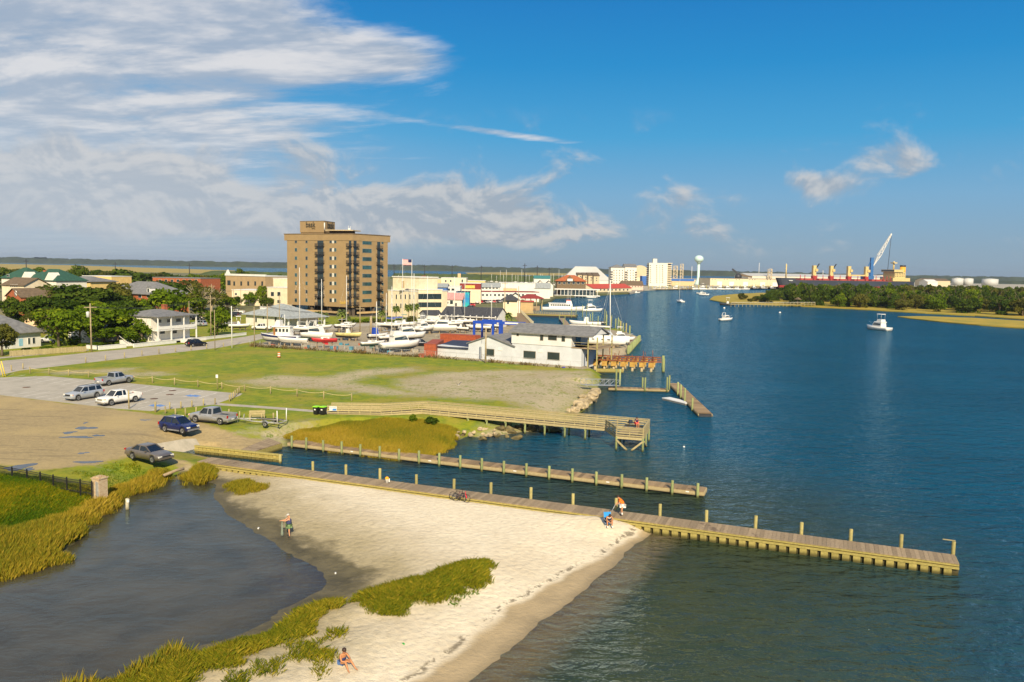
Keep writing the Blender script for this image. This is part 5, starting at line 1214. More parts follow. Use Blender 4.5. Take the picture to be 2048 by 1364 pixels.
def blades(name, label, polys, dens, h, wd, m_, tone, seed=0, lean=.22, wind=(.08, .04), fixed_z=None, edge=0.6, size_fn=None, tfn=None):
 rs = np.random.RandomState(seed); PX_, PY_, PD_ = [], [], []
 for poly in polys:
  P_ = np.array(poly); x0, y0 = P_.min(0); x1, y1 = P_.max(0); n = int((x1 - x0) * (y1 - y0) * dens)
  x, y = rs.uniform(x0, x1, n), rs.uniform(y0, y1, n)
  d = sdf(poly, x, y) + edge * 2 * vnoise(x, y, 1.3, seed + 3) + edge * vnoise(x, y, .5, seed + 5)
  k_ = d > rs.uniform(0, edge, n)
  PX_.append(x[k_]); PY_.append(y[k_]); PD_.append(d[k_])
 x, y = np.concatenate(PX_), np.concatenate(PY_); n = len(x)
 z = ground_z(x, y) if fixed_z is None else np.full(n, fixed_z)
 cl = vnoise(x, y, 2.6, seed + 11); cl2 = vnoise(x, y, 7.0, seed + 12)
 hh = h * (0.7 + .5 * rs.rand(n)) * (1 + .7 * cl)
 hh *= np.clip(.4 + .6 * np.concatenate(PD_) / 1.3, .4, 1)
 a = rs.uniform(0, 2 * np.pi, n); w_ = wd * rs.uniform(.7, 1.3, n)
 lx = rs.normal(0, lean, n) * hh + wind[0] * hh; ly = rs.normal(0, lean, n) * hh + wind[1] * hh
 dx, dy = np.cos(a) * w_, np.sin(a) * w_
 V = np.empty((n, 4, 3))
 V[:, 0] = np.stack([x - dx, y - dy, z - .05], -1); V[:, 1] = np.stack([x + dx, y + dy, z - .05], -1)
 V[:, 2] = np.stack([x + dx * .7 + lx * .4, y + dy * .7 + ly * .4, z + hh * .6], -1); V[:, 3] = np.stack([x + lx, y + ly, z + hh], -1)
 tn = np.clip(tone[0] + tone[1] * rs.randn(n) + tone[2] * cl + tone[3] * cl2, 0, 1)
 if tfn is not None: tn = np.clip(tn + tfn(x, y), 0, 1)
 i4 = np.arange(n) * 4; F = np.concatenate([np.stack([i4, i4 + 1, i4 + 2], -1), np.stack([i4, i4 + 2, i4 + 3], -1)])
 me = bpy.data.meshes.new(name); me.vertices.add(4 * n); me.vertices.foreach_set('co', V.ravel())
 me.loops.add(F.size); me.loops.foreach_set('vertex_index', F.ravel().astype(np.int32))
 me.polygons.add(len(F)); me.polygons.foreach_set('loop_start', np.arange(0, F.size, 3, dtype=np.int32)); me.update(calc_edges=True)
 at = me.attributes.new('tone', 'FLOAT', 'POINT'); at.data.foreach_set('value', np.repeat(tn, 4).astype(np.float32))
 me.materials.append(m_)
 o = obj(name, me); tag(o, label, None, None, 'stuff'); return o
blades('marsh_grass', 'tall golden marsh grass between the boardwalk and the middle dock', [PX([(562, 868), (600, 859), (680, 848), (760, 844), (860, 847), (920, 858), (905, 886), (842, 914), (700, 897), (590, 880)], .7)], 560, .56, .010, GR_GOLD, (.58, .2, .4, .5), 1, tfn=lambda x, y: -.28 * np.clip((y + .4 * x - 84) / 9, 0, 1))
blades('bank_grass', 'mixed green weeds on the bank below the black fence', [PX([(-150, 1120), (0, 1085), (95, 1050), (200, 1000), (235, 985), (205, 975), (100, 965), (0, 950), (-150, 940)], 1.0)], 420, .40, .017, GR_BUSH, (.46, .22, .9, .9), 2, .4)
blades('marsh_grass', 'golden reed fringe along the left bank of the lagoon', [PX([(-150, 1185), (0, 1152), (70, 1128), (143, 1112), (130, 1092), (165, 1062), (208, 1022), (262, 984), (345, 955), (348, 935), (300, 945), (235, 975), (190, 1003), (95, 1045), (0, 1075), (-150, 1105)], .5)], 560, .80, .011, GR_GOLD, (.50, .22, .5, .4), 3)
blades('marsh_grass', 'clump of tall reeds at the landward end of the near dock', [PX([(362, 950), (385, 932), (425, 935), (432, 950), (400, 962), (370, 960)], .5)], 480, .90, .011, GR_GOLD, (.42, .16, .3, .2), 4)
blades('marsh_grass', 'low clump of golden grass on the flat below the near dock', [PX([(442, 975), (455, 957), (500, 955), (540, 968), (530, 980), (470, 984)], .5)], 400, .52, .011, GR_GOLD, (.45, .16, .3, .2), 5)
blades('dune_grass', 'green dune grass covering the crest beside the lagoon', [PX([(680, 1200), (720, 1175), (800, 1158), (900, 1128), (965, 1115), (992, 1122), (990, 1155), (950, 1172), (900, 1190), (820, 1218), (770, 1222), (720, 1205)], .9)], 900, .48, .010, GR_GREEN, (.42, .2, .5, .5), 6, .5)
blades('dune_grass', 'green and golden dune grass strip along the lagoon edge', [PX([(20, 1400), (150, 1352), (240, 1330), (330, 1300), (410, 1278), (480, 1262), (520, 1240), (590, 1205), (670, 1180), (688, 1195), (660, 1225), (610, 1262), (560, 1290), (500, 1310), (430, 1330), (400, 1400)], .8)], 850, .50, .010, GR_GREEN, (.52, .2, .5, .5), 7, .45, edge=.9)
blades('reeds', 'tall seeding reeds standing in the lagoon edge at the bottom', [PX([(225, 1345), (260, 1320), (330, 1290), (370, 1285), (395, 1300), (330, 1330), (260, 1362)], .6), PX([(60, 1385), (110, 1362), (160, 1350), (200, 1352), (180, 1375), (110, 1400)], .6)], 170, 1.15, .011, GR_GOLD, (.45, .25, .3, .2), 8, .16)
blades('dune_grass', 'sparse tufts of grass on the white sand behind the seated woman', [PX([(420, 1364), (520, 1318), (600, 1280), (660, 1240), (690, 1250), (680, 1300), (640, 1315), (560, 1360)], .8)], 260, .36, .009, GR_GREEN, (.50, .2, .4, .3), 9, .5, edge=2.2)
blades('dune_plants', 'broad-leaved creepers spilling from the dune grass onto the sand', [PX([(745, 1222), (770, 1205), (800, 1210), (780, 1225)], .8), PX([(890, 1190), (930, 1170), (960, 1172), (950, 1190), (905, 1205)], .8)], 120, .22, .04, grass_mat('creeper', [(.05, .11, .01), (.13, .22, .01), (.30, .30, .02)]), (.4, .2, .4, .3), 10, .6)
blades('lawn_tufts', 'rough tufts of grass beside the parked sedan', [PX([(150, 945), (200, 935), (260, 920), (340, 932), (372, 922), (340, 945), (290, 955), (210, 975)], 1.1)], 70, .16, .03, GR_BUSH, (.40, .2, .4, .4), 11, .5, edge=1.5)
# ================================================================== buildings
def gd(px, dist, z=1.3):
 lo, hi = -3000.0, 3000.0
 for _ in range(60):
  mid = (lo + hi) / 2
  if proj((mid, dist, z))[0] < px: lo = mid
  else: hi = mid
 return Vector((lo, dist, z))
def wallmat(name, c, var=.06, scale=.6): return mat('wall_' + name, c, .85, var, scale, .1)
def roofmat(name, c, var=.15): return mat('roof_' + name, c, .85, var, 1.2, .3)
W_CREAM = wallmat('cream', (.78, .66, .45)); W_WHITE = wallmat('white', (.80, .74, .62)); W_PALE = wallmat('pale', (.74, .71, .64)); W_TAN = wallmat('tan', (.52, .36, .17)); W_BRICK = wallmat('brick', (.42, .12, .045), .2, 2.0); W_YEL = wallmat('yellow', (.78, .55, .20)); W_PINK = wallmat('pink', (.80, .52, .40)); W_PEACH = wallmat('peach', (.78, .50, .26)); W_GREYB = wallmat('greyblue', (.36, .40, .42)); W_SAND = wallmat('sand', (.62, .50, .32))
R_GREY = roofmat('grey', (.20, .195, .185)); R_DK = roofmat('dark', (.055, .055, .06)); R_LT = roofmat('light', (.34, .36, .34)); R_BRN = roofmat('brown', (.16, .11, .06)); R_GRN = roofmat('green', (.025, .09, .055)); R_RED = roofmat('red', (.50, .07, .04)); R_ORG = roofmat('orange', (.42, .12, .035)); R_MAR = roofmat('maroon', (.26, .035, .03)); R_WHT = roofmat('white', (.72, .70, .64), .06); R_NAVY = roofmat('navy', (.03, .04, .075)); R_PINK = roofmat('pinkroof', (.72, .36, .30)); R_TEAL = roofmat('teal', (.05, .22, .20))
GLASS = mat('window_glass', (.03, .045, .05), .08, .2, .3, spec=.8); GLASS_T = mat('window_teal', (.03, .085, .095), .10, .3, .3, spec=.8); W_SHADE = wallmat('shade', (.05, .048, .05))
def roof_mb(kind, L, D, h, rh, ov):
 b = MB(); x0, x1, y0, y1 = -ov, L + ov, -ov, D + ov; z = h + .002; zt = h + rh
 if kind == 'flat': b.box(-.15, -.15, z, L + .15, D + .15, h + max(rh, .25)); return b
 e = [(x0, y0, z), (x1, y0, z), (x1, y1, z), (x0, y1, z)]; e2 = [(x, y, zz + .18) for x, y, zz in e]
 if kind == 'gable': r_ = [(x0, D / 2, zt), (x1, D / 2, zt)]
 elif kind == 'gabley': r_ = [(L / 2, y0, zt), (L / 2, y1, zt)]
 elif kind == 'shed': r_ = None
 elif kind == 'dome': r_ = None
 else:
  i_ = min(L, D) / 2
  r_ = [(i_, D / 2, zt), (L - i_, D / 2, zt)] if L > D + .2 else ([(L / 2, i_, zt), (L / 2, D - i_, zt)] if D > L + .2 else [(L / 2, D / 2 - .1, zt), (L / 2, D / 2 + .1, zt)])
 sides = [(0, 1, 5, 4), (1, 2, 6, 5), (2, 3, 7, 6), (3, 0, 4, 7), (3, 2, 1, 0)]
 if kind == 'dome':
  n = 14; rings = []
  for y in (y0, y1): rings.append([(L / 2 - (L / 2 + ov) * math.cos(math.pi * i / n), y, z + rh * math.sin(math.pi * i / n) ** .8) for i in range(n + 1)])
  b.loft(rings, 0, True, True); return b
 if kind == 'shed':
  e2 = [(x0, y0, z + .15), (x1, y0, z + .15), (x1, y1, zt), (x0, y1, zt)]
  return b.add(e + e2, sides + [(4, 5, 6, 7)])
 if kind == 'gabley' or (kind == 'hip' and abs(r_[0][0] - r_[1][0]) < .01):
  return b.add(e + e2 + r_, sides + [(4, 5, 8), (5, 6, 9, 8), (6, 7, 9), (7, 4, 8, 9)])
 return b.add(e + e2 + r_, sides + [(4, 5, 9, 8), (5, 6, 9), (6, 7, 8, 9), (7, 4, 8)])
def window(t, x0, z0, x1, z1, y=0.0, frame=None, glass=None, axis='front', L=0):
 f = MB(); g = MB(); m = .08
 if axis == 'front': f.box(x0 - m, y - .06, z0 - m, x1 + m, y + .03, z1 + m); g.box(x0, y - .09, z0, x1, y - .062, z1)
 elif axis == 'right': f.box(L - .03, x0 - m, z0 - m, L + .06, x1 + m, z1 + m); g.box(L + .062, x0, z0, L + .09, x1, z1)
 else: f.box(-.06, x0 - m, z0 - m, .03, x1 + m, z1 + m); g.box(-.09, x0, z0, -.062, x1, z1)
 w_ = f.build('window', frame or M_WHITE, t); g.build('pane', glass or GLASS, w_); return w_
def house(name, label, cat, A, B, top_py, D, roof, ridge_py, wm, rm, wins=(), ov=.4, z0=1.3, door=None, frame=None, glass=None, right=(), left=(), group=None, chimney=None, top_z=None, rh=None):
 A = Vector((A.x, A.y, z0)); d = (B - A); d.z = 0; L = d.length; d.normalize(); n_ = Vector((-d.y, d.x, 0))
 h = (top_z if top_z is not None else hz(proj(A)[0] if 0 else proj(A + Vector((0, 0, 5)))[0], top_py, A)) - z0
 if rh is None:
  mid = A + d * (L / 2) + n_ * (D / 2)
  rh = max(.2, hz(proj(mid)[0], ridge_py, mid) - z0 - h) if ridge_py else .3
 t = thing(name, label, cat, A, ang(d), group)
 if roof in ('gable', 'gabley', 'dome'):
  b = MB().box(0, 0, -.6, L, D, h)
  if roof == 'gable': b.add([(0, 0, h), (0, D, h), (0, D / 2, h + rh * .96), (L, 0, h), (L, D, h), (L, D / 2, h + rh * .96)], [(0, 1, 2)[::-1], (3, 4, 5), (0, 3, 5, 2), (1, 2, 5, 4)])
  if roof == 'gabley': b.add([(0, 0, h), (L, 0, h), (L / 2, 0, h + rh * .96), (0, D, h), (L, D, h), (L / 2, D, h + rh * .96)], [(0, 1, 2), (3, 4, 5)[::-1], (0, 2, 5, 3), (1, 4, 5, 2)])
  b.build('wall', wm, t)
  if roof != 'dome':
   rb = MB(); th = .16
   if roof == 'gable':
    for s_, y_ in ((0, -ov), (1, D + ov)):
     k_ = rh / (D / 2); rb.add([(-ov, y_, h - ov * k_ + .02), (L + ov, y_, h - ov * k_ + .02), (L + ov, D / 2, h + rh + .02), (-ov, D / 2, h + rh + .02), (-ov, y_, h - ov * k_ + th + .02), (L + ov, y_, h - ov * k_ + th + .02), (L + ov, D / 2, h + rh + th + .02), (-ov, D / 2, h + rh + th + .02)], [(3, 2, 1, 0), (4, 5, 6, 7), (0, 1, 5, 4), (1, 2, 6, 5), (3, 0, 4, 7)])
   else:
    for s_, x_ in ((0, -ov), (1, L + ov)):
     k_ = rh / (L / 2); rb.add([(x_, -ov, h - ov * k_ + .02), (x_, D + ov, h - ov * k_ + .02), (L / 2, D + ov, h + rh + .02), (L / 2, -ov, h + rh + .02), (x_, -ov, h - ov * k_ + th + .02), (x_, D + ov, h - ov * k_ + th + .02), (L / 2, D + ov, h + rh + th + .02), (L / 2, -ov, h + rh + th + .02)], [(3, 2, 1, 0), (4, 5, 6, 7), (0, 1, 5, 4), (1, 2, 6, 5), (3, 0, 4, 7)])
   rb.build('roof', rm, t)
  else: roof_mb('dome', L, D, h, rh, ov).build('roof', rm, t)
 else:
  MB().box(0, 0, -.6, L, D, h).build('wall', wm, t)
  r_ = roof_mb(roof, L, D, h, rh, ov).build('roof', rm, t)
  if chimney: MB().box(*chimney).build('chimney', W_BRICK, r_)
 for q in wins:
  s0, za = wallpt(A, d, q[0], q[3]); s1, zb = wallpt(A, d, q[2], q[1])
  window(t, s0, za - z0, s1, zb - z0, 0, frame, glass)
 for q in right: window(t, q[0], q[1], q[2], q[3], 0, frame, glass, 'right', L)
 for q in left: window(t, q[0], q[1], q[2], q[3], 0, frame, glass, 'left', L)
 if door:
  s0, za = wallpt(A, d, door[0], door[3]); s1, zb = wallpt(A, d, door[2], door[1])
  MB().box(s0, -.06, max(0, za - z0), s1, .02, zb - z0).build('door', door[4] if len(door) > 4 else W_SHADE, t)
 t['_d'] = 0; del t['_d']
 return t, L, h, d, n_
def grid_w(x0, x1, n, ys, w_, h_):
 return [(x0 + (x1 - x0) * i / max(1, n - 1) - w_ / 2, y, x0 + (x1 - x0) * i / max(1, n - 1) + w_ / 2, y + h_) for i in range(n) for y in ys]
# ---------------------------------------------------------------- hotel tower
def tower():
 zb = 1.3
 Lp, Cp, Rp = gd(575, 318), gd(705, 303), gd(775, 318)
 O_ = Vector((Cp.x, Cp.y, zb))
 t = thing('hotel_tower', 'ten-storey tan hotel tower with dark balconies and a rooftop sign block', 'hotel', O_)
 d1 = (Cp - Lp).normalized(); d2 = (Rp - Cp).normalized(); L1 = (Cp - Lp).length; L2 = (Rp - Cp).length
 n1, n2 = Vector((-d1.y, d1.x, 0)), Vector((-d2.y, d2.x, 0))
 z_top = hz(700, 468, Cp) - zb; z_bot = hz(700, 615, Cp) - zb; DEP = 17
 lo = lambda p: (p.x - O_.x, p.y - O_.y)
 foot = [lo(Lp), lo(Cp), lo(Rp), lo(Rp + n2 * DEP), lo(Cp + (n1 + n2).normalized() * DEP), lo(Lp + n1 * DEP)]
 WB = mat('tower_tan', (.335, .225, .104), .85, .05, .35, .1)
 MB().prism(foot, z_bot, z_top - .9).build('wall', WB, t)
 ex = 1.3
 foot2 = [lo(Lp - d1 * ex), lo(Cp), lo(Rp + d2 * ex), lo(Rp + n2 * DEP + d2 * ex), lo(Cp + (n1 + n2).normalized() * (DEP)), lo(Lp + n1 * DEP - d1 * ex)]
 ctr = Vector((sum(p[0] for p in foot) / 6, sum(p[1] for p in foot) / 6, 0))
 foot2 = [(p[0] + (p[0] - ctr.x) * .003, p[1] + (p[1] - ctr.y) * .003 - .12) for p in foot2]
 MB().prism(foot2, z_top - 2.4, z_top).build('parapet', WB, t)
 MB().prism([(ctr.x + (p[0] - ctr.x) * 1.01, ctr.y + (p[1] - ctr.y) * 1.01) for p in foot2], z_top + .002, z_top + .3).build('coping', R_BRN, t)
 # open ground storey
 core = [(ctr.x + (p[0] - ctr.x) * .62, ctr.y + (p[1] - ctr.y) * .62) for p in foot]
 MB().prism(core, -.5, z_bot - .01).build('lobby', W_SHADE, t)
 for f in (.08, .36, .64, .92):
  for A_, d_, L_ in ((Lp, d1, L1), (Cp, d2, L2)):
   q = A_ + d_ * (L_ * f) + Vector((-d_.y, d_.x, 0)) * 1.2; MB().cbox((q.x - O_.x, q.y - O_.y, z_bot / 2 - .3), (.9, .9, z_bot + .55), ang(d_)).build('column', mat('tower_col', (.12, .09, .06), .9), t)
 for A_, d_, L_ in ((Lp, d1, L1), (Cp, d2, L2)):
  a, b = A_ - Vector((-d_.y, d_.x, 0)) * 2.5, A_ + d_ * L_ - Vector((-d_.y, d_.x, 0)) * 2.5
  MB().bar((a.x - O_.x, a.y - O_.y, z_bot * .42), (b.x - O_.x, b.y - O_.y, z_bot * .42), .3, .75).build('terrace_wall', W_TAN, t)
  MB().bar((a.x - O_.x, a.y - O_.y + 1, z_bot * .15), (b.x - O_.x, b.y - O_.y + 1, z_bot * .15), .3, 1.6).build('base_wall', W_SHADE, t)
 def win(A_, d_, x0, y0, x1, y1, glass=GLASS, frame=None):
  (s0, za), (s1, zc) = wallpt(A_, d_, x0, y1), wallpt(A_, d_, x1, y0); n_ = Vector((-d_.y, d_.x, 0))
  for nm, gy, gz_, m_, par in (('window', .02, .0, frame or WB, t),):
   a = A_ + d_ * s0 - n_ * .03; b = A_ + d_ * s1 - n_ * .03
   w_ = MB().bar((a.x - O_.x, a.y - O_.y, (za + zc) / 2 - zb), (b.x - O_.x, b.y - O_.y, (za + zc) / 2 - zb), .10, zc - za).build('window', mat('win_frame', (.30, .26, .20), .6), t)
   a = A_ + d_ * (s0 + .12) - n_ * .09; b = A_ + d_ * (s1 - .12) - n_ * .09
   MB().bar((a.x - O_.x, a.y - O_.y, (za + zc) / 2 - zb), (b.x - O_.x, b.y - O_.y, (za + zc) / 2 - zb), .03, zc - za - .2).build('pane', glass, w_)
  return w_
 BALC = mat('balcony_dark', (.018, .018, .022), .6, .2, 2)
 def balcony(A_, d_, x0, x1, y0, y1):
  (s0, za), (s1, zc) = wallpt(A_, d_, x0, y1), wallpt(A_, d_, x1, y0); n_ = Vector((-d_.y, d_.x, 0))
  P3 = lambda s_, o_, z_: (A_.x + d_.x * s_ + n_.x * o_ - O_.x, A_.y + d_.y * s_ + n_.y * o_ - O_.y, z_ - zb)
  w_ = MB().bar(P3(s0, -.6, za), P3(s1, -.6, za), 1.2, .2).build('balcony', BALC, t); r_ = MB()
  for a, b in (((s0, -1.2), (s1, -1.2)), ((s0, -.02), (s0, -1.2)), ((s1, -.02), (s1, -1.2))):
   r_.bar(P3(*a, za + 1.15), P3(*b, za + 1.15), .06, .06)
   n = max(2, int(((a[0] - b[0]) ** 2 + (a[1] - b[1]) ** 2) ** .5 / .16))
   for i in range(n + 1): f = i / n; q = (a[0] + (b[0] - a[0]) * f, a[1] + (b[1] - a[1]) * f); r_.bar(P3(*q, za + .1), P3(*q, za + 1.15), .03, .06)
  r_.build('railing', BALC, w_)
  g = MB().bar(P3(s0 + .45, -.05, (za + zc) / 2 + .1), P3(s1 - .45, -.05, (za + zc) / 2 + .1), .06, (zc - za) * .98); g.build('glass_door', GLASS, w_)
 M_SPND = mat('spandrel', (.66, .62, .52), .7)
 for i in range(8):
  y = 479.0 + i * 16.78
  win(Lp, d1, 589.6, y, 594.6, y + 7.4, GLASS_T if i % 3 else GLASS); win(Lp, d1, 611, y, 615.6, y + 7.4, GLASS_T if i % 2 else GLASS)
  win(Lp, d1, 659, y + .2, 664, y + 7.6, GLASS); win(Lp, d1, 668.4, y + .2, 673.2, y + 7.6, GLASS_T)
  (s0, za), (s1, zc) = wallpt(Lp, d1, 664.4, y + 7.6), wallpt(Lp, d1, 668, y + .2)
  a, b = Lp + d1 * s0 - n1 * .02, Lp + d1 * s1 - n1 * .02
  MB().bar((a.x - O_.x, a.y - O_.y, (za + zc) / 2 - zb), (b.x - O_.x, b.y - O_.y, (za + zc) / 2 - zb), .07, zc - za).build('spandrel', M_SPND, t)
  y2 = 481.0 + i * 16.6
  w_ = win(Cp, d2, 724.2, y2, 743.2, y2 + 8, GLASS_T)
  win(Cp, d2, 762.5, y2 + 1, 767, y2 + 7, GLASS_T)
 for i in range(8):
  y = 477 + i * 16.78; balcony(Lp, d1, 633.2, 648.8, y, y + 16.0)
  balcony(Cp, d2, 706.2, 714.8, y + .6, y + 16.4) if False else None
  balcony(Lp, d1, 696, 704.6, y + .6, y + 16.2); balcony(Cp, d2, 705.4, 714.6, y + .6, y + 16.2)
  y2 = 481 + i * 16.5; balcony(Cp, d2, 752.5, 762, y2, y2 + 16.2)
 # side balconies
 for i in range(9):
  z_ = z_bot + .4 + i * (z_top - z_bot - 4) / 8.2
  for P_, sg, d_, n_ in ((Lp, -1, d1, n1), (Rp, 1, d2, n2)):
   q = P_ + d_ * (sg * .72) + n_ * 5.0
   MB().cbox((q.x - O_.x, q.y - O_.y, z_ + .75), (1.4, 6.5, 1.5), ang(d_)).build('side_balcony', BALC, t)
 # rooftop sign block
 Lb, Cb, Rb = gd(602.5, 322), gd(649, 316.5), gd(669, 325)
 zr0 = z_top + zb - .2; zr1 = hz(649, 442.5, Cb)
 e1, e2 = (Cb - Lb).normalized(), (Rb - Cb).normalized()
 ft = [lo(Lb), lo(Cb), lo(Rb), lo(Rb + Vector((-5, 7, 0))), lo(Lb + Vector((2, 7, 0)))]
 zj = zr0 + .22 * (zr1 - zr0)
 MB().prism(ft, zr0 - zb, zj - zb).build('sign_base', WB, t)
 cb = Vector((sum(p[0] for p in ft) / 5, sum(p[1] for p in ft) / 5, 0))
 sb = MB().prism([(cb.x + (p[0] - cb.x) * 1.04, cb.y + (p[1] - cb.y) * 1.04) for p in ft], zj - zb + .01, zr1 - zb).build('sign_block', WB, t)
 MB().prism([(cb.x + (p[0] - cb.x) * 1.05, cb.y + (p[1] - cb.y) * 1.05) for p in ft], zr1 - zb + .002, zr1 - zb + .2).build('sign_coping', R_BRN, t)
 k1 = gd(655, 314); k2 = gd(711, 311)
 MB().bar((k1.x - O_.x, k1.y - O_.y + 3, z_top + 1.75), (k2.x - O_.x, k2.y - O_.y + 3, z_top + 1.75), 7, .35).build('roof_canopy', mat('canopy_tan', (.55, .43, .24), .8), t)
 MB().bar((k1.x - O_.x + 1, k1.y - O_.y + 4, z_top + .8), (k2.x - O_.x - 2, k2.y - O_.y + 4, z_top + .8), 4, 1.55).build('penthouse', R_BRN, t)
 q = gd(649.5, 313.4); MB().tube([(q.x - O_.x, q.y - O_.y, z_top + 1.9), (q.x - O_.x, q.y - O_.y, z_top + 4.6)], .22, 8).build('vent_pipe', M_WHITE, t)
 q = gd(699, 312); MB().cbox((q.x - O_.x, q.y - O_.y, z_top + 2.3), (.8, .8, .6)).tube([(q.x - O_.x - .4, q.y - O_.y, z_top + 2), (q.x - O_.x - .4, q.y - O_.y, z_top + 3.6)], .06, 5).tube([(q.x - O_.x + .4, q.y - O_.y, z_top + 2), (q.x - O_.x + .4, q.y - O_.y, z_top + 3.4)], .06, 5).build('antenna', M_WHITE, t)
 # lettering
 M_LET = mat('letter_dark', (.05, .045, .03), .6); M_GOLD = mat('letter_gold', (.62, .42, .08), .4)
 def letters(s, m_, A_, d_, x0, x1, ybase, par, off=.1):
  cu = bpy.data.curves.new('t', 'FONT'); cu.body = s; cu.extrude = .06; cu.size = 1
  tmp = bpy.data.objects.new('t', cu); COL.objects.link(tmp)
  me = bpy.data.meshes.new_from_object(tmp.evaluated_get(bpy.context.evaluated_depsgraph_get())); bpy.data.objects.remove(tmp)
  xs_ = [v.co.x for v in me.vertices]; (s0, za), (s1, _) = wallpt(A_, d_, x0, ybase), wallpt(A_, d_, x1, ybase)
  k_ = (s1 - s0) / (max(xs_) - min(xs_)); n_ = Vector((-d_.y, d_.x, 0)); mx = min(xs_)
  for v in me.vertices:
   q = A_ + d_ * (s0 + (v.co.x - mx) * k_) - n_ * (off + v.co.z); z_ = za + v.co.y * k_ * 1.12
   v.co = (q.x - O_.x, q.y - O_.y, z_ - zb)
  me.materials.clear(); me.materials.append(m_); obj('lettering', me, par)
 letters('bask', M_LET, Lb, e1, 613.4, 632, 454.2, sb, .42); letters('bask', M_LET, Cb, e2, 653, 666, 455.6, sb, .42)
 letters('HOTEL', mat('letter_soft', (.22, .16, .07), .6), Lb, e1, 625, 631.5, 457.6, sb, .42)
 letters('bask', M_GOLD, Lp, d1, 680, 692, 607.5, t, .06)
 return t
tower()
# ---------------------------------------------------------------- left neighbourhood
HN = lambda px, dist, L: (gd(px, dist), gd(px, dist) + N * L)
a, b = HN(-5, 168, 10); a = a - N * 6
house('bungalow', 'pale bungalow with broad grey shingle roof and dark shutters at the left edge', 'house', a, b, 674, 11, 'hip', 629, W_PALE, R_GREY, [(19, 678, 29, 690), (56, 676, 59, 688), (65, 675, 69, 687)], .9, door=(38, 677, 45, 692, mat('door_blue', (.30, .55, .68), .6)))
a, b = HN(303, 186, 12)
t, L, h, d_, n_ = house('porch_house', 'two-storey white house with stacked front porches and grey hip roof', 'house', a, b, 634, 9, 'hip', 618, W_WHITE, R_GREY, [(312, 639, 322, 646), (334, 638, 342, 645), (352, 637, 361, 644), (320, 658, 329, 668), (345, 657, 353, 667)], .5, chimney=(8, 4, 6, 9, 5, 8.9), left=[(2, 3.6, 3.2, 5), (5.5, 3.6, 6.7, 5)])
for z_ in (0.5, 3.1): MB().box(-.1, -2.3, z_, L + .1, -.01, z_ + .22).build('porch_floor', M_WHITE, t)
MB().box(-.4, -2.6, h + .0, L + .4, -.42, h + .18).build('porch_roof', R_GREY, t)
for i in range(4): MB().box(L * i / 3 - .12, -2.25, .72, L * i / 3 + .12, -2.0, h).build('column', M_WHITE, t)
MB().box(-.05, -2.28, 3.5, L + .05, -2.22, 4.2).build('railing', M_WHITE, t)
MB().box(L * .55, -5.4, -.1, L * .55 + 1.6, -2.32, .1).box(L * .55, -4.2, .1, L * .55 + 1.6, -2.32, .35).box(L * .55, -3.2, .35, L * .55 + 1.6, -2.32, .6).build('steps', M_WHITE, t)
house('cottage', 'low white cottage half hidden behind the front row of trees', 'house', gd(186, 186), gd(186, 186) + N * 22, 662, 8, 'gable', 648, W_WHITE, R_GREY, grid_w(205, 290, 6, (667,), 5, 8), .4)
house('house', 'peach gabled house peeping between trees beside the grey bungalow', 'house', gd(50, 212), gd(84, 212), 634, 10, 'gabley', 624, wallmat('pe', (.75, .52, .32)), R_BRN, [(57, 633, 61, 638)], .4)
t, L, h, d_, n_ = house('villa', 'white villa with green metal roofs and twin front gables', 'house', gd(46, 330), gd(114, 322), 560, 14, 'hip', 538, W_WHITE, R_GRN, [(52, 561, 57, 566), (64, 561, 68, 566)], .6, chimney=(6, 5, 8, 7.2, 6.2, 15))
for x_ in (1.5, L - 4.5): MB().add([(x_ - 2, -.4, h), (x_ + 3.4, -.4, h), (x_ + .7, -.4, h + 3.4), (x_ - 2, 4, h), (x_ + 3.4, 4, h), (x_ + .7, 4, h + 3.4)], [(0, 1, 2), (0, 2, 5, 3), (1, 4, 5, 2)]).build('front_gable', W_WHITE, t)
house('villa', 'green-roofed villa wing at the far left with a white gable', 'house', gd(5, 340), gd(50, 334), 556, 12, 'hip', 535, W_WHITE, R_GRN, [(14, 549, 18, 553)], .6)
house('house', 'cream house with brown roof below the green-roofed villas', 'house', gd(6, 290), gd(50, 285), 569, 10, 'gable', 556, W_CREAM, R_BRN, grid_w(22, 34, 4, (569,), 1.8, 5), .5)
t, L, h, d_, n_ = house('house', 'red brick house with a round white vent in its gable', 'house', gd(14, 250), gd(44, 244), 592, 14, 'gabley', 577, W_BRICK, R_BRN, [], .4)
MB().lathe([(.9, -.05), (.9, .05)], 14).build('vent', M_WHITE, t, (L * .68, -.08, h + 1.0)).rotation_euler = (R(90), 0, 0)
house('house', 'yellow house with wide dark hip roof and white dormer', 'house', gd(118, 350), gd(182, 344), 562, 14, 'hip', 552, W_YEL, R_GREY, [(150, 563, 160, 566)], .8)
house('commercial_block', 'long yellow flat-roofed block behind the big left trees', 'building', gd(166, 430), gd(224, 424), 552, 14, 'flat', 0, W_YEL, R_WHT, [(175, 555, 179, 558), (190, 555, 194, 558)])
t, L, h, d_, n_ = house('brick_house', 'large red brick house with grey hip roof and white dormers', 'house', gd(212, 285), gd(304, 272), 585, 15, 'hip', 563, W_BRICK, R_GREY, [(258, 587.5, 263, 595), (277, 587, 283, 595), (294, 587, 299, 595), (240, 588, 245, 596)], .7)
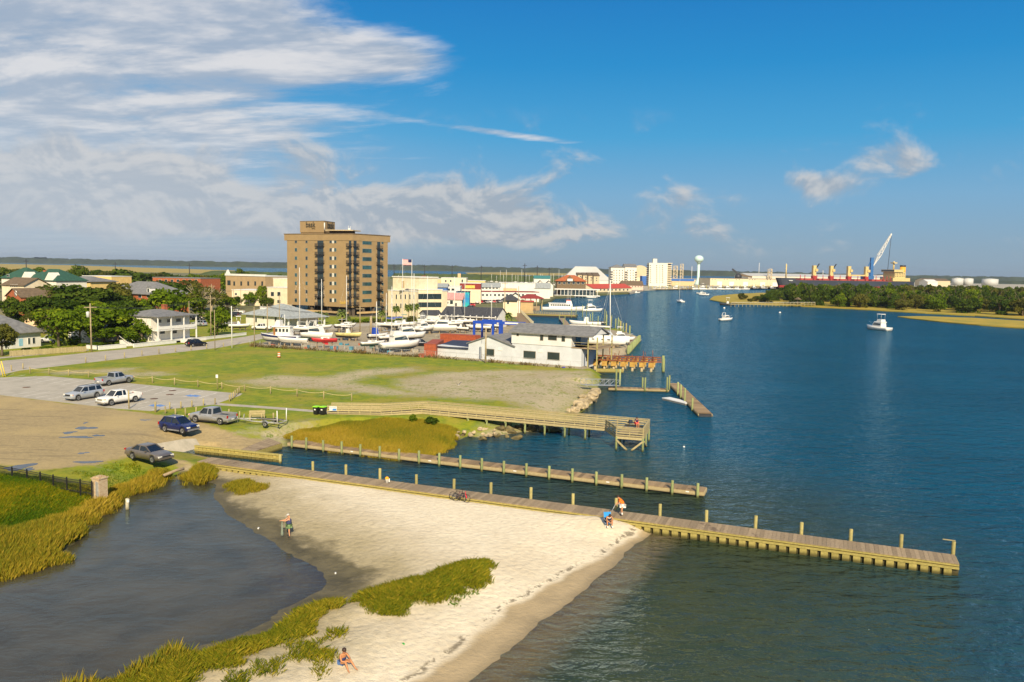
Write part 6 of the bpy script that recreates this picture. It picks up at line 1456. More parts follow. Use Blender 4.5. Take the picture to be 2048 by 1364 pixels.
for x_ in (2.5, 8.5, L - 2.5):
 dm = MB().box(x_ - .8, .6, h + .6, x_ + .8, 4.2, h + 2.2).build('dormer', M_WHITE, t); MB().box(x_ - .45, .55, h + .9, x_ + .45, .598, h + 2.0).build('pane', GLASS, dm)
 MB().add([(x_ - 1, .5, h + 2.2), (x_ + 1, .5, h + 2.2), (x_, .5, h + 2.9), (x_ - 1, 4.4, h + 2.2), (x_ + 1, 4.4, h + 2.2), (x_, 4.4, h + 2.9)], [(0, 1, 2), (0, 2, 5, 3), (1, 4, 5, 2)]).build('dormer_roof', R_GREY, dm)
house('school', 'long red brick flat-roofed block behind the trees left of the tower', 'building', gd(306, 440), gd(402, 430), 555, 16, 'flat', 0, W_BRICK, R_GREY, grid_w(320, 392, 7, (559,), 5, 5), frame=W_CREAM)
t, L, h, d_, n_ = house('store_block', 'long tan block with white parapet and dark arched windows', 'building', gd(452, 405), gd(531, 392), 551, 20, 'flat', 0, mat('wall_tan2', (.42, .29, .15), .85, .06, .5), R_WHT, [(455, 561, 461, 570)] + [(x, 563, x + 3, 571) for x in (467, 481, 495, 509, 523)], frame=R_BRN)
MB().box(-.3, -.3, h, L + .3, .6, h + 1.0).build('parapet', R_WHT, t); MB().loft([[(.2, -.32, h + 1), (2.8, -.32, h + 1), (2.8, .5, h + 1), (.2, .5, h + 1)], [(1.2, -.1, h + 3), (1.8, -.1, h + 3), (1.8, .3, h + 3), (1.2, .3, h + 3)]]).build('finial', R_WHT, t)
house('annexe', 'low cream flat-roofed annexe in front of the tan block', 'building', gd(464, 370), gd(520, 366), 580, 14, 'flat', 0, W_CREAM, R_WHT, [(470, 586, 474, 590)])
house('lodge', 'cream three-storey lodge behind the left side of the tower', 'building', gd(535, 345), gd(578, 340), 575, 12, 'flat', 0, W_CREAM, R_WHT, [(542, 584, 548, 592), (555, 584, 561, 592), (542, 600, 548, 606), (555, 600, 561, 606)])
house('lodge', 'upper cream block stepped up beside the tower flank', 'building', gd(547, 358), gd(580, 355), 557, 12, 'flat', 0, W_CREAM, R_WHT, [])
a = gd(492, 250); c = gd(561, 241)
t, L, h, d_, n_ = house('clubhouse', 'white clubhouse with broad pale grey hip roof and corner porch', 'building', a, c, 629, 15, 'hip', 607, W_WHITE, R_LT, [(511, 636, 514, 644), (526, 634, 528, 638), (550, 633, 553.5, 643)], 1.0)
for i in range(5): MB().box(L + 2.9, .2 + i * 3.6, -.2, L + 3.3, .6 + i * 3.6, h - .1).build('porch_post', M_WHITE, t)
MB().add([(L + .98, -1, h + .2), (L + 4.2, -1, h - .25), (L + 4.2, 16, h - .25), (L + .98, 16, h + .2), (L + .98, -1, h + .02), (L + 4.2, -1, h - .4), (L + 4.2, 16, h - .4), (L + .98, 16, h + .02)], [(0, 1, 2, 3), (7, 6, 5, 4), (0, 4, 5, 1), (1, 5, 6, 2)]).build('porch_roof', R_LT, t)
MB().box(3, 3, h + 1.2, 5, 5, h + 2.6).build('roof_dormer', M_WHITE, t)
# ---------------------------------------------------------------- middle and waterfront
a, c = gd(776, 308), gd(836, 298)
t, L, h, d_, n_ = house('office', 'cream art deco office with long dark ribbon windows', 'office', a, c, 581, 16, 'flat', 0, W_CREAM, R_WHT, [(x, y, x + 2.2, y + 9) for x in (783, 792, 801, 810, 819, 827) for y in (589, 607)])
MB().box(.5, 2, h + .3, L - 1.5, 12, h + 5.2).build('upper_storey', W_CREAM, t); MB().box(.2, 1.7, h + 5.202, L - 1.2, 12.3, h + 5.6).build('roof', R_WHT, t); MB().box(5.5, 1.93, h + 1.2, 6.8, 2.0, h + 3.8).build('louvre', W_TAN, t)
a, c = gd(836.5, 297.5), gd(884, 304)
t, L, h, d_, n_ = house('office_wing', 'cream office wing with two dark bands of ribbon windows', 'office', a, c, 580, 16, 'flat', 0, W_CREAM, R_WHT, [])
for y0, y1 in ((588, 598), (605, 614)):
 for i in range(10):
  x0 = 837 + i * 4.6; (s0, za), (s1, zb_) = wallpt(a, d_, x0, y1), wallpt(a, d_, x0 + 4, y0); window(t, s0, za - 1.3, s1, zb_ - 1.3, 0, M_DARK)
house('shop', 'small white shop with a pink sloping roof and pink awning', 'shop', gd(884, 335), gd(923, 335), 599, 12, 'shed', 586, W_WHITE, R_PINK, [(900, 601, 906, 608), (895, 603, 897, 607)], .5, door=(910, 606, 914, 612, W_SHADE))
a, c = gd(884, 261), gd(995, 255)
t, L, h, d_, n_ = house('motel', 'long low building with dark shingle roof and white porch columns', 'building', a, c, 627, 9, 'gable', 615, W_PALE, R_DK, [(x, 631, x + 5, 637) for x in (890, 900, 912, 926, 938, 950, 962, 976)], .3)
for i in range(10): MB().box(L * i / 9 - .15, -2.2, -.2, L * i / 9 + .15, -1.9, h - .1).build('column', M_WHITE, t)
MB().add([(-.4, -.35, h + .15), (L + .4, -.35, h + .15), (L + .4, -2.6, h - .5), (-.4, -2.6, h - .5), (-.4, -.35, h), (L + .4, -.35, h), (L + .4, -2.6, h - .65), (-.4, -2.6, h - .65)], [(3, 2, 1, 0), (4, 5, 6, 7), (3, 7, 6, 2), (1, 2, 6, 5), (0, 4, 7, 3)]).build('porch_roof', R_DK, t); MB().box(-.45, -2.68, h - .7, L + .45, -2.61, h - .45).build('fascia', M_WHITE, t)
house('annexe', 'low white annexe at the left end of the dark-roofed building', 'building', gd(853, 263), gd(883, 265), 630, 8, 'gable', 621, W_PALE, R_DK, [], .3)
def far(name, label, cat, x0, x1, top, dist, D, roof, ridge, wm, rm, wins=(), **kw):
 return house(name, label, cat, gd(x0, dist), gd(x1, dist * kw.pop('k', 1.0)), top, D, roof, ridge, wm, rm, wins, kw.pop('ov', .5), **kw)
far('warehouse', 'terracotta gabled block with a teal front behind the office', 'building', 829, 858, 566, 420, 16, 'gabley', 552, W_GREYB, R_ORG, grid_w(834, 853, 4, (567,), 3, 5))
far('house', 'orange-tiled low roof just above the cream office', 'building', 826, 852, 576, 370, 12, 'hip', 567, W_PEACH, R_ORG)
far('shed', 'grey-roofed blue-walled shed behind the pink-roofed shop', 'shed', 858, 893, 574, 400, 14, 'gable', 567, wallmat('blue', (.08, .17, .42)), R_LT)
far('store_block', 'peach flat block left of the arched cream front', 'building', 859, 883, 558, 520, 14, 'flat', 0, W_PEACH, R_WHT)
t, L, h, d_, n_ = far('market_hall', 'long cream hall with a small arched bell gable', 'building', 882, 932, 556, 500, 16, 'flat', 0, W_CREAM, R_WHT, [(923, 559, 926, 566), (890, 560, 893, 564), (900, 560, 903, 564)])
MB().box(L * .66, -.1, h, L * .66 + 1.8, 1, h + 3).build('bell_gable', W_PEACH, t)
far('store_block', 'yellow strip block in front of the far tree belt', 'building', 932, 970, 561.5, 520, 12, 'flat', 0, W_YEL, R_WHT)
t, L, h, d_, n_ = far('shop', 'maroon-fronted shop with a long yellow sign', 'shop', 919, 961, 566.5, 430, 12, 'flat', 0, R_MAR, R_WHT)
MB().box(L * .24, -.14, h - 2.6, L * .72, -.02, h - 1.0).build('sign', mat('sign_yellow', (.80, .55, .10), .6), t); MB().box(-.1, -.1, -.3, L + .1, -.02, h - 3.2).build('shopfront', W_CREAM, t)
far('shop', 'grey-roofed shop with a small red sign', 'shop', 961, 999, 574, 500, 14, 'gable', 566, W_PALE, R_LT, grid_w(966, 994, 5, (575,), 4, 2.5))
far('store_block', 'small white shop front with parked boats before it', 'building', 886, 920, 573, 410, 12, 'flat', 0, W_PALE, R_WHT, [(893, 577, 900, 581), (903, 577, 910, 581)])
far('mural_shop', 'shop with a bright blue and turquoise mural wall', 'shop', 912, 938, 584, 380, 10, 'flat', 0, mat('mural', (.02, .18, .55), .8, .4, .35, col2=(.02, .45, .42)), R_NAVY)
t, L, h, d_, n_ = far('restaurant', 'long white building with three arched dark doorways', 'restaurant', 998, 1070, 566, 520, 16, 'flat', 0, W_PALE, R_WHT)
for px in (1003, 1036, 1051, 1064):
 s_, z_ = wallpt(gd(998, 520), Vector((1, 0, 0)), px, 574); MB().loft([[(s_ + r_ * 1.0, y_, zz) for r_, zz in ((-1.2, 0), (1.2, 0), (1.2, 1.6), (.8, 2.4), (0, 2.8), (-.8, 2.4), (-1.2, 1.6))] for y_ in (-.12, .02)]).build('arched_door', W_SHADE, t)
t, L, h, d_, n_ = far('boat_shed', 'long low white shed with a maroon roof edge', 'shed', 950, 1078, 583.5, 455, 14, 'flat', 0, W_PALE, R_MAR, grid_w(958, 1070, 15, (588,), 4, 4), k=1.02)
far('store_block', 'orange brick low front left of the boat shed', 'building', 1006, 1034, 576.5, 500, 8, 'flat', 0, W_PEACH, R_WHT)
t, L, h, d_, n_ = far('kiosk', 'cream kiosk with black pyramid roof beside the promenade', 'kiosk', 1006, 1034, 601, 318, 9, 'hip', 588, W_CREAM, R_DK, [(1014, 603, 1018, 608)], ov=1.0)
far('kiosk', 'small white gabled hut behind the black-roofed kiosk', 'hut', 1021, 1040, 593, 345, 8, 'gabley', 586, W_WHITE, R_DK)
t, L, h, d_, n_ = house('pavilion', 'open timber pavilion with maroon roof on the pier', 'pavilion', gd(1039, 372), gd(1084, 372), 597, 8, 'hip', 588, M_PLANK, R_MAR, (), .8)
for o in list(COL.objects):
 if o.parent == t and o.name.startswith('wall'): o.scale = (.9, .9, .35)
for i in range(5):
 for y_ in (.2, 7.8): MB().box(L * i / 4 - .15, y_ - .15, -.3, L * i / 4 + .15, y_ + .15, h).build('post', M_RAILW, t)
far('shop', 'red-awning stall front by the pier', 'stall', 1041, 1066, 603.5, 352, 6, 'shed', 601.5, W_TAN, R_RED)
far('boat_house', 'white twin gable house with dark roof, left of the pair', 'house', 1072, 1088, 569, 560, 12, 'gabley', 561, W_WHITE, R_DK); far('boat_house', 'white twin gable house with dark roof, right of the pair', 'house', 1089, 1106, 569.5, 560, 12, 'gabley', 561.5, W_WHITE, R_DK)
far('boat_house', 'pale grey sloping-roof shed beside the arched restaurant', 'shed', 1070, 1100, 576, 520, 14, 'gable', 566, W_PALE, R_LT)
far('shed', 'green-roofed distant shed behind the marina masts', 'shed', 1068, 1100, 557, 900, 25, 'gable', 551.5, W_PALE, R_TEAL)
t, L, h, d_, n_ = far('waterfront_restaurant', 'large timber restaurant with red-brown roof and white deck storeys', 'restaurant', 1113, 1171, 562, 600, 16, 'hip', 550, R_BRN, R_ORG, grid_w(1119, 1166, 6, (563.5,), 5, 4.5), ov=1.2)
MB().box(-2, -8, h - 6.2, L + 10, -.05, h - 5.5).build('deck_roof', M_WHITE, t); MB().box(2, -6, h - 10.2, L + 7, -.05, h - 6.3).build('lower_storey', GLASS, t); MB().box(-2, -9, h - 10.8, L + 10, -.05, h - 10.21).build('deck', M_WHITE, t)
for i in range(12): MB().box(i * (L + 8) / 11 - .15, -8, h - 14, i * (L + 8) / 11 + .15, -7.7, h - 6.2).build('deck_post', M_WHITE, t)
MB().add([(L * .28, -1.3, h), (L * .62, -1.3, h), (L * .45, -1.3, h + 4), (L * .28, 5, h), (L * .62, 5, h), (L * .45, 5, h + 4)], [(0, 1, 2), (0, 2, 5, 3), (1, 4, 5, 2)]).build('front_gable', R_BRN, t); MB().box(L * .36, -1.42, h + .1, L * .54, -1.31, h + 1.9).build('gable_window', M_WHITE, t)
t, L, h, d_, n_ = far('restaurant', 'long red-roofed waterside restaurant on pilings', 'restaurant', 1187, 1263, 577, 690, 16, 'gable', 568, W_CREAM, R_RED, grid_w(1193, 1255, 9, (578,), 3, 3.2), k=1.08)
far('townhouse_row', 'pink townhouses with brown roof and small dormers', 'house', 1244, 1286, 570, 800, 16, 'gable', 562, W_PINK, R_BRN, grid_w(1248, 1282, 7, (572,), 1.8, 2.2))
for i in range(4): far('townhouse', 'tan townhouse with sloping roof, %s of four below the grey warehouse' % ('first', 'second', 'third', 'last')[i], 'house', 1155 + i * 10.6, 1166.4 + i * 10.6, 549.5 + i * .8, 760 - i * 4, 18, 'shed', 545, W_SAND, R_BRN, [(1160 + i * 10.6, 552 + i, 1162.4 + i * 10.6, 554.4 + i), (1160 + i * 10.6, 557 + i, 1162.4 + i * 10.6, 559 + i)], group='tan townhouses')
t, L, h, d_, n_ = house('dome_warehouse', 'huge pale grey gabled storage warehouse behind the waterfront', 'warehouse', gd(1124, 1010), gd(1160, 985), 562, 110, 'gabley', 534, W_PALE, R_WHT, (), .2) if False else far('dome_warehouse', 'huge pale grey hip-roofed storage warehouse behind the waterfront', 'warehouse', 1124, 1222, 560, 1030, 36, 'hip', 533, W_PALE, mat('roof_pale', (.50, .49, .45), .7, .04, .05))
far('dome_warehouse', 'cream vaulted storage hall between the two white condominiums', 'warehouse', 1262, 1298, 554, 1290, 50, 'dome', 535, W_CREAM, W_SAND, rh=19)
# condominiums
t, L, h, d_, n_ = far('condominium', 'white seven-storey condominium with dark gabled roofs', 'condominium', 1221, 1248, 535, 940, 22, 'hip', 529, W_WHITE, R_GREY, [(x, y, x + 1.8, y + 2.2) for x in (1227, 1232.6, 1238, 1244) for y in (540, 545, 550, 555, 560, 565)])
for i in range(6): MB().box(-.8, -.9, 2 + i * 2.95, 2.2, -.02, 3.2 + i * 2.95).build('balcony', M_DARK, t)
t, L, h, d_, n_ = far('condominium', 'taller white condominium wing with a steep dark gable roof', 'condominium', 1249, 1272, 534, 955, 24, 'gable', 528, W_WHITE, R_GREY, [(x, y, x + 1.6, y + 2.2) for x in (1254.5, 1260, 1265.5) for y in (540, 545, 550, 555, 560)])
for i in range(6):
 MB().box(.2, -.9, 2 + i * 2.95, 2.8, -.02, 3.2 + i * 2.95).build('balcony', M_DARK, t); MB().box(L - 1.6, -.9, 2 + i * 2.95, L + .6, -.02, 3.2 + i * 2.95).build('balcony', M_DARK, t)
t, L, h, d_, n_ = far('condominium', 'tall white eleven-storey condominium slab with a stair tower', 'condominium', 1297, 1334, 526, 1020, 16, 'flat', 0, wallmat('condo', (.80, .75, .60)), R_WHT, [(x, y, x + w_, y + 1.7) for x, w_ in ((1299.5, 2.4), (1312.2, 2.4), (1319, 1.4), (1323.6, 2.6)) for y in [530.3 + 4.2 * i for i in range(9)]])
MB().box(5, .3, h, 10, 8, h + 5.5).build('stair_tower', wallmat('condo', (1, 1, 1)), t)
for i in range(10):
 z_ = 2 + i * (h - 3) / 10
 MB().box(L + .02, .5, z_, L + 5.5, 9, z_ + .5).box(L + .02, .4, z_ + .5, L + 5.5, .6, z_ + 1.3).build('balcony', W_CREAM, t); MB().box(-2.2, .5, z_, -.02, 6, z_ + 1.3).build('balcony', M_DARK, t)
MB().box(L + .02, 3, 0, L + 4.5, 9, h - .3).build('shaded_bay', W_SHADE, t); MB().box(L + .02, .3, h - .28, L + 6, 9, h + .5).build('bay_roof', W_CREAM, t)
# port
t, L, h, d_, n_ = far('transit_shed', 'big tan box building with a blue roof band', 'warehouse', 1343, 1387, 558.5, 1080, 40, 'flat', 0, wallmat('tanport', (.66, .48, .26)), R_WHT)
MB().box(-.5, -.4, h - 2.2, L + .5, -.02, h + .8).build('blue_band', mat('band_blue', (.03, .13, .42), .6), t)
far('transit_shed', 'small blue-fronted shed beside the tall white condominium', 'warehouse', 1284, 1296, 552, 1100, 20, 'flat', 0, mat('band_blue', (0, 0, 0)), R_WHT)
t, L, h, d_, n_ = far('transit_shed', 'long cream quayside warehouse left of the cargo ship', 'warehouse', 1420, 1565, 556.5, 1150, 50, 'flat', 0, wallmat('quay', (.72, .60, .40)), R_BRN, [(x, 558.5, x + 1.4, 560) for x in (1424, 1429.5, 1448, 1453.5, 1472, 1478, 1499, 1504, 1509, 1534, 1540)], k=1.01)
for x in (1434, 1458, 1486, 1520, 1545):
 (s0, _), (s1, _) = wallpt(gd(1420, 1150), d_, x, 570), wallpt(gd(1420, 1150), d_, x + 10, 570); MB().box(s0, -.2, 0, s1, -.02, h * .58).build('loading_door', M_WHITE, t)
far('long_warehouse', 'very long pale low warehouse behind the cargo ship', 'warehouse', 1496, 1776, 551.5, 1500, 60, 'gable', 548.5, wallmat('long', (.66, .60, .48)), mat('roof_pale', (0, 0, 0)), k=1.03)
far('long_warehouse', 'low grey terminal shed behind the right part of the ship', 'warehouse', 1700, 1785, 549.5, 1650, 50, 'flat', 0, wallmat('long', (0, 0, 0)), R_MAR)
far('long_warehouse', 'low cream sheds left of the quayside warehouse', 'warehouse', 1386, 1424, 561, 1250, 40, 'flat', 0, W_SAND, R_WHT)
far('long_warehouse', 'brown-roofed shed beyond the stern of the ship', 'warehouse', 1851, 1900, 561, 1500, 40, 'gable', 557, W_SAND, R_BRN)
far('long_warehouse', 'white low shed at the foot of the storage tanks', 'warehouse', 1855, 1875, 563.5, 1380, 30, 'gable', 559, W_WHITE, R_WHT)
for i, (x0, x1, y0) in enumerate(((1904, 1925, 556.5), (1926, 1945, 557), (1965, 1994, 558))):
 a, b = gd(x0, 1750), gd(x1, 1750); r_ = (b.x - a.x) / 2; zt = at_y((x0 + x1) / 2, y0, 1750).z
 t = thing('storage_tank', ('large white storage tank, leftmost on the right horizon', 'white storage tank just right of the leftmost one', 'wide white storage tank standing alone at far right')[i], 'tank', ((a.x + b.x) / 2, 1750, 1.3))
 MB().lathe([(r_, 0), (r_, zt - 1.5)], 24).build('shell', mat('tank_white', (.52, .52, .49), .6, .05, .05), t); MB().lathe([(r_ + .2, zt - 1.5), (r_ * .5, zt - .6), (.2, zt)], 24).build('roof', mat('tank_white', (0, 0, 0)), t)
# water tower
a = gd(1396, 1200)
zt, zb_ = at_y(1396, 510.5, 1200).z, at_y(1396, 525.5, 1200).z
t = thing('water_tower', 'pale mint water tower with a bulbous tank on a slim stem', 'tower', a)
M_MINT = mat('mint', (.55, .72, .66), .45, .04, .1)
rr = (gd(1405.3, 1200).x - gd(1387, 1200).x) / 2; zc = (zt + zb_) / 2 - 1.3; hh = (zt - zb_) / 2
MB().lathe([(.3, zc + hh)] + [(rr * math.cos(q), zc + hh * math.sin(q)) for q in [R(80 - 12 * i) for i in range(12)]] + [(rr * .45, zc - hh * .95), (2.4, zc - hh * 1.35)], 28).build('tank', M_MINT, t)
MB().lathe([(6.2, 0), (5.2, 1.5), (2.6, 8), (2.0, 11), (1.9, zc - hh * 1.3)], 20).build('stem', M_MINT, t)
# lattice towers, conveyor
def lattice(label, px, dist, py0, py1, w_):
 a = gd(px, dist); z1 = at_y(px, py0, dist).z - 1.3; t = thing('lattice_tower', label, 'tower', a); n = max(4, int(z1 / w_ / 1.2))
 b = MB()
 for sx in (-1, 1):
  for sy in (-1, 1): b.bar((sx * w_ / 2, sy * w_ / 2, 0), (sx * w_ / 2, sy * w_ / 2, z1), w_ * .14, w_ * .14)
 b.build('leg_frame', W_SAND, t); b = MB()
 for i in range(n):
  za, zb__ = z1 * i / n, z1 * (i + 1) / n
  b.bar((-w_ / 2, -w_ / 2, za), (w_ / 2, -w_ / 2, zb__), w_ * .1, w_ * .1).bar((-w_ / 2, -w_ / 2, zb__), (w_ / 2, -w_ / 2, zb__), w_ * .14, w_ * .14).bar((w_ / 2, -w_ / 2, za), (w_ / 2, w_ / 2, zb__), w_ * .1, w_ * .1)
 b.build('bracing', W_SAND, t)
lattice('tall pale lattice tower between the slab condominium and the water tower', 1362.5, 1300, 528, 552, 4.2)
lattice('shorter faint lattice tower right behind the slab condominium', 1350, 1400, 532, 552, 6)
lattice('square pale scaffold tower above the long warehouse', 1539, 1500, 538, 552, 6)
t = thing('conveyor', 'dark conveyor boom raised above the port sheds', 'conveyor', gd(1485, 1350))
o_ = gd(1485, 1350); q = at_y(1464.5, 538, 1350) - o_; q2 = at_y(1478, 549, 1350) - o_
MB().bar(tuple(q2), tuple(q), 3, 2.6).build('boom', M_DARK, t); MB().bar(tuple(q2), (q2.x + 22, 0, q2.z - 4), 3, 3).build('tail_boom', R_BRN, t); MB().lathe([(5.5, -1.5), (5.5, 1.5)], 18).build('wheel', M_DARK, t, (q2.x - 1.5, -2, q2.z - 4)).rotation_euler = (R(90), 0, 0)
MB().bar((q2.x, 0, 0), (q2.x, 0, q2.z), 2, 2).build('leg', R_BRN, t)
# ================================================================== boathouse, boatyard, boats
A0 = G(873, 711, 1.3); B0 = G(1160, 733.5, 1.3); wd_ = (B0 - A0).normalized(); wn = Vector((-wd_.y, wd_.x, 0))
t = thing('boathouse', 'white two-part boathouse with grey roofs at the water edge', 'boathouse', A0, ang(wd_))
S_ = lambda px, py=700: wallpt(A0, wd_, px, py)[0]
Zw = lambda px, py: wallpt(A0, wd_, px, py)[1] - 1.3
W_BH = mat('boathouse_white', (.72, .70, .66), .8, .06, .5, .1); W_BH2 = mat('boathouse_grey', (.60, .62, .63), .8, .06, .5, .1)
s1, s2, s3, s4, s5 = S_(873), S_(937), S_(1024), S_(1143), S_(1163)
MB().box(s1, 0, -.5, s2 - .01, 7, Zw(900, 692)).build('lean_to', W_BH2, t); MB().add([(s1 - .3, -.3, Zw(873, 693)), (s2, -.3, Zw(930, 695)), (s2, 7.2, Zw(930, 695) + .9), (s1 - .3, 7.2, Zw(873, 693) + .9)], [(0, 1, 2, 3)]).box(s1 - .3, -.3, Zw(900, 696), s2 - .02, -.05, Zw(900, 693.5)).build('lean_to_roof', R_NAVY, t)
hg, hp = Zw(1000, 690), Zw(978, 672.5); sp_ = S_(978); sg0, sg1 = s2, S_(1022) + .6
MB().box(sg0, .02, -.5, s3, 12, hg).add([(sg0, .02, hg), (sg1, .02, hg), (sp_, .02, hp), (sg0, 12, hg), (sg1, 12, hg), (sp_, 12, hp)], [(0, 1, 2), (3, 5, 4), (0, 2, 5, 3), (1, 4, 5, 2)]).build('gable_wall', W_BH2, t)
rb = MB()
for x_ in (sg0 - .4, sg1 + .4): rb.add([(x_, -.35, hg - .2), (x_, 12.3, hg - .2), (sp_, 12.3, hp + .02), (sp_, -.35, hp + .02), (x_, -.35, hg), (x_, 12.3, hg), (sp_, 12.3, hp + .22), (sp_, -.35, hp + .22)], [(3, 2, 1, 0), (4, 5, 6, 7), (0, 1, 5, 4), (3, 0, 4, 7)])
rb.build('gable_roof', R_GREY, t)
h1, h2, hr = Zw(1090, 690.5), Zw(1060, 665), Zw(1060, 652.5)
MB().box(s3 + .01, 0, -.5, s5, 8.5, h1).build('lower_wall', W_BH2, t)
MB().box(s3 - .1, -.12, h1 + .01, s4, 8.5, h2).build('upper_wall', W_BH, t)
e0, e1 = s3 - .6, s5 + 2.6; rr_ = MB()
for y_ in (-.7, 9.1): rr_.add([(e0, y_, h2 - .25), (e1, y_, h2 - .25), (e1, 4.2, hr + .1), (e0, 4.2, hr + .1), (e0, y_, h2), (e1, y_, h2), (e1, 4.2, hr + .35), (e0, 4.2, hr + .35)], [(3, 2, 1, 0), (4, 5, 6, 7), (0, 1, 5, 4), (3, 0, 4, 7), (1, 2, 6, 5)])
rr_.build('roof', R_GREY, t)
MB().add([(s4, 0, h2), (s4, 8.4, h2), (s4, 4.2, hr + .05), (e1 - .3, 0, h2), (e1 - .3, 8.4, h2), (e1 - .3, 4.2, hr + .05)], [(0, 1, 2), (3, 4, 5)]).build('gable_end', W_BH, t)
MB().box(s4 + .01, -.1, h1 - .2, e1 + 1, 8.5, h1).build('porch_floor', M_PLANK, t)
for x_ in (s5 + 1.4, e1 + .7):
 for y_ in (-.0, 8.2): MB().box(x_ - .1, y_ - .1, -1.5, x_ + .1, y_ + .1, h2 - .2).build('porch_post', M_PILE, t)
for z_ in (.5, 1.0): MB().bar((s4 + .1, 0, h1 + z_), (e1 + .9, 0, h1 + z_), .06, .06).bar((e1 + .9, 0, h1 + z_), (e1 + .9, 8.4, h1 + z_), .06, .06).build('porch_rail', M_RAILW, t)
MB().box(s4 + .004, 2, h1 + .1, s4 + .1, 4.5, h1 + 2.1).build('porch_door', GLASS, t)
M_WF = mat('win_brown', (.24, .19, .12), .7)
for q in ((974, 699, 988, 711), (1048, 703.5, 1071, 716), (1096, 706, 1119, 719)): window(t, S_(q[0]), Zw(q[0], q[3]), S_(q[2]), Zw(q[2], q[1]), 0, M_WF)
for q in ((1081, 668, 1086, 680), (1097, 669, 1113, 679), (1124, 670, 1129.5, 682), (1034, 666, 1037, 671)): window(t, S_(q[0]), Zw(q[0], q[3]), S_(q[2]), Zw(q[2], q[1]), -.12, M_WF)
for px, py in ((999, 701), (1080, 705)): MB().box(S_(px) - .35, -.08, Zw(px, py), S_(px) + .6, -.01, Zw(px, py) + .6).build('wall_panel', M_WHITE, t)
MB().box(s5 + .01, 2.5, .9, s5 + .08, 3.6, 2.3).build('side_window', GLASS, t)
MB().tube([(S_(964), -.15, .3), (S_(964), -.15, Zw(964, 680))], .05, 6).build('downpipe', M_ALU, t)
# chain-link fence with weeds in front
fa, fb = G(500, 693, 1.3), G(1165, 739, 1.3); fa2 = G(850, 715, 1.3)
t = thing('chain_fence', 'rusty chain-link fence along the back edge of the vacant lot', 'fence', fa)
me = MB().tube([(0, 0, 0), (0, 0, 1.5)], .04, 5).mesh('post', M_GALV)
for a, b, n in ((fa, fa2, 16), (fa2, fb, 14)):
 for i in range(n): q = a.lerp(b, i / n) - fa; obj('post', me, t, q)
 MB().tube([a - fa + Vector((0, 0, 1.48)), b - fa + Vector((0, 0, 1.48))], .025, 5).build('top_rail', M_GALV, t)
 bb = MB(); d_ = b - a; n2 = int(d_.length / .5)
 for i in range(n2): p = a - fa + d_ * (i / n2); q = a - fa + d_ * ((i + 1) / n2); bb.bar((p.x, p.y, .05), (q.x, q.y, 1.45), .012, .012).bar((p.x, p.y, 1.45), (q.x, q.y, .05), .012, .012)
 tag(bb.build('mesh', M_GALV, t), None, None, None, 'stuff')
blades('fence_weeds', 'dry brown weeds and creepers along the chain-link fence', [[W2(p) for p in (fa + Vector((0, -.7, 0)), fa2 + Vector((0, -.7, 0)), fb + Vector((0, -.5, 0)), fb + Vector((0, .5, 0)), fa2 + Vector((0, .9, 0)), fa + Vector((0, 1.1, 0)))]], 16, .85, .06, grass_mat('weed', [(.10, .10, .03), (.17, .12, .045), (.27, .17, .06)]), (.5, .25, .6, .4), 21, .6, edge=.9)
# ---------------------------------------------------------------- boats
M_GEL = mat('gelcoat', (.80, .77, .70), .25, .04, 1.0, coat=.3); M_BOTR = mat('bottom_red', (.30, .05, .04), .7); M_BOTB = mat('bottom_blue', (.05, .10, .16), .7); M_BOTK = mat('bottom_black', (.04, .04, .045), .7); M_BOTG = mat('bottom_green', (.08, .16, .13), .7)
M_NAVYB = mat('hull_navy', (.015, .02, .09), .35, coat=.3); M_REDH = mat('hull_red', (.60, .03, .035), .4, coat=.3); M_YELH = mat('hull_yellow', (.62, .55, .22), .4); M_TARP = mat('tarp_blue', (.01, .06, .42), .7, .2, 2); M_TEAK = mat('teak', (.30, .12, .03), .6)
def hull(t, L, B, fb, dr, hm, bm, stripe=None, fine=2.2, tr=.86, keel=0):
 st = [i / 14 for i in range(15)]; rings, rb, rs = [], [], []
 for u in st:
  x = -L / 2 + L * u * (1.0); e = max(0, (u - .42) / .58); b = B / 2 * (tr + (1 - tr) * min(1, u / .35)) * (1 - e ** fine); b = max(b, .02)
  zs = fb * (1 + .55 * max(0, u - .3) ** 2 * 1.6); k_ = -dr * (1 - e ** 4); xo = x + .10 * L * max(0, u - .8) / .2 * 0
  fl = lambda f: x + .07 * L * e * f
  rings.append([(fl(1), b, zs), (fl(.6), b * .95, zs * .55), (fl(.15), b * .84, .06), (fl(.15), -b * .84, .06), (fl(.6), -b * .95, zs * .55), (fl(1), -b, zs)])
  rb.append([(fl(.15), b * .84, .062), (x, b * .62, k_ * .5), (x, .0, k_), (x, -b * .62, k_ * .5), (fl(.15), -b * .84, .062)])
  rs.append((fl(.88), b * 1.005, zs))
 MB().loft(rings, 0, True, True, True).build('hull', hm, t); MB().loft(rb, 0, False, True, True).build('bottom', bm, t)
 if stripe:
  for s_ in (-1, 1): MB().loft([[(x, s_ * (b + .015), z * f) for f in (.97, .62)] for x, b, z in rs], 0, False, False).build('stripe', stripe, t)
 if keel: MB().loft([[(-L * .12, .12, -dr * .6), (L * .12, .12, -dr * .6), (L * .12, -.12, -dr * .6), (-L * .12, -.12, -dr * .6)], [(-L * .14, .08, -dr - keel), (L * .05, .08, -dr - keel), (L * .05, -.08, -dr - keel), (-L * .14, -.08, -dr - keel)]]).build('keel', bm, t)
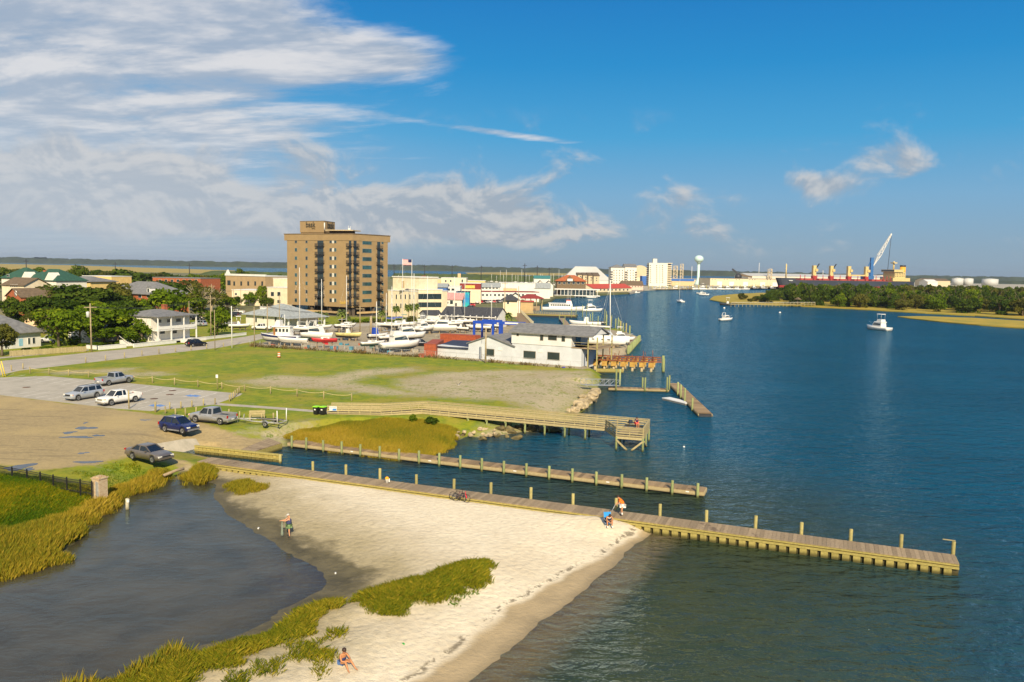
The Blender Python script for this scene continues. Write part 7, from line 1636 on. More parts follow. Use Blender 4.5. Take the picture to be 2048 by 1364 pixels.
def slab(x0, x1, w0, w1, z0, z1, sl=.25):
 return MB().loft([[(x0, -w0, z0), (x1, -w1, z0), (x1, w1, z0), (x0, w0, z0)], [(x0 + sl * .3, -w0 * .9, z1), (x1 - sl * 1.6, -w1 * .85, z1), (x1 - sl * 1.6, w1 * .85, z1), (x0 + sl * .3, w0 * .9, z1)]])
def stands(t, L, B, z0, zg):
 for x_ in (-.3, .05, .32):
  for s_ in (-1, 1): MB().tube([(x_ * L, s_ * B * .30, z0 - .1), (x_ * L, s_ * B * .46, zg)], .06, 5).build('stand', M_DARK, t)
  MB().cbox((x_ * L, 0, (zg + z0 - .5) / 2 - .1), (.35, .5, max(.2, z0 - .5 - zg))).build('keel_block', M_PLANK, t)
def boat(label, kind, px, py, head, L, yard=True, hm=None, bm=None, mast=None, z=None, group=None, **kw):
 hm = hm or M_GEL; bm = bm or M_BOTK; zg = 1.3; H = 1.0 if kind in ('sail', 'skiff', 'work') else 1.35
 if yard: L *= .86
 lift = (1.15 if kind != 'sail' else 1.7) if yard else 0
 p = G(px, py, zg if yard else 0); z0 = (zg + lift) if yard else 0
 if z is not None: p = G(px, py, z); z0 = z
 t = thing({'sail': 'sailboat', 'skiff': 'skiff', 'trawler': 'trawler', 'sport': 'sportfishing_boat', 'cruiser': 'cabin_cruiser', 'center': 'open_motorboat', 'work': 'work_boat'}[kind], label, 'boat', (p.x, p.y, z0), head, group)
 B = {'sail': .29, 'skiff': .26, 'trawler': .33, 'sport': .33, 'cruiser': .32, 'center': .33, 'work': .28}[kind] * L; fb = {'sail': .10, 'skiff': .11, 'trawler': .13, 'sport': .12, 'cruiser': .12, 'center': .12, 'work': .09}[kind] * L
 hull(t, L, B, fb, .07 * L, hm, bm, kw.get('stripe'), keel=.10 * L if kind == 'sail' else 0, fine=2.6 if kind != 'sail' else 2.0, tr=.86 if kind != 'skiff' else .6)
 if yard: stands(t, L, B, 0, -lift)
 zd = fb * .98
 if kind == 'sail':
  slab(-L * .18, L * .20, B * .30, B * .22, zd, zd + .06 * L * H).build('cabin', kw.get('cab', M_GEL), t)
  for s_ in (-1, 1): MB().box(-L * .1, s_ * B * .285 - .03, zd + .015 * L * H, L * .08, s_ * B * .285 + .03, zd + .042 * L * H).build('cabin_window', GLASS, t)
  MB().box(-L * .42, -B * .2, zd - .1, -L * .2, B * .2, zd + .02).build('cockpit', M_DARK, t)
 elif kind == 'trawler':
  slab(-L * .30, L * .16, B * .36, B * .34, zd, zd + .17 * L * H, .1).build('cabin', M_GEL, t); slab(-L * .32, L * .2, B * .4, B * .38, zd + .171 * L * H, zd + .19 * L * H, .0).build('cabin_roof', M_GEL, t); slab(-L * .02, L * .14, B * .3, B * .28, zd + .191 * L * H, zd + .30 * L * H).build('pilothouse', M_GEL, t)
  for s_ in (-1, 1):
   for i in range(4): MB().box(-L * .26 + i * L * .10, s_ * B * .355 - .03, zd + .08 * L * H, -L * .20 + i * L * .10, s_ * B * .355 + .03, zd + .14 * L * H).build('window', GLASS, t)
   MB().box(L * .10, s_ * B * .36 - .03, zd + .01, L * .155, s_ * B * .36 + .03, zd + .16 * L * H).build('door', M_TEAK, t)
 elif kind == 'skiff':
  for i in range(3): MB().box(-L * .3 + i * L * .22, -B * .36, zd - .12, -L * .26 + i * L * .22, B * .36, zd - .06).build('thwart', M_TEAK, t)
  MB().loft([[(x_ * L, y_ * B, fb * 1.005) for y_ in (-w_, w_)] for x_, w_ in ((-.46, .26), (-.2, .40), (.1, .38), (.3, .24), (.42, .08))], 0, False, False).build('inside', mat('skiff_inside', (.45, .40, .30), .8), t)
 elif kind in ('sport', 'cruiser'):
  slab(-L * .22, L * .22, B * .38, B * .30, zd, zd + .12 * L * H, .35).build('cabin', M_GEL, t)
  slab(-L * .2, L * .175, B * .375, B * .315, zd + .045 * L * H, zd + .105 * L * H, .25).build('cabin_window', GLASS, t)
  slab(-L * .24, L * .12, B * .38, B * .33, zd + .121 * L * H, zd + .14 * L * H, .05).build('roof', M_GEL, t)
  if kind == 'sport':
   slab(-L * .20, L * .02, B * .30, B * .28, zd + .141 * L * H, zd + .20 * L * H, .1).build('flybridge', M_GEL, t)
   for s_ in (-1, 1):
    for x_ in (-L * .18, L * 0): MB().tube([(x_, s_ * B * .26, zd + .2 * L * H), (x_, s_ * B * .26, zd + .33 * L * H)], .035, 5).build('tower_leg', M_ALU, t)
   slab(-L * .2, L * .03, B * .28, B * .28, zd + .33 * L * H, zd + .345 * L * H, 0).build('hardtop', M_GEL, t)
  else:
   ar = MB()
   for s_ in (-1, 1): ar.bar((-L * .24, s_ * B * .36, zd + .1 * L * H), (-L * .17, s_ * B * .3, zd + .25 * L * H), .15, .12)
   ar.bar((-L * .17, -B * .3, zd + .25 * L * H), (-L * .17, B * .3, zd + .25 * L * H), .2, .12).build('radar_arch', M_GEL, t)
  MB().box(-L * .47, -B * .33, zd - .05, -L * .25, B * .33, zd + .02).build('cockpit', mat('cockpit', (.35, .31, .25), .8), t)
  rl = MB()
  for s_ in (-1, 1): rl.tube([(0, s_ * B * .42, zd + .12 * L * H * .6), (L * .25, s_ * B * .33, zd + .12 * L * H * .75), (L * .47, s_ * .1, zd + .13 * L * H)], .025, 5)
  rl.build('bow_rail', M_ALU, t)
 elif kind == 'work':
  slab(-L * .32, L * .26, B * .40, B * .36, zd, zd + .10 * L * H, .1).build('cabin', M_GEL, t); slab(-L * .34, L * .1, B * .42, B * .40, zd + .101 * L * H, zd + .112 * L * H, 0).build('upper_deck', M_GEL, t); slab(L * .10, L * .24, B * .3, B * .26, zd + .102 * L * H, zd + .17 * L * H, .2).build('wheelhouse', M_GEL, t)
  for s_ in (-1, 1):
   for i in range(9): MB().box(-L * .28 + i * L * .055, s_ * B * .395 - .03, zd + .045 * L * H, -L * .245 + i * L * .055, s_ * B * .395 + .03, zd + .08 * L * H).build('window', GLASS, t)
  for x_ in (L * .12, L * .16, L * .2): MB().tube([(x_, 0, zd + .17 * L * H), (x_, 0, zd + .42 * L * H)], .05, 5).build('antenna', M_WHITE, t)
  MB().box(L * .1, -B * .22, zd + .171 * L * H, L * .2, B * .22, zd + .185 * L * H).build('life_raft', mat('raft_red', (.75, .05, .02), .5), t)
 elif kind == 'center':
  slab(-L * .08, L * .08, B * .18, B * .16, zd - .1, zd + .12 * L * H).build('console', M_GEL, t)
  for s_ in (-1, 1):
   for x_ in (-L * .1, L * .08): MB().tube([(x_, s_ * B * .22, zd), (x_, s_ * B * .22, zd + .30 * L * H)], .03, 5).build('top_leg', M_ALU, t)
  slab(-L * .14, L * .12, B * .27, B * .25, zd + .30 * L * H, zd + .315 * L * H, 0).build('canopy', kw.get('cab', M_GEL), t); MB().cbox((-L * .5, 0, fb * .7), (.45, .4, fb * 1.2)).build('outboard', M_DARK, t)
  MB().box(-L * .42, -B * .34, fb * 1.0, -L * .1, B * .34, fb * 1.01).build('deck', mat('cockpit', (0, 0, 0)), t)
 if kw.get('tarp'): slab(-L * .25, L * .02, B * .34, B * .3, zd + .02, zd + .30 * L, .25).build('tarp', M_TARP, t)
 if kw.get('hardtop'):
  for s_ in (-1, 1):
   for x_ in (-L * .22, L * .06): MB().tube([(x_, s_ * B * .34, zd), (x_, s_ * B * .34, zd + .24 * L)], .04, 5).build('top_leg', M_ALU, t)
  slab(-L * .26, L * .12, B * .38, B * .36, zd + .24 * L, zd + .26 * L, 0).build('hardtop', M_GEL, t)
 if kw.get('name'): MB().box(-L / 2 - .02, -B * .2, fb * .5, -L / 2 + .01, B * .2, fb * .62).build('name_lettering', M_DARK, t)
 if mast:
  mx = kw.get('mx', L * .08); MB().tube([(mx, 0, zd), (mx, 0, zd + mast * .6), (mx, 0, zd + mast)], [.09, .085, .06], 7).build('mast', M_WHITE, t)
  MB().bar((mx, 0, zd + 1.4), (mx - L * .42, 0, zd + 1.3), .12, .14).build('boom', M_ALU, t)
  b = MB();
  for e_ in ((L * .5, 0), (-L * .48, 0), (mx, B * .45), (mx, -B * .45)): b.tube([(mx, 0, zd + mast * .97), (e_[0], e_[1], zd + .05)], .012, 4)
  for z_ in (.45, .72): b.bar((mx, -B * .22, zd + mast * z_), (mx, B * .22, zd + mast * z_), .05, .03)
  b.build('rigging', M_ALU, t)
  if kw.get('sailcover'): MB().tube([(mx - .1, 0, zd + 1.6), (mx - L * .4, 0, zd + 1.5)], [.2, .12], 7).build('sail_cover', M_TARP, t)
 return t
DA = ang(wd_)   # heading along the yard
boat('white trawler yacht with navy sheer band and brown pilothouse door', 'trawler', 562, 690, R(170), 10.5, stripe=M_NAVYB, bm=M_BOTB, mast=5, mx=-1)
boat('white cabin cruiser behind the trawler, bow to the right', 'cruiser', 634, 684, R(-28), 10.5, bm=M_BOTG)
boat('bare white double-ended longboat at the front of the yard', 'skiff', 587, 692, R(175), 8.0, bm=M_GEL)
boat('red-hulled sailboat with white deck in the yard', 'sail', 650, 696, R(200), 6.4, hm=M_REDH, bm=M_REDH)
boat('yellow-hulled boat with open hardtop', 'sport', 697, 681, R(12), 7.8, hm=M_YELH) if False else boat('yellow-hulled boat with open hardtop', 'center', 697, 681, R(-18), 7.8, hm=M_YELH, hardtop=True)
boat('white boat under a bright blue tarp', 'center', 755, 682, R(42), 6.5, tarp=True)
boat('white sailboat hull with a dark waterline stern to the camera', 'sail', 745, 703, R(38), 6.6, bm=M_BOTG, mast=9, mx=1)
boat('large white sportfishing boat with its name on the transom', 'sport', 799, 704, R(38), 11.0, bm=M_BOTB, name=True)
boat('long white motor yacht behind the sportfishing boat', 'cruiser', 815, 684, R(30), 10.5)
boat('white cruiser with a dark wrap windscreen on stands', 'cruiser', 882, 666, R(198), 10.5, bm=M_GEL)
boat('white flybridge cruiser left of the dark-windscreen cruiser', 'sport', 846, 668, R(45), 8.5)
boat('white sailboat with a very tall mast beside the tower', 'sail', 800, 662, R(5), 10, mast=19, sailcover=True)
boat('white sailboat with a blue sail cover at the rear of the yard', 'sail', 776, 663, R(175), 8, mast=9, sailcover=True)
boat('small rounded white boat on stands beside the lift', 'center', 921, 666, R(165), 6.0, cab=M_GEL)
boat('white hull hanging under the blue boat lift', 'skiff', 958, 664, R(172), 8.5, bm=M_BOTK)
boat('white sailboat with bare mast left of the clubhouse porch', 'sail', 604, 672, R(172), 9, mast=16)
boat('low sailboat with a mast behind the dark-windscreen cruiser', 'sail', 858, 655, R(170), 8.5, mast=14)
boat('sailboat with slender mast in front of the dark-roofed building', 'sail', 925, 655, R(4), 9, mast=13)
boat('small motorboat on a trailer beside the white wall', 'center', 478, 661, R(15), 6.5)
boat('pale boat with teal cover at the yard rear', 'center', 808, 657, R(160), 7, hm=M_GEL, cab=MATS['roof_teal'])
for i, q in enumerate(((780, 690, 40, 7, 'sail', 12), (830, 672, 140, 8, 'sail', 15), (905, 660, 30, 8, 'sail', 14), (985, 664, 150, 7, 'sail', 12), (690, 664, 40, 7.5, 'sail', 14), (640, 668, 35, 7.5, 'sail', 13))): boat('white hauled-out boat %s of the extra yard row, counted from the trawler end' % ('first second third fourth fifth sixth seventh eighth ninth tenth eleventh twelfth'.split()[i]), q[4], q[0], q[1], R(q[2]), q[3], mast=q[5] or None)
# travel lift
la = G(948, 681, 1.3); ld = Vector((math.cos(R(-12)), math.sin(R(-12)), 0))
t = thing('boat_lift', 'blue wheeled boat lift straddling a white hull', 'lift', la, R(-12))
M_LB = mat('lift_blue', (.01, .06, .40), .45, .08); HL = hz(948, 647, la) - 1.3; LL = (G(1020, 676, 1.3) - la).length
for x_ in (0, LL * .38, LL * .52, LL):
 MB().box(x_ - .28, -.28, .3, x_ + .28, .28, HL).build('leg', M_LB, t); MB().lathe([(.5, -.2), (.5, .2)], 12).build('wheel', M_TYRE, t, (x_, 0, .5)).rotation_euler = (R(90), 0, 0)
for x0, x1 in ((-.3, LL * .45), (LL * .5, LL + .3)): MB().box(x0, -.35, HL, x1, .35, HL + .8).build('beam', M_LB, t)
MB().box(LL * .62, -.37, HL + .25, LL * .97, -.352, HL + .6).build('lettering_band', M_WHITE, t)
MB().bar((LL * .05, 6, HL + .4), (LL * .46, 6, HL + .4), .6, .7).bar((LL * .2, 0, HL + .3), (LL * .2, 6, HL + .3), .5, .6).build('cross_beam', M_LB, t)
for x_ in (LL * .05, LL * .46): MB().box(x_ - .25, 5.75, .3, x_ + .25, 6.25, HL).build('leg', M_LB, t)
# container
ca, cb_ = G(848, 713, 1.3), G(872, 713, 1.3)
t = thing('shipping_container', 'rust red shipping container beside the boathouse', 'container', ca, R(-3))
M_CONT = mat('container_red', (.36, .075, .025), .65, .15, 1.5)
CW, CD = (cb_ - ca).length, 12
MB().box(0, 0, .1, CW, CD, 2.7).build('body', M_CONT, t)
for i in range(7): MB().box(CW * (i + .2) / 7, -.06, .2, CW * (i + .6) / 7, -.005, 2.6).build('rib', M_CONT, t)
MB().box(-.05, -.1, 2.62, CW + .05, 0, 2.75).box(-.05, -.1, .05, CW + .05, 0, .2).build('door_frame', M_CONT, t)
t2 = thing('shipping_container', 'rust red container lying behind the navy-roofed lean-to', 'container', G(880, 690, 1.3), R(-25)); MB().box(0, 0, .1, 10, 2.5, 2.7).build('body', M_CONT, t2); MB().box(-.03, -.03, 2.701, 10.03, 2.53, 2.8).build('roof_edge', M_CONT, t2)
# rusty marine railway
ra, rb_ = G(1166, 727, 1.2), G(1323, 733, 1.2)
rdv = (rb_ - ra).normalized(); RL_ = (rb_ - ra).length; rnv = Vector((-rdv.y, rdv.x, 0))
t = thing('marine_railway', 'rusty ruined marine railway of ochre pile caps and red-brown girders', 'railway', (ra.x, ra.y, 0), ang(rdv))
M_RUST = mat('rust_girder', (.30, .085, .025), .9, .3, 2.5, col2=(.16, .05, .02)); M_OCH = mat('ochre_cap', (.58, .36, .08), .9, .25, 1.5, col2=(.38, .20, .04))
for row, y_ in enumerate((0, 4.2, 8.4)):
 MB().box(-.5, y_ - .2, 2.0, RL_, y_ + .15, 2.22).build('girder', M_RUST, t)
 for i in range(int(RL_ / 1.9)):
  x_ = .6 + i * 1.9 + row * .3
  MB().box(x_ - .55, y_ - .5, .95, x_ + .55, y_ + .5, 1.89).build('pile_cap', M_OCH, t); MB().lathe([(.28, -1.5), (.26, .94)], 8).build('pile', mat('conc_pile', (.42, .34, .20), .9, .2, 2), t, (x_, y_, 0))
  if rnd.random() < .5: MB().tube([(x_, y_, 2.35), (x_ + rnd.uniform(-.2, .2), y_, 3.0 + rnd.random() * 1.2)], .06, 5).build('rod', M_RUST, t)
for i in range(9): x_ = i * RL_ / 9; MB().box(x_, .2, 2.0, x_ + .25, 8.2, 2.3).build('crossbeam', M_RUST, t)
MB().lathe([(.3, -2), (.28, 2.9)], 9).build('end_pile', M_PILEG, t, (RL_ + .4, .3, 0)); MB().lathe([(.3, -2), (.28, 2.7)], 9).build('end_pile', M_PILEG, t, (RL_ + .4, 7, 0))
# low timber wall in front of it
la_, lb2 = G(1192, 741, .4), G(1247, 742, .4)
tag(MB().bar((0, 0, .1), tuple(lb2 - la_ + Vector((0, 0, .1 - .0))), .3, 1.0).build('timber_wall', M_TREATED, None, (la_.x, la_.y, .2)), 'low timber wall in the water before the rusty railway', 'wall')
for i, (px, y0, y1) in enumerate(((1232, 776, 740), (1239.5, 772, 738))):
 p = G(px, y0); tag(MB().lathe([(.17, -2), (.16, hz(px, y1, p))], 9).build('mooring_pile', M_PILEG, None, p), ['tall greenish mooring pile at the landward end of the floating dock', 'second tall pile beside the gangway foot'][i], 'pile')
# wharf sheet piles
wa, wb_ = G(1256, 709, 0), G(1280, 682, 0)
t = thing('sheet_wharf', 'greenish timber sheet-pile wharf edge beside the hauled-out catamaran', 'wharf', wa, ang(wb_ - wa))
n = 26
for i in range(n): MB().lathe([(.32, -2), (.30, 1.6 + rnd.random() * .6)], 7).build('pile', M_PILEG, t, ((wb_ - wa).length * i / n, 0, 0))
# catamaran
p = G(1212, 693, 1.3)
t = thing('catamaran', 'big white sailing catamaran hauled out beside the boathouse', 'boat', (p.x, p.y, 2.3), R(-20))
for s_ in (-1, 1):
 e = bpy.data.objects.new('hull_side', None);
 rings = []
 for u in [i / 10 for i in range(11)]:
  x = -5.5 + 11 * u; b = .75 * (1 - max(0, (u - .5) / .5) ** 2.2) + .02; zs = 1.5 + .2 * u
  rings.append([(x, s_ * 2.3 + b, zs), (x, s_ * 2.3 + b * .9, .3), (x, s_ * 2.3, -.6 * (1 - max(0, (u - .6) / .4) ** 2)), (x, s_ * 2.3 - b * .9, .3), (x, s_ * 2.3 - b, zs)])
 MB().loft(rings, 0, True, True, True).build('hull', M_GEL, t)
 for x_ in (-3, -.5, 1): MB().box(x_, s_ * (2.3 + .72) - .06, .9, x_ + .7, s_ * (2.3 + .72) + .06, 1.15).build('porthole', GLASS, t)
 for x_ in (-3, 2.5): MB().cbox((x_, s_ * 2.3, -.8), (.5, .8, .8)).build('block', M_PLANK, t)
MB().box(-5, -1.8, .9, 2.5, 1.8, 1.55).build('bridge_deck', M_GEL, t); slab(-3.4, 1.6, 2.3, 1.7, 1.56, 2.9, .6).build('cabin', M_GEL, t); slab(-3.0, 1.25, 2.28, 1.72, 2.0, 2.6, .4).build('cabin_window', GLASS, t)
MB().box(-5.2, -2, 2.9, -2.6, 2, 3.05).build('hardtop', M_GEL, t); mz = hz(1209, 560, p) - 2.3
MB().tube([(1.0, 0, 2.8), (.6, 0, mz)], [.14, .1], 8).build('mast', M_WHITE, t); MB().bar((.9, 0, 4.0), (-4.2, 0, 4.1), .16, .3).build('boom', M_WHITE, t)
b = MB()
for e_ in ((5.4, 0, 1.6), (-2, 2.6, 1.6), (-2, -2.6, 1.6)): b.tube([(.6, 0, mz * .95), e_], .02, 4)
b.build('rigging', M_ALU, t)
boat('small cruiser with red bottom beside the catamaran stern', 'sport', 1243, 689, R(-10), 7, bm=M_BOTR)
# finger piers, marina
for i, (x0, y0, x1, y1) in enumerate(((1132, 657, 1238, 661), (1125, 648, 1222, 652), (1150, 641.5, 1211, 644))):
 deck_obj('finger_pier', ('nearest pale finger pier of the small marina', 'middle pale finger pier of the small marina', 'farthest pale finger pier of the small marina')[i], G(x0, y0, .9), G(x1, y1, .9), 1.6, .9, .8, M_PLANK, [(x1 - 2, y1 - 26, 0), (x1 + 1, y1 - 22, 1), ((x0 + x1) / 2, y1 - 16, 1), (x1 - 26, y1 - 20, 1)], 'finger piers', M_WHITE, .3)
deck_obj('finger_pier', 'spine pier joining the finger piers on their left', G(1119, 636, .9), G(1136, 660, .9), 2, .9, .8, M_PLANK, [(1119, 628, 0), (1130, 632, 1), (1127, 636, 0)], 'finger piers', M_WHITE, .3)
boat('white open motorboat moored between the finger piers', 'center', 1172, 650.5, R(175), 11, yard=False)
for i, (px, y0, y1) in enumerate(((1213, 651, 629), (1221, 655, 633), (1231, 660, 637), (1241, 666, 642), (1246, 669, 646), (1252, 673, 646), (1259, 679, 651))):
 p = G(px, y0); tag(MB().lathe([(.24, -2), (.22, hz(px, y1, p))], 8).build('mooring_pile', M_PILE if i % 2 else M_PILEG, None, p), 'tall mooring pile off the marina wharf, %s from the left' % ('first second third fourth fifth sixth last'.split()[i]), 'pile', 'mooring piles off the marina')
# promenade
pa = [G(1041, 624, 1.35), G(1066, 650, 1.35)]
t = thing('promenade', 'brown boardwalk promenade with white rail posts along the inlet', 'boardwalk', pa[1]); v = pa[0] - pa[1]
MB().add([(0, 0, .0), tuple(v), (v.x - 4, v.y, 0), (-4.5, 0, 0), (0, 0, -2), (v.x, v.y, -2)], [(0, 1, 2, 3), (0, 4, 5, 1)]).build('deck', M_PLANK2, t)
for i in range(16): q = v * (i / 15); MB().box(q.x - .12, q.y - .12, 0, q.x + .12, q.y + .12, 1.3).build('rail_post', mat('post_cream', (.66, .58, .38), .8), t)
for z_ in (.6, 1.2): MB().bar((0, 0, z_), (v.x, v.y, z_), .07, .07).build('rail', mat('post_cream', (0, 0, 0)), t)
# pier with fishing boats
t = deck_obj('fishing_pier', 'long timber pier with a railed edge beside the blue-bowed boat', G(1041, 627, 1.2), G(1152, 630.5, 1.2), 5, 1.2, .8, M_PLANK, [(1143, 612, 0), (1152, 612, 0), (1165, 610, 1), (1173, 611, 1)], None, M_TREATED, .5)
LP = (G(1152, 630.5, 1.2) - G(1041, 627, 1.2)).length
for i in range(26): MB().box(i * LP / 25 - .08, -.1, 1.2, i * LP / 25 + .08, .06, 2.3).build('rail_post', M_RAILW, t)
for z_ in (1.75, 2.25): MB().box(0, -.12, z_ - .06, LP, -.11 + .05, z_ + .06).build('rail', M_RAILW, t)
boat('white excursion boat with royal blue bow and red raft at the pier', 'work', 1124, 622, R(-4), 20, yard=False, stripe=None, bm=M_NAVYB)
boat('smaller white party boat moored right of the excursion boat', 'sport', 1183, 623, R(8), 10, yard=False)
boat('long white headboat with rows of windows at the waterfront restaurant', 'work', 1140, 592, R(184), 32, yard=False)
boat('small white launch just off the headboat', 'center', 1183, 596, R(200), 7, yard=False)
# boats on the water
boat('white two-deck trawler yacht under way in the open channel', 'sport', 1757, 660, R(110), 10.5, yard=False)
boat('white speedboat with dark cover heading away past the island jetty', 'cruiser', 1452, 641, R(35), 7.5, yard=False)
boat('white two-masted sailboat in mid channel', 'sail', 1360, 604.5, R(100), 11, yard=False, mast=15, mx=1.5)
boat('white motorboat off the marsh point, right one of two', 'cruiser', 1408, 590.5, R(-30), 8.5, yard=False)
boat('white motorboat off the marsh point, left one of two', 'center', 1402, 588, R(160), 8, yard=False)
boat('small white boat close to the red-roofed restaurant', 'center', 1272, 586.5, R(20), 8, yard=False)
boat('dark pontoon boat at the end of the island jetty', 'center', 1455, 610.5, R(170), 9, yard=False, hm=M_BOTK)
for i in range(14):
 px = 1316 + i * 17.5; boat('small white boat in the row moored along the port seawall', 'sport' if i % 3 else 'cruiser', px, 579.3 - (1 if i > 10 else 0), R(rnd.choice((5, 175))), rnd.uniform(9, 13), yard=False, group='boats along the port seawall')
p0, p1 = G(1300, 580.5), G(1545, 577)
t = thing('seawall_pilings', 'line of pale mooring pilings along the port seawall', 'pilings', p0); me = MB().lathe([(.4, -1), (.38, 4.5)], 6).mesh('piling', M_PILE)
for i in range(70): q = p0.lerp(p1, i / 69) - p0 + Vector((0, rnd.uniform(-6, 14), rnd.uniform(-1, 1))); obj('piling', me, t, q)
MB().bar((0, 3, 1.0), tuple(p1 - p0 + Vector((0, 3, 1.0))), 6, .8).build('seawall_deck', M_PLANK, t)
# restaurant pilings in the middle distance: masts of the far marina
for i in range(26):
 px = 985 + i * 7.2 + rnd.uniform(-3, 3); d_ = rnd.uniform(900, 1150); a = gd(px, d_, 0)
 b = thing('moored_sailboat', 'tiny moored sailboat in the distant marina behind the town', 'boat', a, R(rnd.uniform(0, 360)), 'distant marina sailboats'); h_ = rnd.uniform(10, 21)
 MB().loft([[(-5, -1.4, 0), (-5, 1.4, 0), (-5, 1.5, 1.2), (-5, -1.5, 1.2)], [(1, -1.7, 0), (1, 1.7, 0), (1, 1.8, 1.3), (1, -1.8, 1.3)], [(5.5, -.1, .3), (5.5, .1, .3), (6, .1, 1.6), (6, -.1, 1.6)]]).build('hull', M_GEL, b); MB().tube([(0, 0, 1.2), (0, 0, h_)], .16, 5).build('mast', M_WHITE, b); slab(-2, 2, 1, .8, 1.2, 2.2).build('cabin', M_GEL, b)
# ================================================================== trees
def leaf_mat(name, c1, c2, c3):
 m_ = bpy.data.materials.new(name); m_.use_nodes = True; t = NT(m_.node_tree)
 a = t.n('ShaderNodeAttribute', attribute_name='tone').outputs['Fac']; oi = t.n('ShaderNodeObjectInfo').outputs['Random']
 f = t.math('ADD', t.math('MULTIPLY', a, .75), t.math('MULTIPLY', oi, .35))
 c = t.mix(t.ss(f, .15, .55), c1, c2); c = t.mix(t.ss(f, .55, 1.0), c, c3)
 d = t.n('ShaderNodeBsdfDiffuse', i_Color=c); tl = t.n('ShaderNodeBsdfTranslucent', i_Color=c)
 ms = t.n('ShaderNodeMixShader', i_0=.22, i_1=d.outputs[0], i_2=tl.outputs[0]); t.n('ShaderNodeOutputMaterial', i_Surface=ms.outputs[0]); return m_
LF = [leaf_mat('leaf_dark', (.036, .066, .008, 1), (.066, .102, .012, 1), (.125, .150, .018, 1)), leaf_mat('leaf_mid', (.066, .110, .006, 1), (.120, .178, .010, 1), (.215, .250, .014, 1)), leaf_mat('leaf_olive', (.066, .074, .014, 1), (.118, .118, .020, 1), (.190, .165, .032, 1))]
M_BARK = mat('bark', (.16, .12, .07), .95, .25, 3); M_BARKP = mat('bark_pale', (.40, .32, .20), .95, .25, 3)
def crown_mesh(seed, m_, n=2200, leaf=.055, flat=.8, clumps=17, gap=.5):
 rs = np.random.RandomState(seed)
 c = rs.randn(clumps, 3); c /= np.linalg.norm(c, axis=1)[:, None]; c *= rs.uniform(.35, .78, clumps)[:, None]; c[:, 2] = np.where(rs.rand(clumps) < .3, c[:, 2] * .8, np.abs(c[:, 2]) * flat * .9) - .1; r_ = rs.uniform(.20, .38, clumps)
 k_ = rs.randint(0, clumps, n); v = rs.randn(n, 3); v /= np.linalg.norm(v, axis=1)[:, None]; v[:, 2] = np.where(rs.rand(n) < .6, np.abs(v[:, 2]), v[:, 2])
 P_ = c[k_] + v * (r_[k_] * rs.uniform(.55, 1.06, n))[:, None] * np.array([1, 1, .72])
 nz = v + rs.randn(n, 3) * .6; nz /= np.linalg.norm(nz, axis=1)[:, None]
 a = np.cross(nz, rs.randn(n, 3)); a /= np.linalg.norm(a, axis=1)[:, None]; b = np.cross(nz, a)
 s_ = leaf * rs.uniform(.6, 1.4, n)[:, None]
 V = np.stack([P_ - a * s_, P_ + b * s_ * .7, P_ + a * s_, P_ - b * s_ * .7], 1).reshape(-1, 3)
 F = np.arange(4 * n).reshape(-1, 4)
 me = bpy.data.meshes.new('crown'); me.vertices.add(4 * n); me.vertices.foreach_set('co', V.ravel()); me.loops.add(4 * n); me.loops.foreach_set('vertex_index', F.ravel().astype(np.int32)); me.polygons.add(n); me.polygons.foreach_set('loop_start', np.arange(0, 4 * n, 4, dtype=np.int32)); me.update(calc_edges=True)
 tn = np.clip(.35 + .25 * rs.randn(n) + .30 * (rs.rand(clumps)[k_] - .5) * 2, 0, 1)
 at = me.attributes.new('tone', 'FLOAT', 'POINT'); at.data.foreach_set('value', np.repeat(tn, 4).astype(np.float32)); me.materials.append(m_); return me
CR = [[crown_mesh(i * 7 + j, LF[i], 3000, .060, (.8, .6, .9)[j], 21) for j in range(3)] for i in range(3)]
def trunk_mesh(seed, m_, bare=False):
 r_ = random.Random(seed); b = MB(); b.tube([(0, 0, 0), (.02, .01, .25), (0, .02, .55)], [.055, .042, .035], 7)
 for i in range(7 if not bare else 16):
  a = r_.uniform(0, 6.28); z0 = r_.uniform(.28, .55); l_ = r_.uniform(.3, .5) * (1.1 if bare else 1)
  p1 = (math.cos(a) * l_ * .5, math.sin(a) * l_ * .5, z0 + .14); p2 = (math.cos(a + .3) * l_, math.sin(a + .3) * l_, z0 + r_.uniform(.2, .45)); b.tube([(0, .02, z0), p1, p2], [.026, .018, .006], 5)
  if bare:
   for _ in range(3): q = (p2[0] + r_.uniform(-.2, .2), p2[1] + r_.uniform(-.2, .2), p2[2] + r_.uniform(0, .15)); b.tube([p1, q], [.010, .004], 4)
 return b.mesh('trunk', m_)
TRK = [trunk_mesh(i, M_BARK) for i in range(2)]; TRB = trunk_mesh(5, M_BARKP, True)
CRB = crown_mesh(99, LF[2], 700, .05, .8)
ORD = 'first second third fourth fifth sixth seventh eighth ninth tenth eleventh twelfth'.split()
def tree(label, px, base, top, wpx, kind, name='tree', group=None, dist=None, squash=None):
 p = gd(px, dist) if dist else G(px, base, 1.3); h = max(1.0, hz(px, top, p) - p.z); w_ = (gd(px + wpx / 2, p.y) - gd(px - wpx / 2, p.y)).x / 2 * 1.12
 t = thing(name, label, 'tree', p, rnd.uniform(0, 6.28), group)
 tk = obj('trunk', TRB if kind == 3 else TRK[rnd.randint(0, 1)], t); tk.scale = (h * .62, h * .62, h * .92) if kind != 3 else (w_ * 1.3, w_ * 1.3, h * .95)
 ch = h * .56 if kind != 3 else h * .45; c = obj('crown', CRB if kind == 3 else CR[kind][rnd.randint(0, 2)], t, (0, 0, h - ch * .86)); c.scale = (w_ * 1.22, w_ * 1.22, ch * 1.12)
 return t
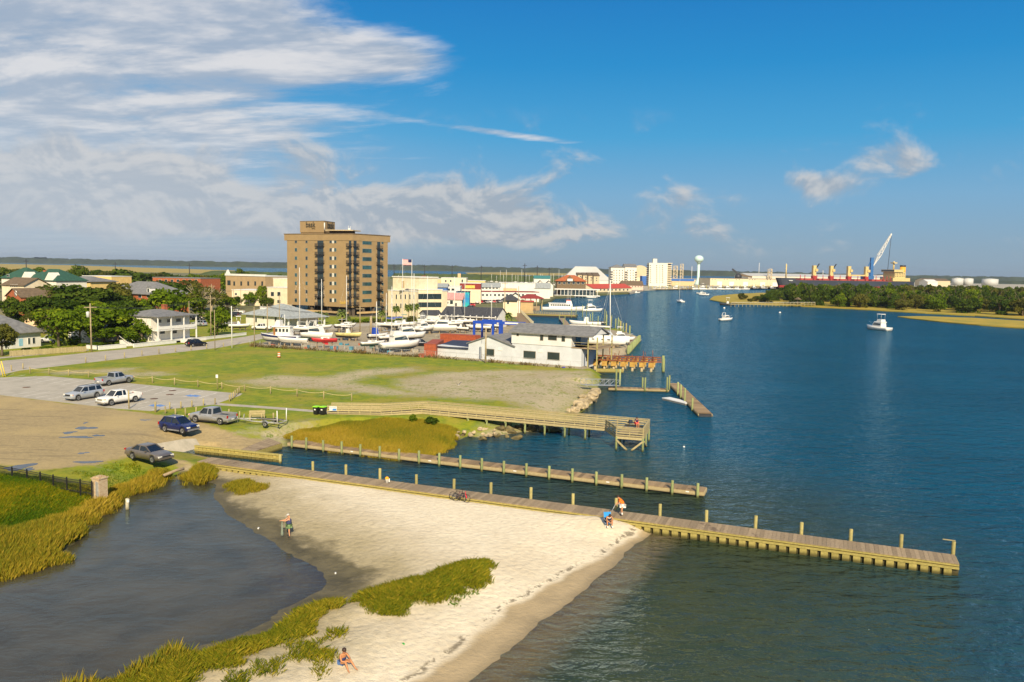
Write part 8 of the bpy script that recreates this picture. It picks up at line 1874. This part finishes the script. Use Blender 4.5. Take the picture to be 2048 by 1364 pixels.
fr_l = ['bright green broad tree %s' % s_ for s_ in ('beside the grey bungalow', 'left of the tall street pole', 'directly behind the tall street pole', 'in front of the cottage', 'between cottage and porch house', 'low in front of the cottage wall')]
for l_, q in zip(fr_l, ((118, 693, 604, 84, 1), (160, 690, 622, 70, 1), (208, 686, 592, 100, 1), (255, 684, 602, 76, 1), (284, 688, 636, 52, 1), (236, 690, 648, 66, 1))): tree(l_, *q)
for l_, q in zip(('dark tree hiding the red brick house, left of two', 'dark tree hiding the red brick house, right of two', 'olive tree under the dormered brick house', 'mid green tree between brick house and porch house', 'broad tree before the school, left one', 'broad tree before the school, right one', 'dark tree below the green villa', 'olive tree below the yellow house', 'green tree behind the cottage roof', 'round tree left of the tall street pole top'), ((36, 655, 586, 56, 0), (66, 655, 582, 60, 0), (252, 628, 584, 66, 2), (300, 632, 582, 60, 1), (322, 600, 554, 50, 0), (372, 600, 556, 56, 2), (70, 622, 566, 60, 2), (135, 610, 560, 70, 0), (222, 664, 606, 70, 1), (178, 664, 598, 66, 1))): tree(l_, *q)
tree('sparse olive tree leaning in at the left edge', 4, 712, 632, 50, 2)
mid_l = ['dark tree at the left edge under the brick house', 'olive tree right of the brick gable', 'large dark oak in the middle of the left grove', 'dark oak behind the street pole tree', 'olive oak left of the big brick house', 'dark tree under the brick house wall', 'olive tree left of the porch house roof', 'dense dark oak in the grove centre', 'olive tree low behind the bungalow roof']
for l_, q in zip(mid_l, ((18, 642, 592, 62, 0), (84, 640, 566, 86, 2), (150, 640, 556, 120, 0), (205, 636, 576, 96, 0), (232, 632, 560, 84, 2), (262, 650, 592, 70, 0), (272, 660, 606, 60, 0), (120, 655, 580, 90, 0), (88, 668, 604, 60, 2))): tree(l_, *q)
bk_l = ['tall dark tree above the yellow block on the marsh line', 'wide dark oak above the big brick house', 'tree behind the school roof', 'yellowish tree right of the school', 'dark tree at the far left behind the villas', 'dark tree above the tan store block', 'tree touching the tower flank above the lodge', 'round tree left of the tan store block', 'low tree between villas and yellow house', 'small tree beside the blue shed roof far left']
for l_, q in zip(bk_l, ((165, 0, 523, 46, 0), (264, 0, 532, 88, 0), (345, 0, 541, 50, 0), (386, 0, 540, 36, 1), (8, 0, 527, 44, 0), (487, 0, 530, 36, 0), (556, 0, 540, 40, 0), (430, 0, 541, 40, 1), (118, 0, 550, 30, 2), (222, 0, 543, 22, 2))): tree(l_, *q, dist=470)
rt_l = ['bright tree behind the porch house chimney', 'broad green tree right of the porch house', 'bare pale-limbed tree in front of the school', 'bare pale-limbed tree left of the parking area', 'dark tree under the school wall', 'small round green tree before the cream annexe', 'tall slim tree left of the lodge', 'green tree beside the parked boats on trailers', 'small tree left of the lodge windows', 'green tree on the parking edge', 'dark tree behind the bare limbs', 'low tree left of the clubhouse roof']
for l_, q in zip(rt_l, ((330, 652, 562, 84, 1), (372, 640, 578, 76, 1), (402, 640, 566, 66, 3), (424, 632, 572, 60, 3), (352, 622, 556, 70, 0), (497, 612, 582, 26, 1), (523, 616, 562, 24, 1), (434, 672, 610, 52, 1), (532, 618, 590, 26, 0), (455, 628, 586, 44, 1), (408, 620, 562, 60, 2), (470, 618, 588, 34, 0))): tree(l_, *q)
for i in range(24):
 px = 12 + i * 23 + rnd.uniform(-9, 9); d_ = rnd.uniform(460, 820); p = gd(px, d_); y0 = proj(p)[1]
 if 540 < px < 600: continue
 tree(('%s leftmost tree among the back roofs of the town' if i < 12 else 'tree behind school and tan block, %s from the left') % ORD[i % 12], px, 0, y0 - rnd.uniform(10.5, 14) / d_ * 1593, rnd.uniform(26, 44), (0, 2, 0, 1)[i % 4], dist=d_, group='back town trees')
# shrubs and hedges
def shrub(label, px, base, top, wpx, kind=1, group=None):
 p = G(px, base, 1.3); h = hz(px, top, p) - 1.3; w_ = (gd(px + wpx / 2, p.y) - gd(px - wpx / 2, p.y)).x / 2
 t = thing('shrub', label, 'shrub', p, rnd.random() * 6, group); c = obj('foliage', CR[kind][rnd.randint(0, 2)], t, (0, 0, h * .25)); c.scale = (w_ * 1.1, w_ * 1.1, h * .85)
for i, q in enumerate(((92, 699, 688, 34), (55, 703, 692, 26), (145, 690, 676, 30), (190, 692, 680, 34), (235, 690, 678, 30), (262, 688, 676, 24), (300, 684, 674, 30), (330, 682, 674, 26), (165, 695, 684, 22), (205, 690, 681, 26))): shrub('low garden shrub behind the white street wall, %s from the left' % ORD[i], *q, group='garden shrubs')
for i, px in enumerate((690, 712, 732, 752, 778, 800, 822, 846, 866)): shrub('clipped shrub along the street below the tower, %s from the left' % ORD[i], px, 645, 634 if i < 4 else 628, 26, 1 if i % 3 else 2, 'street shrubs')
shrub('dark bush under the boardwalk bend', 862, 846, 829, 34, 0); shrub('leafy weeds at the boardwalk bend', 826, 842, 824, 22, 1)
# palms
def palm_meshes():
 fr = MB()
 for i in range(34):
  a = i * 2.399; el = .9 - 1.5 * (i / 34); d = Vector((math.cos(a), math.sin(a), 0)); sd = Vector((-d.y, d.x, 0)); pts = []
  for j in range(5): f = j / 4; pts.append(d * (f * math.cos(el) * 1.0) + Vector((0, 0, f * math.sin(el) - .5 * f * f)))
  for j in range(4):
   w0, w1 = (.05, .2, .22, .16, .02)[j], (.05, .2, .22, .16, .02)[j + 1]
   fr.add([pts[j] - sd * w0 - Vector((0, 0, w0 * .5)), pts[j], pts[j + 1], pts[j + 1] - sd * w1 - Vector((0, 0, w1 * .5)), pts[j] + sd * w0 - Vector((0, 0, w0 * .5)), pts[j + 1] + sd * w1 - Vector((0, 0, w1 * .5))], [(0, 1, 2, 3), (1, 4, 5, 2)])
 return MB().tube([(0, 0, 0), (.01, 0, .5), (0, 0, 1)], [.05, .04, .045], 8).mesh('trunk', M_BARKP), fr.mesh('fronds', mat('palm_leaf', (.13, .17, .014), .7, .2, 2, col2=(.08, .11, .012)))
PT, PF = palm_meshes()
def palm(label, px, base, top, wpx):
 p = G(px, base, 1.3); h = hz(px, top, p) - 1.3; w_ = (gd(px + wpx / 2, p.y) - gd(px - wpx / 2, p.y)).x / 2
 t = thing('palm_tree', label, 'palm', p, rnd.random() * 6, 'palms'); tk = obj('trunk', PT, t); tk.scale = (h * .8, h * .8, h * .72); f = obj('fronds', PF, t, (0, 0, h * .74)); f.scale = (w_, w_, w_ * 1.05)
for l_, q in zip(('left palm of the close pair below the tower', 'right palm of the close pair below the tower', 'tallest palm under the tower centre', 'short palm right of the tallest one', 'palm at the right foot of the tower', 'palm before the cream office, left one', 'palm before the cream office, middle one', 'palm before the cream office, right one', 'palm beside the travel lift and promenade', 'small palm in front of the porch house', 'palm at the left foot of the tower'),
                 ((637, 645, 619, 24), (648, 647, 621, 22), (684, 648, 614, 26), (696, 648, 630, 16), (763, 645, 616, 22), (792, 640, 606, 22), (817, 640, 602, 22), (830, 640, 600, 24), (1014, 653, 620, 28), (338, 681, 660, 20), (594, 640, 616, 26))): palm(l_, *q)
# ---- island wood: nearest trees one by one, the mass behind as one wood
isl_pts = []
tries = 0
poly = PX([(1480, 606), (1540, 608), (1620, 612), (1750, 618), (1900, 626), (2048, 633), (2200, 645)], .45) + [(700, 460), (860, 690), (690, 840), (430, 850)] + PX([(1590, 589), (1545, 592)], .45)
rs_ = random.Random(3)
while len(isl_pts) < 400 and tries < 9000:
 tries += 1; x, y = rs_.uniform(170, 720), rs_.uniform(380, 860)
 if float(sdf(poly, np.array([x]), np.array([y]))[0]) < 5: continue
 px, py = proj((x, y, .5))
 if px > 2110: continue
 if min(((x - a) ** 2 + (y - b) ** 2 for a, b in isl_pts), default=999) < (38 if y < 620 else 90): continue
 isl_pts.append((x, y))
isl_pts.sort(key=lambda q: q[1])
for i, (x, y) in enumerate(isl_pts):
 if i >= 295: break
 px = proj((x, y, .5))[0]; low = max(.35, min(1, (px - 1490) / 90)); h = rs_.uniform(12.5, 17.5) * low * (.72 if i < 50 else 1); w_ = rs_.uniform(5.5, 7.5) * (.6 + .4 * low); kd = rs_.choice((0, 0, 0, 0, 1, 2))
 near = 'front edge' if i < 60 else 'middle' if i < 160 else 'back'
 t = thing('tree', '%s tree in the %s of the dense island wood' % (('dark green', 'mid green', 'brownish olive')[kd], near), 'tree', (x, y, .45), rs_.random() * 6, 'island wood trees')
 if i < 80: tk = obj('trunk', TRK[i % 2], t); tk.scale = (h * .6, h * .6, h * .9)
 c = obj('crown', CR[kd][i % 3], t, (0, 0, h * .36)); c.scale = (w_, w_, h * .70)
# distant woods: bumpy canopies that read as one mass
def wood_strip(name, label, A, B, depth, h, cell, m_, seed):
 rs = np.random.RandomState(seed); d = (B - A); L = d.length; d.normalize(); n_ = Vector((-d.y, d.x, 0)); nu = max(3, int(L / cell)); nv = max(3, int(depth / cell / 1.5)); b = MB(); rows = []
 for j in range(nv + 1):
  row = []
  for i in range(nu + 1):
   p = A + d * (L * i / nu) + n_ * (depth * j / nv); e = 0 if j in (0, nv) else 1
   row.append((p.x + rs.uniform(-.3, .3) * cell, p.y + rs.uniform(-.3, .3) * cell, A.z + e * h * rs.uniform(.6, 1.1) if e else A.z + h * (.0)))
  rows.append(row)
 b.loft(rows, 0, False, False, False); tag(b.build(name, m_), label, None, None, 'stuff')
M_WOODF = mat('far_wood', (.045, .06, .022), .95, .3, .02, col2=(.025, .036, .016))
M_BELT = mat('belt_wood', (.075, .10, .016), .95, .3, .06, col2=(.045, .065, .012))
V3 = Vector
for i, (a, b, h) in enumerate((((-6000, 5100), (-2900, 4800), 34), ((-2900, 4720), (-300, 4350), 30), ((-300, 4300), (1600, 4080), 26), ((1600, 4060), (3900, 3650), 22))): wood_strip('far_wood', 'low blue-green wooded ridge on the horizon, section %s from the left' % ORD[i], V3((*a, 1)), V3((*b, 1)), 260, h, 26, M_WOODF, i)
wood_strip('tree_belt', 'green tree belt behind the town centre', gd(782, 1250), gd(1130, 1180), 120, 8.5, 9, M_BELT, 11)
wood_strip('tree_belt', 'scrubby tree belt behind the left roofs', gd(395, 1250), gd(600, 1150), 90, 7, 9, M_BELT, 12)
wood_strip('tree_belt', 'dark wood behind the storage tanks at far right', gd(1800, 2400), gd(2120, 2300), 150, 10, 14, M_WOODF, 13)
wood_strip('tree_belt', 'low scrub along the back of the left town', gd(-60, 760), gd(340, 800), 60, 6, 8, M_BELT, 14)
# marsh point shrubs on the island
for i, q in enumerate(((1485, 597, 583, 20), (1515, 600, 588, 22), (1530, 598, 586, 20), (1500, 603, 594, 14))): shrub('scrubby bush on the golden marsh point, %s from the tip' % ORD[i], *q, kind=2, group='marsh point bushes')
# ================================================================== cargo ship, crane, poles and small town things
sa, sb_ = G(1557, 577), None
sd_ = Vector((.975, .22, 0)).normalized(); SL = 178
t = thing('cargo_ship', 'dark-hulled bulk carrier with red waterline and yellow deck cranes at the port', 'ship', (sa.x, sa.y, 0), ang(sd_)); t.scale = (1.14, 1, 1)
M_SHIP = mat('ship_navy', (.035, .040, .055), .6, .1, .05); M_SRED = mat('ship_red', (.40, .030, .025), .7, .15, .1); M_SYEL = mat('ship_yellow', (.66, .50, .20), .5, .06, .3); M_SDK = mat('ship_deck', (.36, .06, .04), .8, .1, .2); M_FUN = mat('funnel_orange', (.85, .40, .03), .5)
hb = lambda x: 14 * min(1, ((x + 1) / 26) ** .55) if x < 25 else (14 if x < 165 else 14 * (1 - .25 * (x - 165) / 13))
xs_ = [0, 1, 3, 7, 13, 20, 30, 60, 100, 140, 165, 178]
MB().loft([[(x - (3.5 if x < 4 else 0), hb(x), 12 + (2.5 if x < 14 else 0)), (x, hb(x) * .97, 4.6), (x, -hb(x) * .97, 4.6), (x - (3.5 if x < 4 else 0), -hb(x), 12 + (2.5 if x < 14 else 0))] for x in xs_]).build('hull', M_SHIP, t)
MB().loft([[(x, hb(x) * .97, 4.59), (x, hb(x) * .93, -1), (x, -hb(x) * .93, -1), (x, -hb(x) * .97, 4.59)] for x in xs_]).build('boot_topping', M_SRED, t)
MB().box(16, -12, 12.01, 172, 12, 12.4).build('deck', M_SDK, t)
for i in range(5): MB().box(24 + i * 24, -9, 12.41, 42 + i * 24, 9, 14.4).build('hatch_cover', M_SDK, t)
for i, x in enumerate((46, 69, 93, 117)):
 MB().box(x - 2.4, -2.4, 12.41, x + 2.4, 2.4, 18).build('crane_base', M_SRED, t); c = MB().box(x - 2, -2, 18.01, x + 2, 2, 32).build('crane_tower', M_SYEL, t)
 MB().box(x + .5, -3.4, 24, x + 3.6, -2.02, 27.5).build('crane_cab', M_SYEL, c)
 if i < 2: MB().bar((x + 2, 0, 27), (x + 6.5, 0, 34.5), 1.0, 1.2).build('crane_jib', M_DARK, c)
for x in (22, 28, 40, 44, 52, 62, 66, 75, 86, 90, 99, 110, 124, 134, 139, 144): MB().tube([(x, -11, 12.4), (x, -11, 19)], .45, 5).build('stanchion', M_SRED, t)
MB().box(94, -1.2, 18.6, 116, 1.2, 20.4).build('stowed_jib', M_SYEL, t)
MB().tube([(9, 0, 14), (9, 0, 33)], .8, 6).build('foremast', M_SYEL, t)
MB().box(146, -13, 12.41, 170, 13, 17).build('accommodation', M_SYEL, t); MB().box(149, -12, 17.01, 164, 12, 25).build('accommodation', M_SYEL, t); MB().box(147, -13.5, 25.01, 160, 13.5, 28.5).build('bridge', M_SYEL, t); MB().box(146.8, -13, 26.2, 147.0, 13, 27.8).build('bridge_windows', GLASS, t)
for z_ in (18.5, 20.8, 23):
 for i in range(6): MB().box(150 + i * 2.3, -12.08, z_, 151 + i * 2.3, -12.01, z_ + 1).build('porthole', GLASS, t)
MB().tube([(155, 0, 28.5), (155, 0, 40)], 1.0, 6).build('radar_mast', M_SYEL, t); MB().box(153, -4, 37, 157, 4, 38.5).build('radar_bar', M_SYEL, t)
MB().lathe([(3.6, 17), (3.5, 32.5)], 16).build('funnel', M_FUN, t, (168, 0, 0)); MB().lathe([(3.55, 32.51), (3.4, 35)], 16).build('funnel_cap', M_DARK, t, (168, 0, 0))
MB().box(8, -hb(12) - .3, 10.6, 20, -hb(12) + .5, 11.6).build('name_lettering', mat('ship_name', (.6, .6, .58), .7), t)
# harbour crane
c0_ = gd(1738, 1150, 1.3)
zf = lambda py: at_y(1740, py, 1150).z - 1.3
xf = lambda px: (gd(px, 1150).x - c0_.x)
t = thing('harbour_crane', 'blue mobile harbour crane with long white lattice boom', 'crane', c0_)
M_CB = mat('crane_blue', (.02, .13, .36), .5, .08, .2)
MB().box(-9, -6, 0, 9, 6, 3).build('carriage', M_CB, t); MB().box(-11, -5, 12, 4, 5, 18).build('machine_house', M_CB, t); MB().box(-3, -3, 3, 3, 3, 12).build('slew_column', M_CB, t)
MB().bar((2, 0, 16), (xf(1740.5), 0, zf(515)), 4, 4).build('tower', M_CB, t); MB().bar((-9, 0, 17), (xf(1740.5), 0, zf(516)), 1, 1).bar((-9, 0, 17), (-6, 0, zf(535)), 1, 1).build('back_stay', M_CB, t)
p0, p1 = V3((xf(1743), 0, zf(533))), V3((xf(1776.5), 0, zf(466.5)))
b = MB(); n = 13; up = V3((-.86, 0, .5)).normalized()
for s_ in (-1, 1):
 for u_ in (-1, 1):
  mid = p0.lerp(p1, .35); b.bar(p0 + V3((0, s_ * .6, 0)), mid + V3((0, s_ * 1.9, 0)) + up * (u_ * 1.9), .6, .6).bar(mid + V3((0, s_ * 1.9, 0)) + up * (u_ * 1.9), p1 + V3((0, s_ * .5, 0)) + up * (u_ * .5), .6, .6)
for i in range(n):
 w0, w1 = [1.9 * (min(1, f / .35) if f < .35 else 1 - .72 * (f - .35) / .65) for f in (i / n, (i + 1) / n)]; q0, q1 = p0.lerp(p1, i / n), p0.lerp(p1, (i + 1) / n); sg = 1 if i % 2 else -1
 b.bar(q0 + up * (w0 * sg) + V3((0, -w0, 0)), q1 - up * (w1 * sg) + V3((0, -w1, 0)), .5, .5)
b.build('boom', M_WHITE, t); hk = V3((xf(1773), 0, zf(551)))
MB().tube([p1, hk + V3((0, 0, 6))], .35, 4).build('hoist_rope', M_DARK, t); MB().lathe([(3.4, 0), (4.6, 3), (1.2, 6.5)], 8).build('grab', M_SRED, t, hk); MB().box(hk.x - 8, -5, hk.z - 8, hk.x + 6, 5, hk.z - 1.5).build('hopper', M_CB, t)
# island jetty
ja, jb = G(1462, 609, 1.6), G(1630, 608.5, 1.6)
t = thing('island_jetty', 'long pale timber jetty with railings on the island shore', 'jetty', ja, ang(jb - ja)); JL = (jb - ja).length
MB().box(0, 0, -.1, JL, 2.4, .1).build('deck', M_RAILW, t)
for z_ in (.7, 1.2): MB().box(0, -.05, z_, JL, .05, z_ + .12).build('rail', M_WHITE if z_ > 1 else M_RAILW, t)
for i in range(24): MB().box(i * JL / 23 - .1, -.1, -2.2, i * JL / 23 + .1, .1, 1.3).build('post', M_RAILW, t)
MB().add([(JL * .78, -1, 3), (JL * .82, -1, 3), (JL * .82, 3, 3), (JL * .78, 3, 3), (JL * .8, 1, 4.4)], [(0, 1, 4), (1, 2, 4), (2, 3, 4), (3, 0, 4)]).box(JL * .79, .8, 0, JL * .80, 1.2, 3).build('shelter', R_BRN, t)
# utility poles and wires
M_POLE = mat('pole_wood', (.36, .28, .16), .9, .2, 2); POLES = {}
def pole(label, px, base, top, arm=True, r=.15, can=False, white=False):
 p = G(px, base, 1.3); h = hz(px, top, p) - 1.3; t = thing('utility_pole', label, 'pole', p, R(25))
 MB().tube([(0, 0, -.3), (0, 0, h)], [r, r * .75], 8).build('shaft', M_WHITE if white else M_POLE, t)
 if arm: MB().box(-1.2, -.08, h - .9, 1.2, .08, h - .72).build('crossarm', M_POLE, t)
 if can: MB().lathe([(.32, h - 2.9), (.34, h - 1.8), (.15, h - 1.7)], 10).build('transformer', mat('trans_grey', (.60, .60, .57), .5), t, (-.48, 0, 0))
 POLES[label] = p + V3((0, 0, h - .6)); return t
PL = (('tall street pole with a grey transformer before the left trees', 183, 703, 607, True, .17, True), ('pole beside the porch house', 379, 668, 602, False, .12), ('pole left of the boats on trailers', 422, 676, 590, True, .15), ('pole behind the bare trees', 424, 626, 568, True), ('thin pole before the cream annexe, left of two', 468, 622, 578, False, .12), ('thin pole before the cream annexe, right of two', 482, 622, 576, False, .12), ('dark pole in front of the clubhouse', 535, 668, 608, True, .16), ('pole at the front corner of the boatyard', 509, 695, 614, False, .12), ('pole beside the clubhouse porch', 559, 660, 590, False, .13), ('thick stub pole in the yard centre', 742, 672, 632, False, .4), ('pole in front of the tower', 720, 665, 612, True, .16), ('weathered pole at the boathouse gable', 971, 726, 655, False, .2), ('pole on the promenade by the kiosk', 1009, 640, 562, True, .16), ('pole left of the promenade kiosk', 1036, 650, 572, False, .14), ('pole at the yard fence corner', 430, 700, 620, False, .09))
for q in PL: pole(*q)
pole('slim white flagstaff mast at the yard corner', 464, 696, 612, False, .12, False, True)
keys = list(POLES)
def wires(label, a, b, n, sag=.8):
 A_, B_ = POLES[keys[a]], POLES[keys[b]]; t = thing('overhead_wires', label, 'wires', A_)
 for i in range(n):
  o_ = V3(((i - (n - 1) / 2) * .55, 0, -.25 * (i % 2))); MB().tube([o_ + (B_ - A_) * f - V3((0, 0, 4 * sag * f * (1 - f))) for f in (0, .15, .3, .45, .6, .75, .9, 1)], .022, 4).build('wire', M_DARK, t)
wires('sagging overhead wires from the transformer pole past the porch house', 0, 2, 4, 1.2); wires('overhead wires towards the clubhouse', 2, 6, 3, 1.2); wires('overhead wires in front of the tower', 6, 10, 4, 1.4); wires('overhead wires above the parking area', 3, 4, 2, .8)
for i, px in enumerate((53, 231, 379, 788, 849, 904, 962, 1049, 1074, 1098)):
 p = gd(px, 1150 if px > 500 else 1000); py = (520, 526, 529, 530, 531, 532, 533, 529, 533, 537)[i]
 tt = thing('transmission_pole', 'thin dark transmission pole on the skyline, %s from the left' % ORD[i], 'pole', p); MB().tube([(0, 0, 0), (0, 0, at_y(px, py, p.y).z)], .55, 5).build('shaft', M_DARK, tt); MB().box(-3, -.3, at_y(px, py, p.y).z - 3, 3, .3, at_y(px, py, p.y).z - 2.4).build('crossarm', M_DARK, tt)
for i, (px, y1) in enumerate(((1517, 527), (1571, 528), (1645, 542), (1383, 534))): p = gd(px, 1700); tag(MB().tube([(0, 0, 0), (0, 0, at_y(px, y1, 1700).z)], .5, 5).build('radio_mast', W_PALE, None, p), 'thin pale radio mast above the port sheds, %s of four' % ORD[i], 'mast')
# flag
p = G(823, 640, 1.3); h = hz(823, 519, p) - 1.3
t = thing('flagpole', 'tall white flagpole flying a striped flag beside the office', 'flagpole', p); MB().tube([(0, 0, 0), (0, 0, h)], [.12, .07], 8).build('pole', M_WHITE, t)
fl = thing('flag', 'red and white striped flag with a blue canton flying by the office', 'flag', p + V3((0, 0, h)))
fw, fh = 3.4, 2.0
wv = lambda u: .22 * math.sin(u * 5)
for i in range(13): MB().loft([[(-fw * u, wv(u), -fh * (i / 13)), (-fw * u, wv(u), -fh * ((i + 1) / 13)), (-fw * u, wv(u) + .02, -fh * ((i + 1) / 13)), (-fw * u, wv(u) + .02, -fh * (i / 13))] for u in [j / 8 for j in range(9)]]).build('stripe', M_REDH if i % 2 == 0 else M_WHC, fl)
MB().loft([[(-fw * u, wv(u) - .02, 0), (-fw * u, wv(u) - .02, -fh * .54), (-fw * u, wv(u) - .04, -fh * .54), (-fw * u, wv(u) - .04, 0)] for u in [j / 20 for j in range(9)]]).build('canton', M_NAVYB, fl)
# street walls and picket fence
def lowwall(label, pts, h, m_=None):
 P_ = [G(*q, 1.3) for q in pts]; t = thing('street_wall', label, 'wall', P_[0])
 for a, b in zip(P_, P_[1:]): a, b = a - P_[0], b - P_[0]; MB().bar((a.x, a.y, h / 2), (b.x, b.y, h / 2), .3, h).build('panel', m_ or M_WHITE, t); MB().bar((a.x, a.y, h + .05), (b.x, b.y, h + .05), .42, .1).build('coping', m_ or M_WHITE, t)
lowwall('low white street wall in front of the cottage', [(197, 700), (252, 695)], .8); lowwall('low white street wall in front of the porch house', [(267, 695), (352, 686)], .75); lowwall('low white wall right of the porch house steps', [(368, 684.5), (412, 680)], .75); lowwall('grey low wall beside the boats on trailers', [(412, 679), (492, 670)], .6, W_PALE); lowwall('short white wall end beside the picket fence', [(174, 697), (196, 699)], .7)
fa, fb = G(20, 713, 1.3), G(173, 703, 1.3)
t = thing('picket_fence', 'weathered timber picket fence before the grey bungalow', 'fence', fa); n = 110
me = MB().box(-.07, -.02, .05, .07, .02, 1.15).mesh('picket', M_RAILW)
for i in range(n): q = (fb - fa) * (i / n); obj('picket', me, t, (q.x, q.y, rnd.uniform(-.06, .06)), ang(fb - fa))
for z_ in (.4, .9): MB().bar((0, .06, z_), (fb.x - fa.x, fb.y - fa.y + .06, z_), .05, .08).build('rail', M_RAILW, t)
# steps of the cottage
q = G(262, 692, 1.3); t = thing('stair', 'white steps with handrails climbing to the cottage', 'stairs', q, R(60))
for i in range(5): MB().box(-.8, i * .6, 0, .8, (i + 1) * .6, .25 + i * .25).build('step', M_WHITE, t)
for s_ in (-.85, .85): MB().bar((s_, 0, .9), (s_, 3, 2.2), .08, .08).build('handrail', M_WHITE, t)
# more vehicles, by copying
def cp(src, label, px, py, rz, m_=None, z=1.31):
 c = dup(src, label, G(px, py, z), R(rz))
 if m_:
  for ch in COL.objects:
   if ch.parent == c and ch.name.split('.')[0] in ('body', 'roof', 'pillar', 'mirror', 'bed_side', 'tailgate'):
    ch.data = ch.data.copy(); ch.data.materials.clear(); ch.data.materials.append(m_)
 return c
obs = {o['label']: o for o in COL.objects if o.get('label') and o.parent is None}
pk = obs['white four-door pickup facing left on the parking lot']; sv = obs['silver suv with dark roof rails parked left of the white pickup']
cp(pk, 'white pickup parked beside the clubhouse wall', 524, 660, 175); cp(dark_car, 'dark hatchback next to the sportfishing boat in the yard', 842, 692, 10); cp(pk, 'white pickup in the parking area left of the clubhouse', 474, 628, 178); cp(sv, 'grey suv behind the white pickup in the parking area', 466, 633, 170, paint('dkgrey', (.03, .035, .05))); cp(sv, 'black suv at the left of the parking area', 392, 640, 5, paint('black', (0, 0, 0)))
cp(pk, 'bright red pickup parked by the pink-roofed shop', 931, 612, 170, paint('red', (.55, .02, .02), 0)); cp(sv, 'red car just right of the red pickup', 941, 613, 175, MATS['paint_red']); cp(dark_car, 'dark car in front of the red pickup', 938, 618, 178); cp(sv, 'red car parked at the kiosk kerb', 996, 625, 175, MATS['paint_red']); cp(pk, 'white pickup beside the grey bungalow', 103, 686, 160); cp(sv, 'silver suv behind the trees by the porch house', 398, 652, 160); cp(pk, 'grey pickup near the trailer boats', 455, 652, 172, MATS['paint_grey'])
for i in range(8): cp(sv if i % 2 else pk, 'parked vehicle in the row before the long maroon-edged shed, %s from the left' % ORD[i], 957 + i * 6.4, 607 - i * .2, 80 + rnd.uniform(-6, 6), (None, MATS['paint_red'], MATS['paint_black'], MATS['paint_grey'])[i % 4])
for i, q in enumerate(((962, 603, 592, 16), (985, 603, 593, 18), (1000, 602, 594, 14), (930, 622, 612, 16), (1045, 604, 596, 14), (1062, 606, 598, 12), (905, 616, 606, 14), (948, 600, 590, 14))): shrub('small street tree on the waterfront lane, %s of eight' % ORD[i], *q, kind=i % 3, group='waterfront street trees')
# yard clutter
CL = [mat('clut%d' % i, c, .8, .2, 2) for i, c in enumerate(((.30, .26, .20), (.10, .10, .10), (.05, .22, .30), (.45, .40, .30), (.35, .10, .05)))]
spots = ('beneath the trawler bow', 'beside the white longboat', 'under the red sailboat', 'below the yellow boat', 'left of the blue tarp', 'by the fence under the sailboat', 'beside the sportfishing boat', 'in front of the dark car', 'by the container doors', 'under the windscreen cruiser', 'left of the boat lift', 'behind the container', 'between yard rows', 'at the lift foot', 'near the yard pole')
for i, (px, py) in enumerate(((545, 694), (612, 697), (668, 699), (690, 690), (728, 690), (735, 706), (780, 708), (830, 704), (842, 714), (880, 676), (925, 678), (900, 690), (700, 700), (990, 688), (748, 688))):
 p = G(px, py, 1.3); t = thing('yard_clutter', 'pile of crates and boat gear %s' % spots[i], 'clutter', p, rnd.random() * 3, 'yard gear')
 for j in range(4): s_ = rnd.uniform(.3, .8); MB().cbox((rnd.uniform(-1.2, 1.2), rnd.uniform(-.6, .6), s_ / 2), (s_ * rnd.uniform(.8, 2), s_, s_), rnd.random() * 3).build('crate', rnd.choice(CL), t)
# air
hb_ = MB().box(-13000, -500, -3.5, 10000, 9900, 75).build('haze', None)
hm = bpy.data.materials.new('haze'); hm.use_nodes = True; k = NT(hm.node_tree)
pv = k.n('ShaderNodeVolumePrincipled', i_Color=(.62, .72, .85, 1), i_Density=0.00006, i_Anisotropy=0.2)
k.n('ShaderNodeOutputMaterial', i_Volume=pv.outputs[0]); hb_.data.materials.clear(); hb_.data.materials.append(hm); tag(hb_, 'thin pale sea haze over the whole scene', None, None, 'stuff')
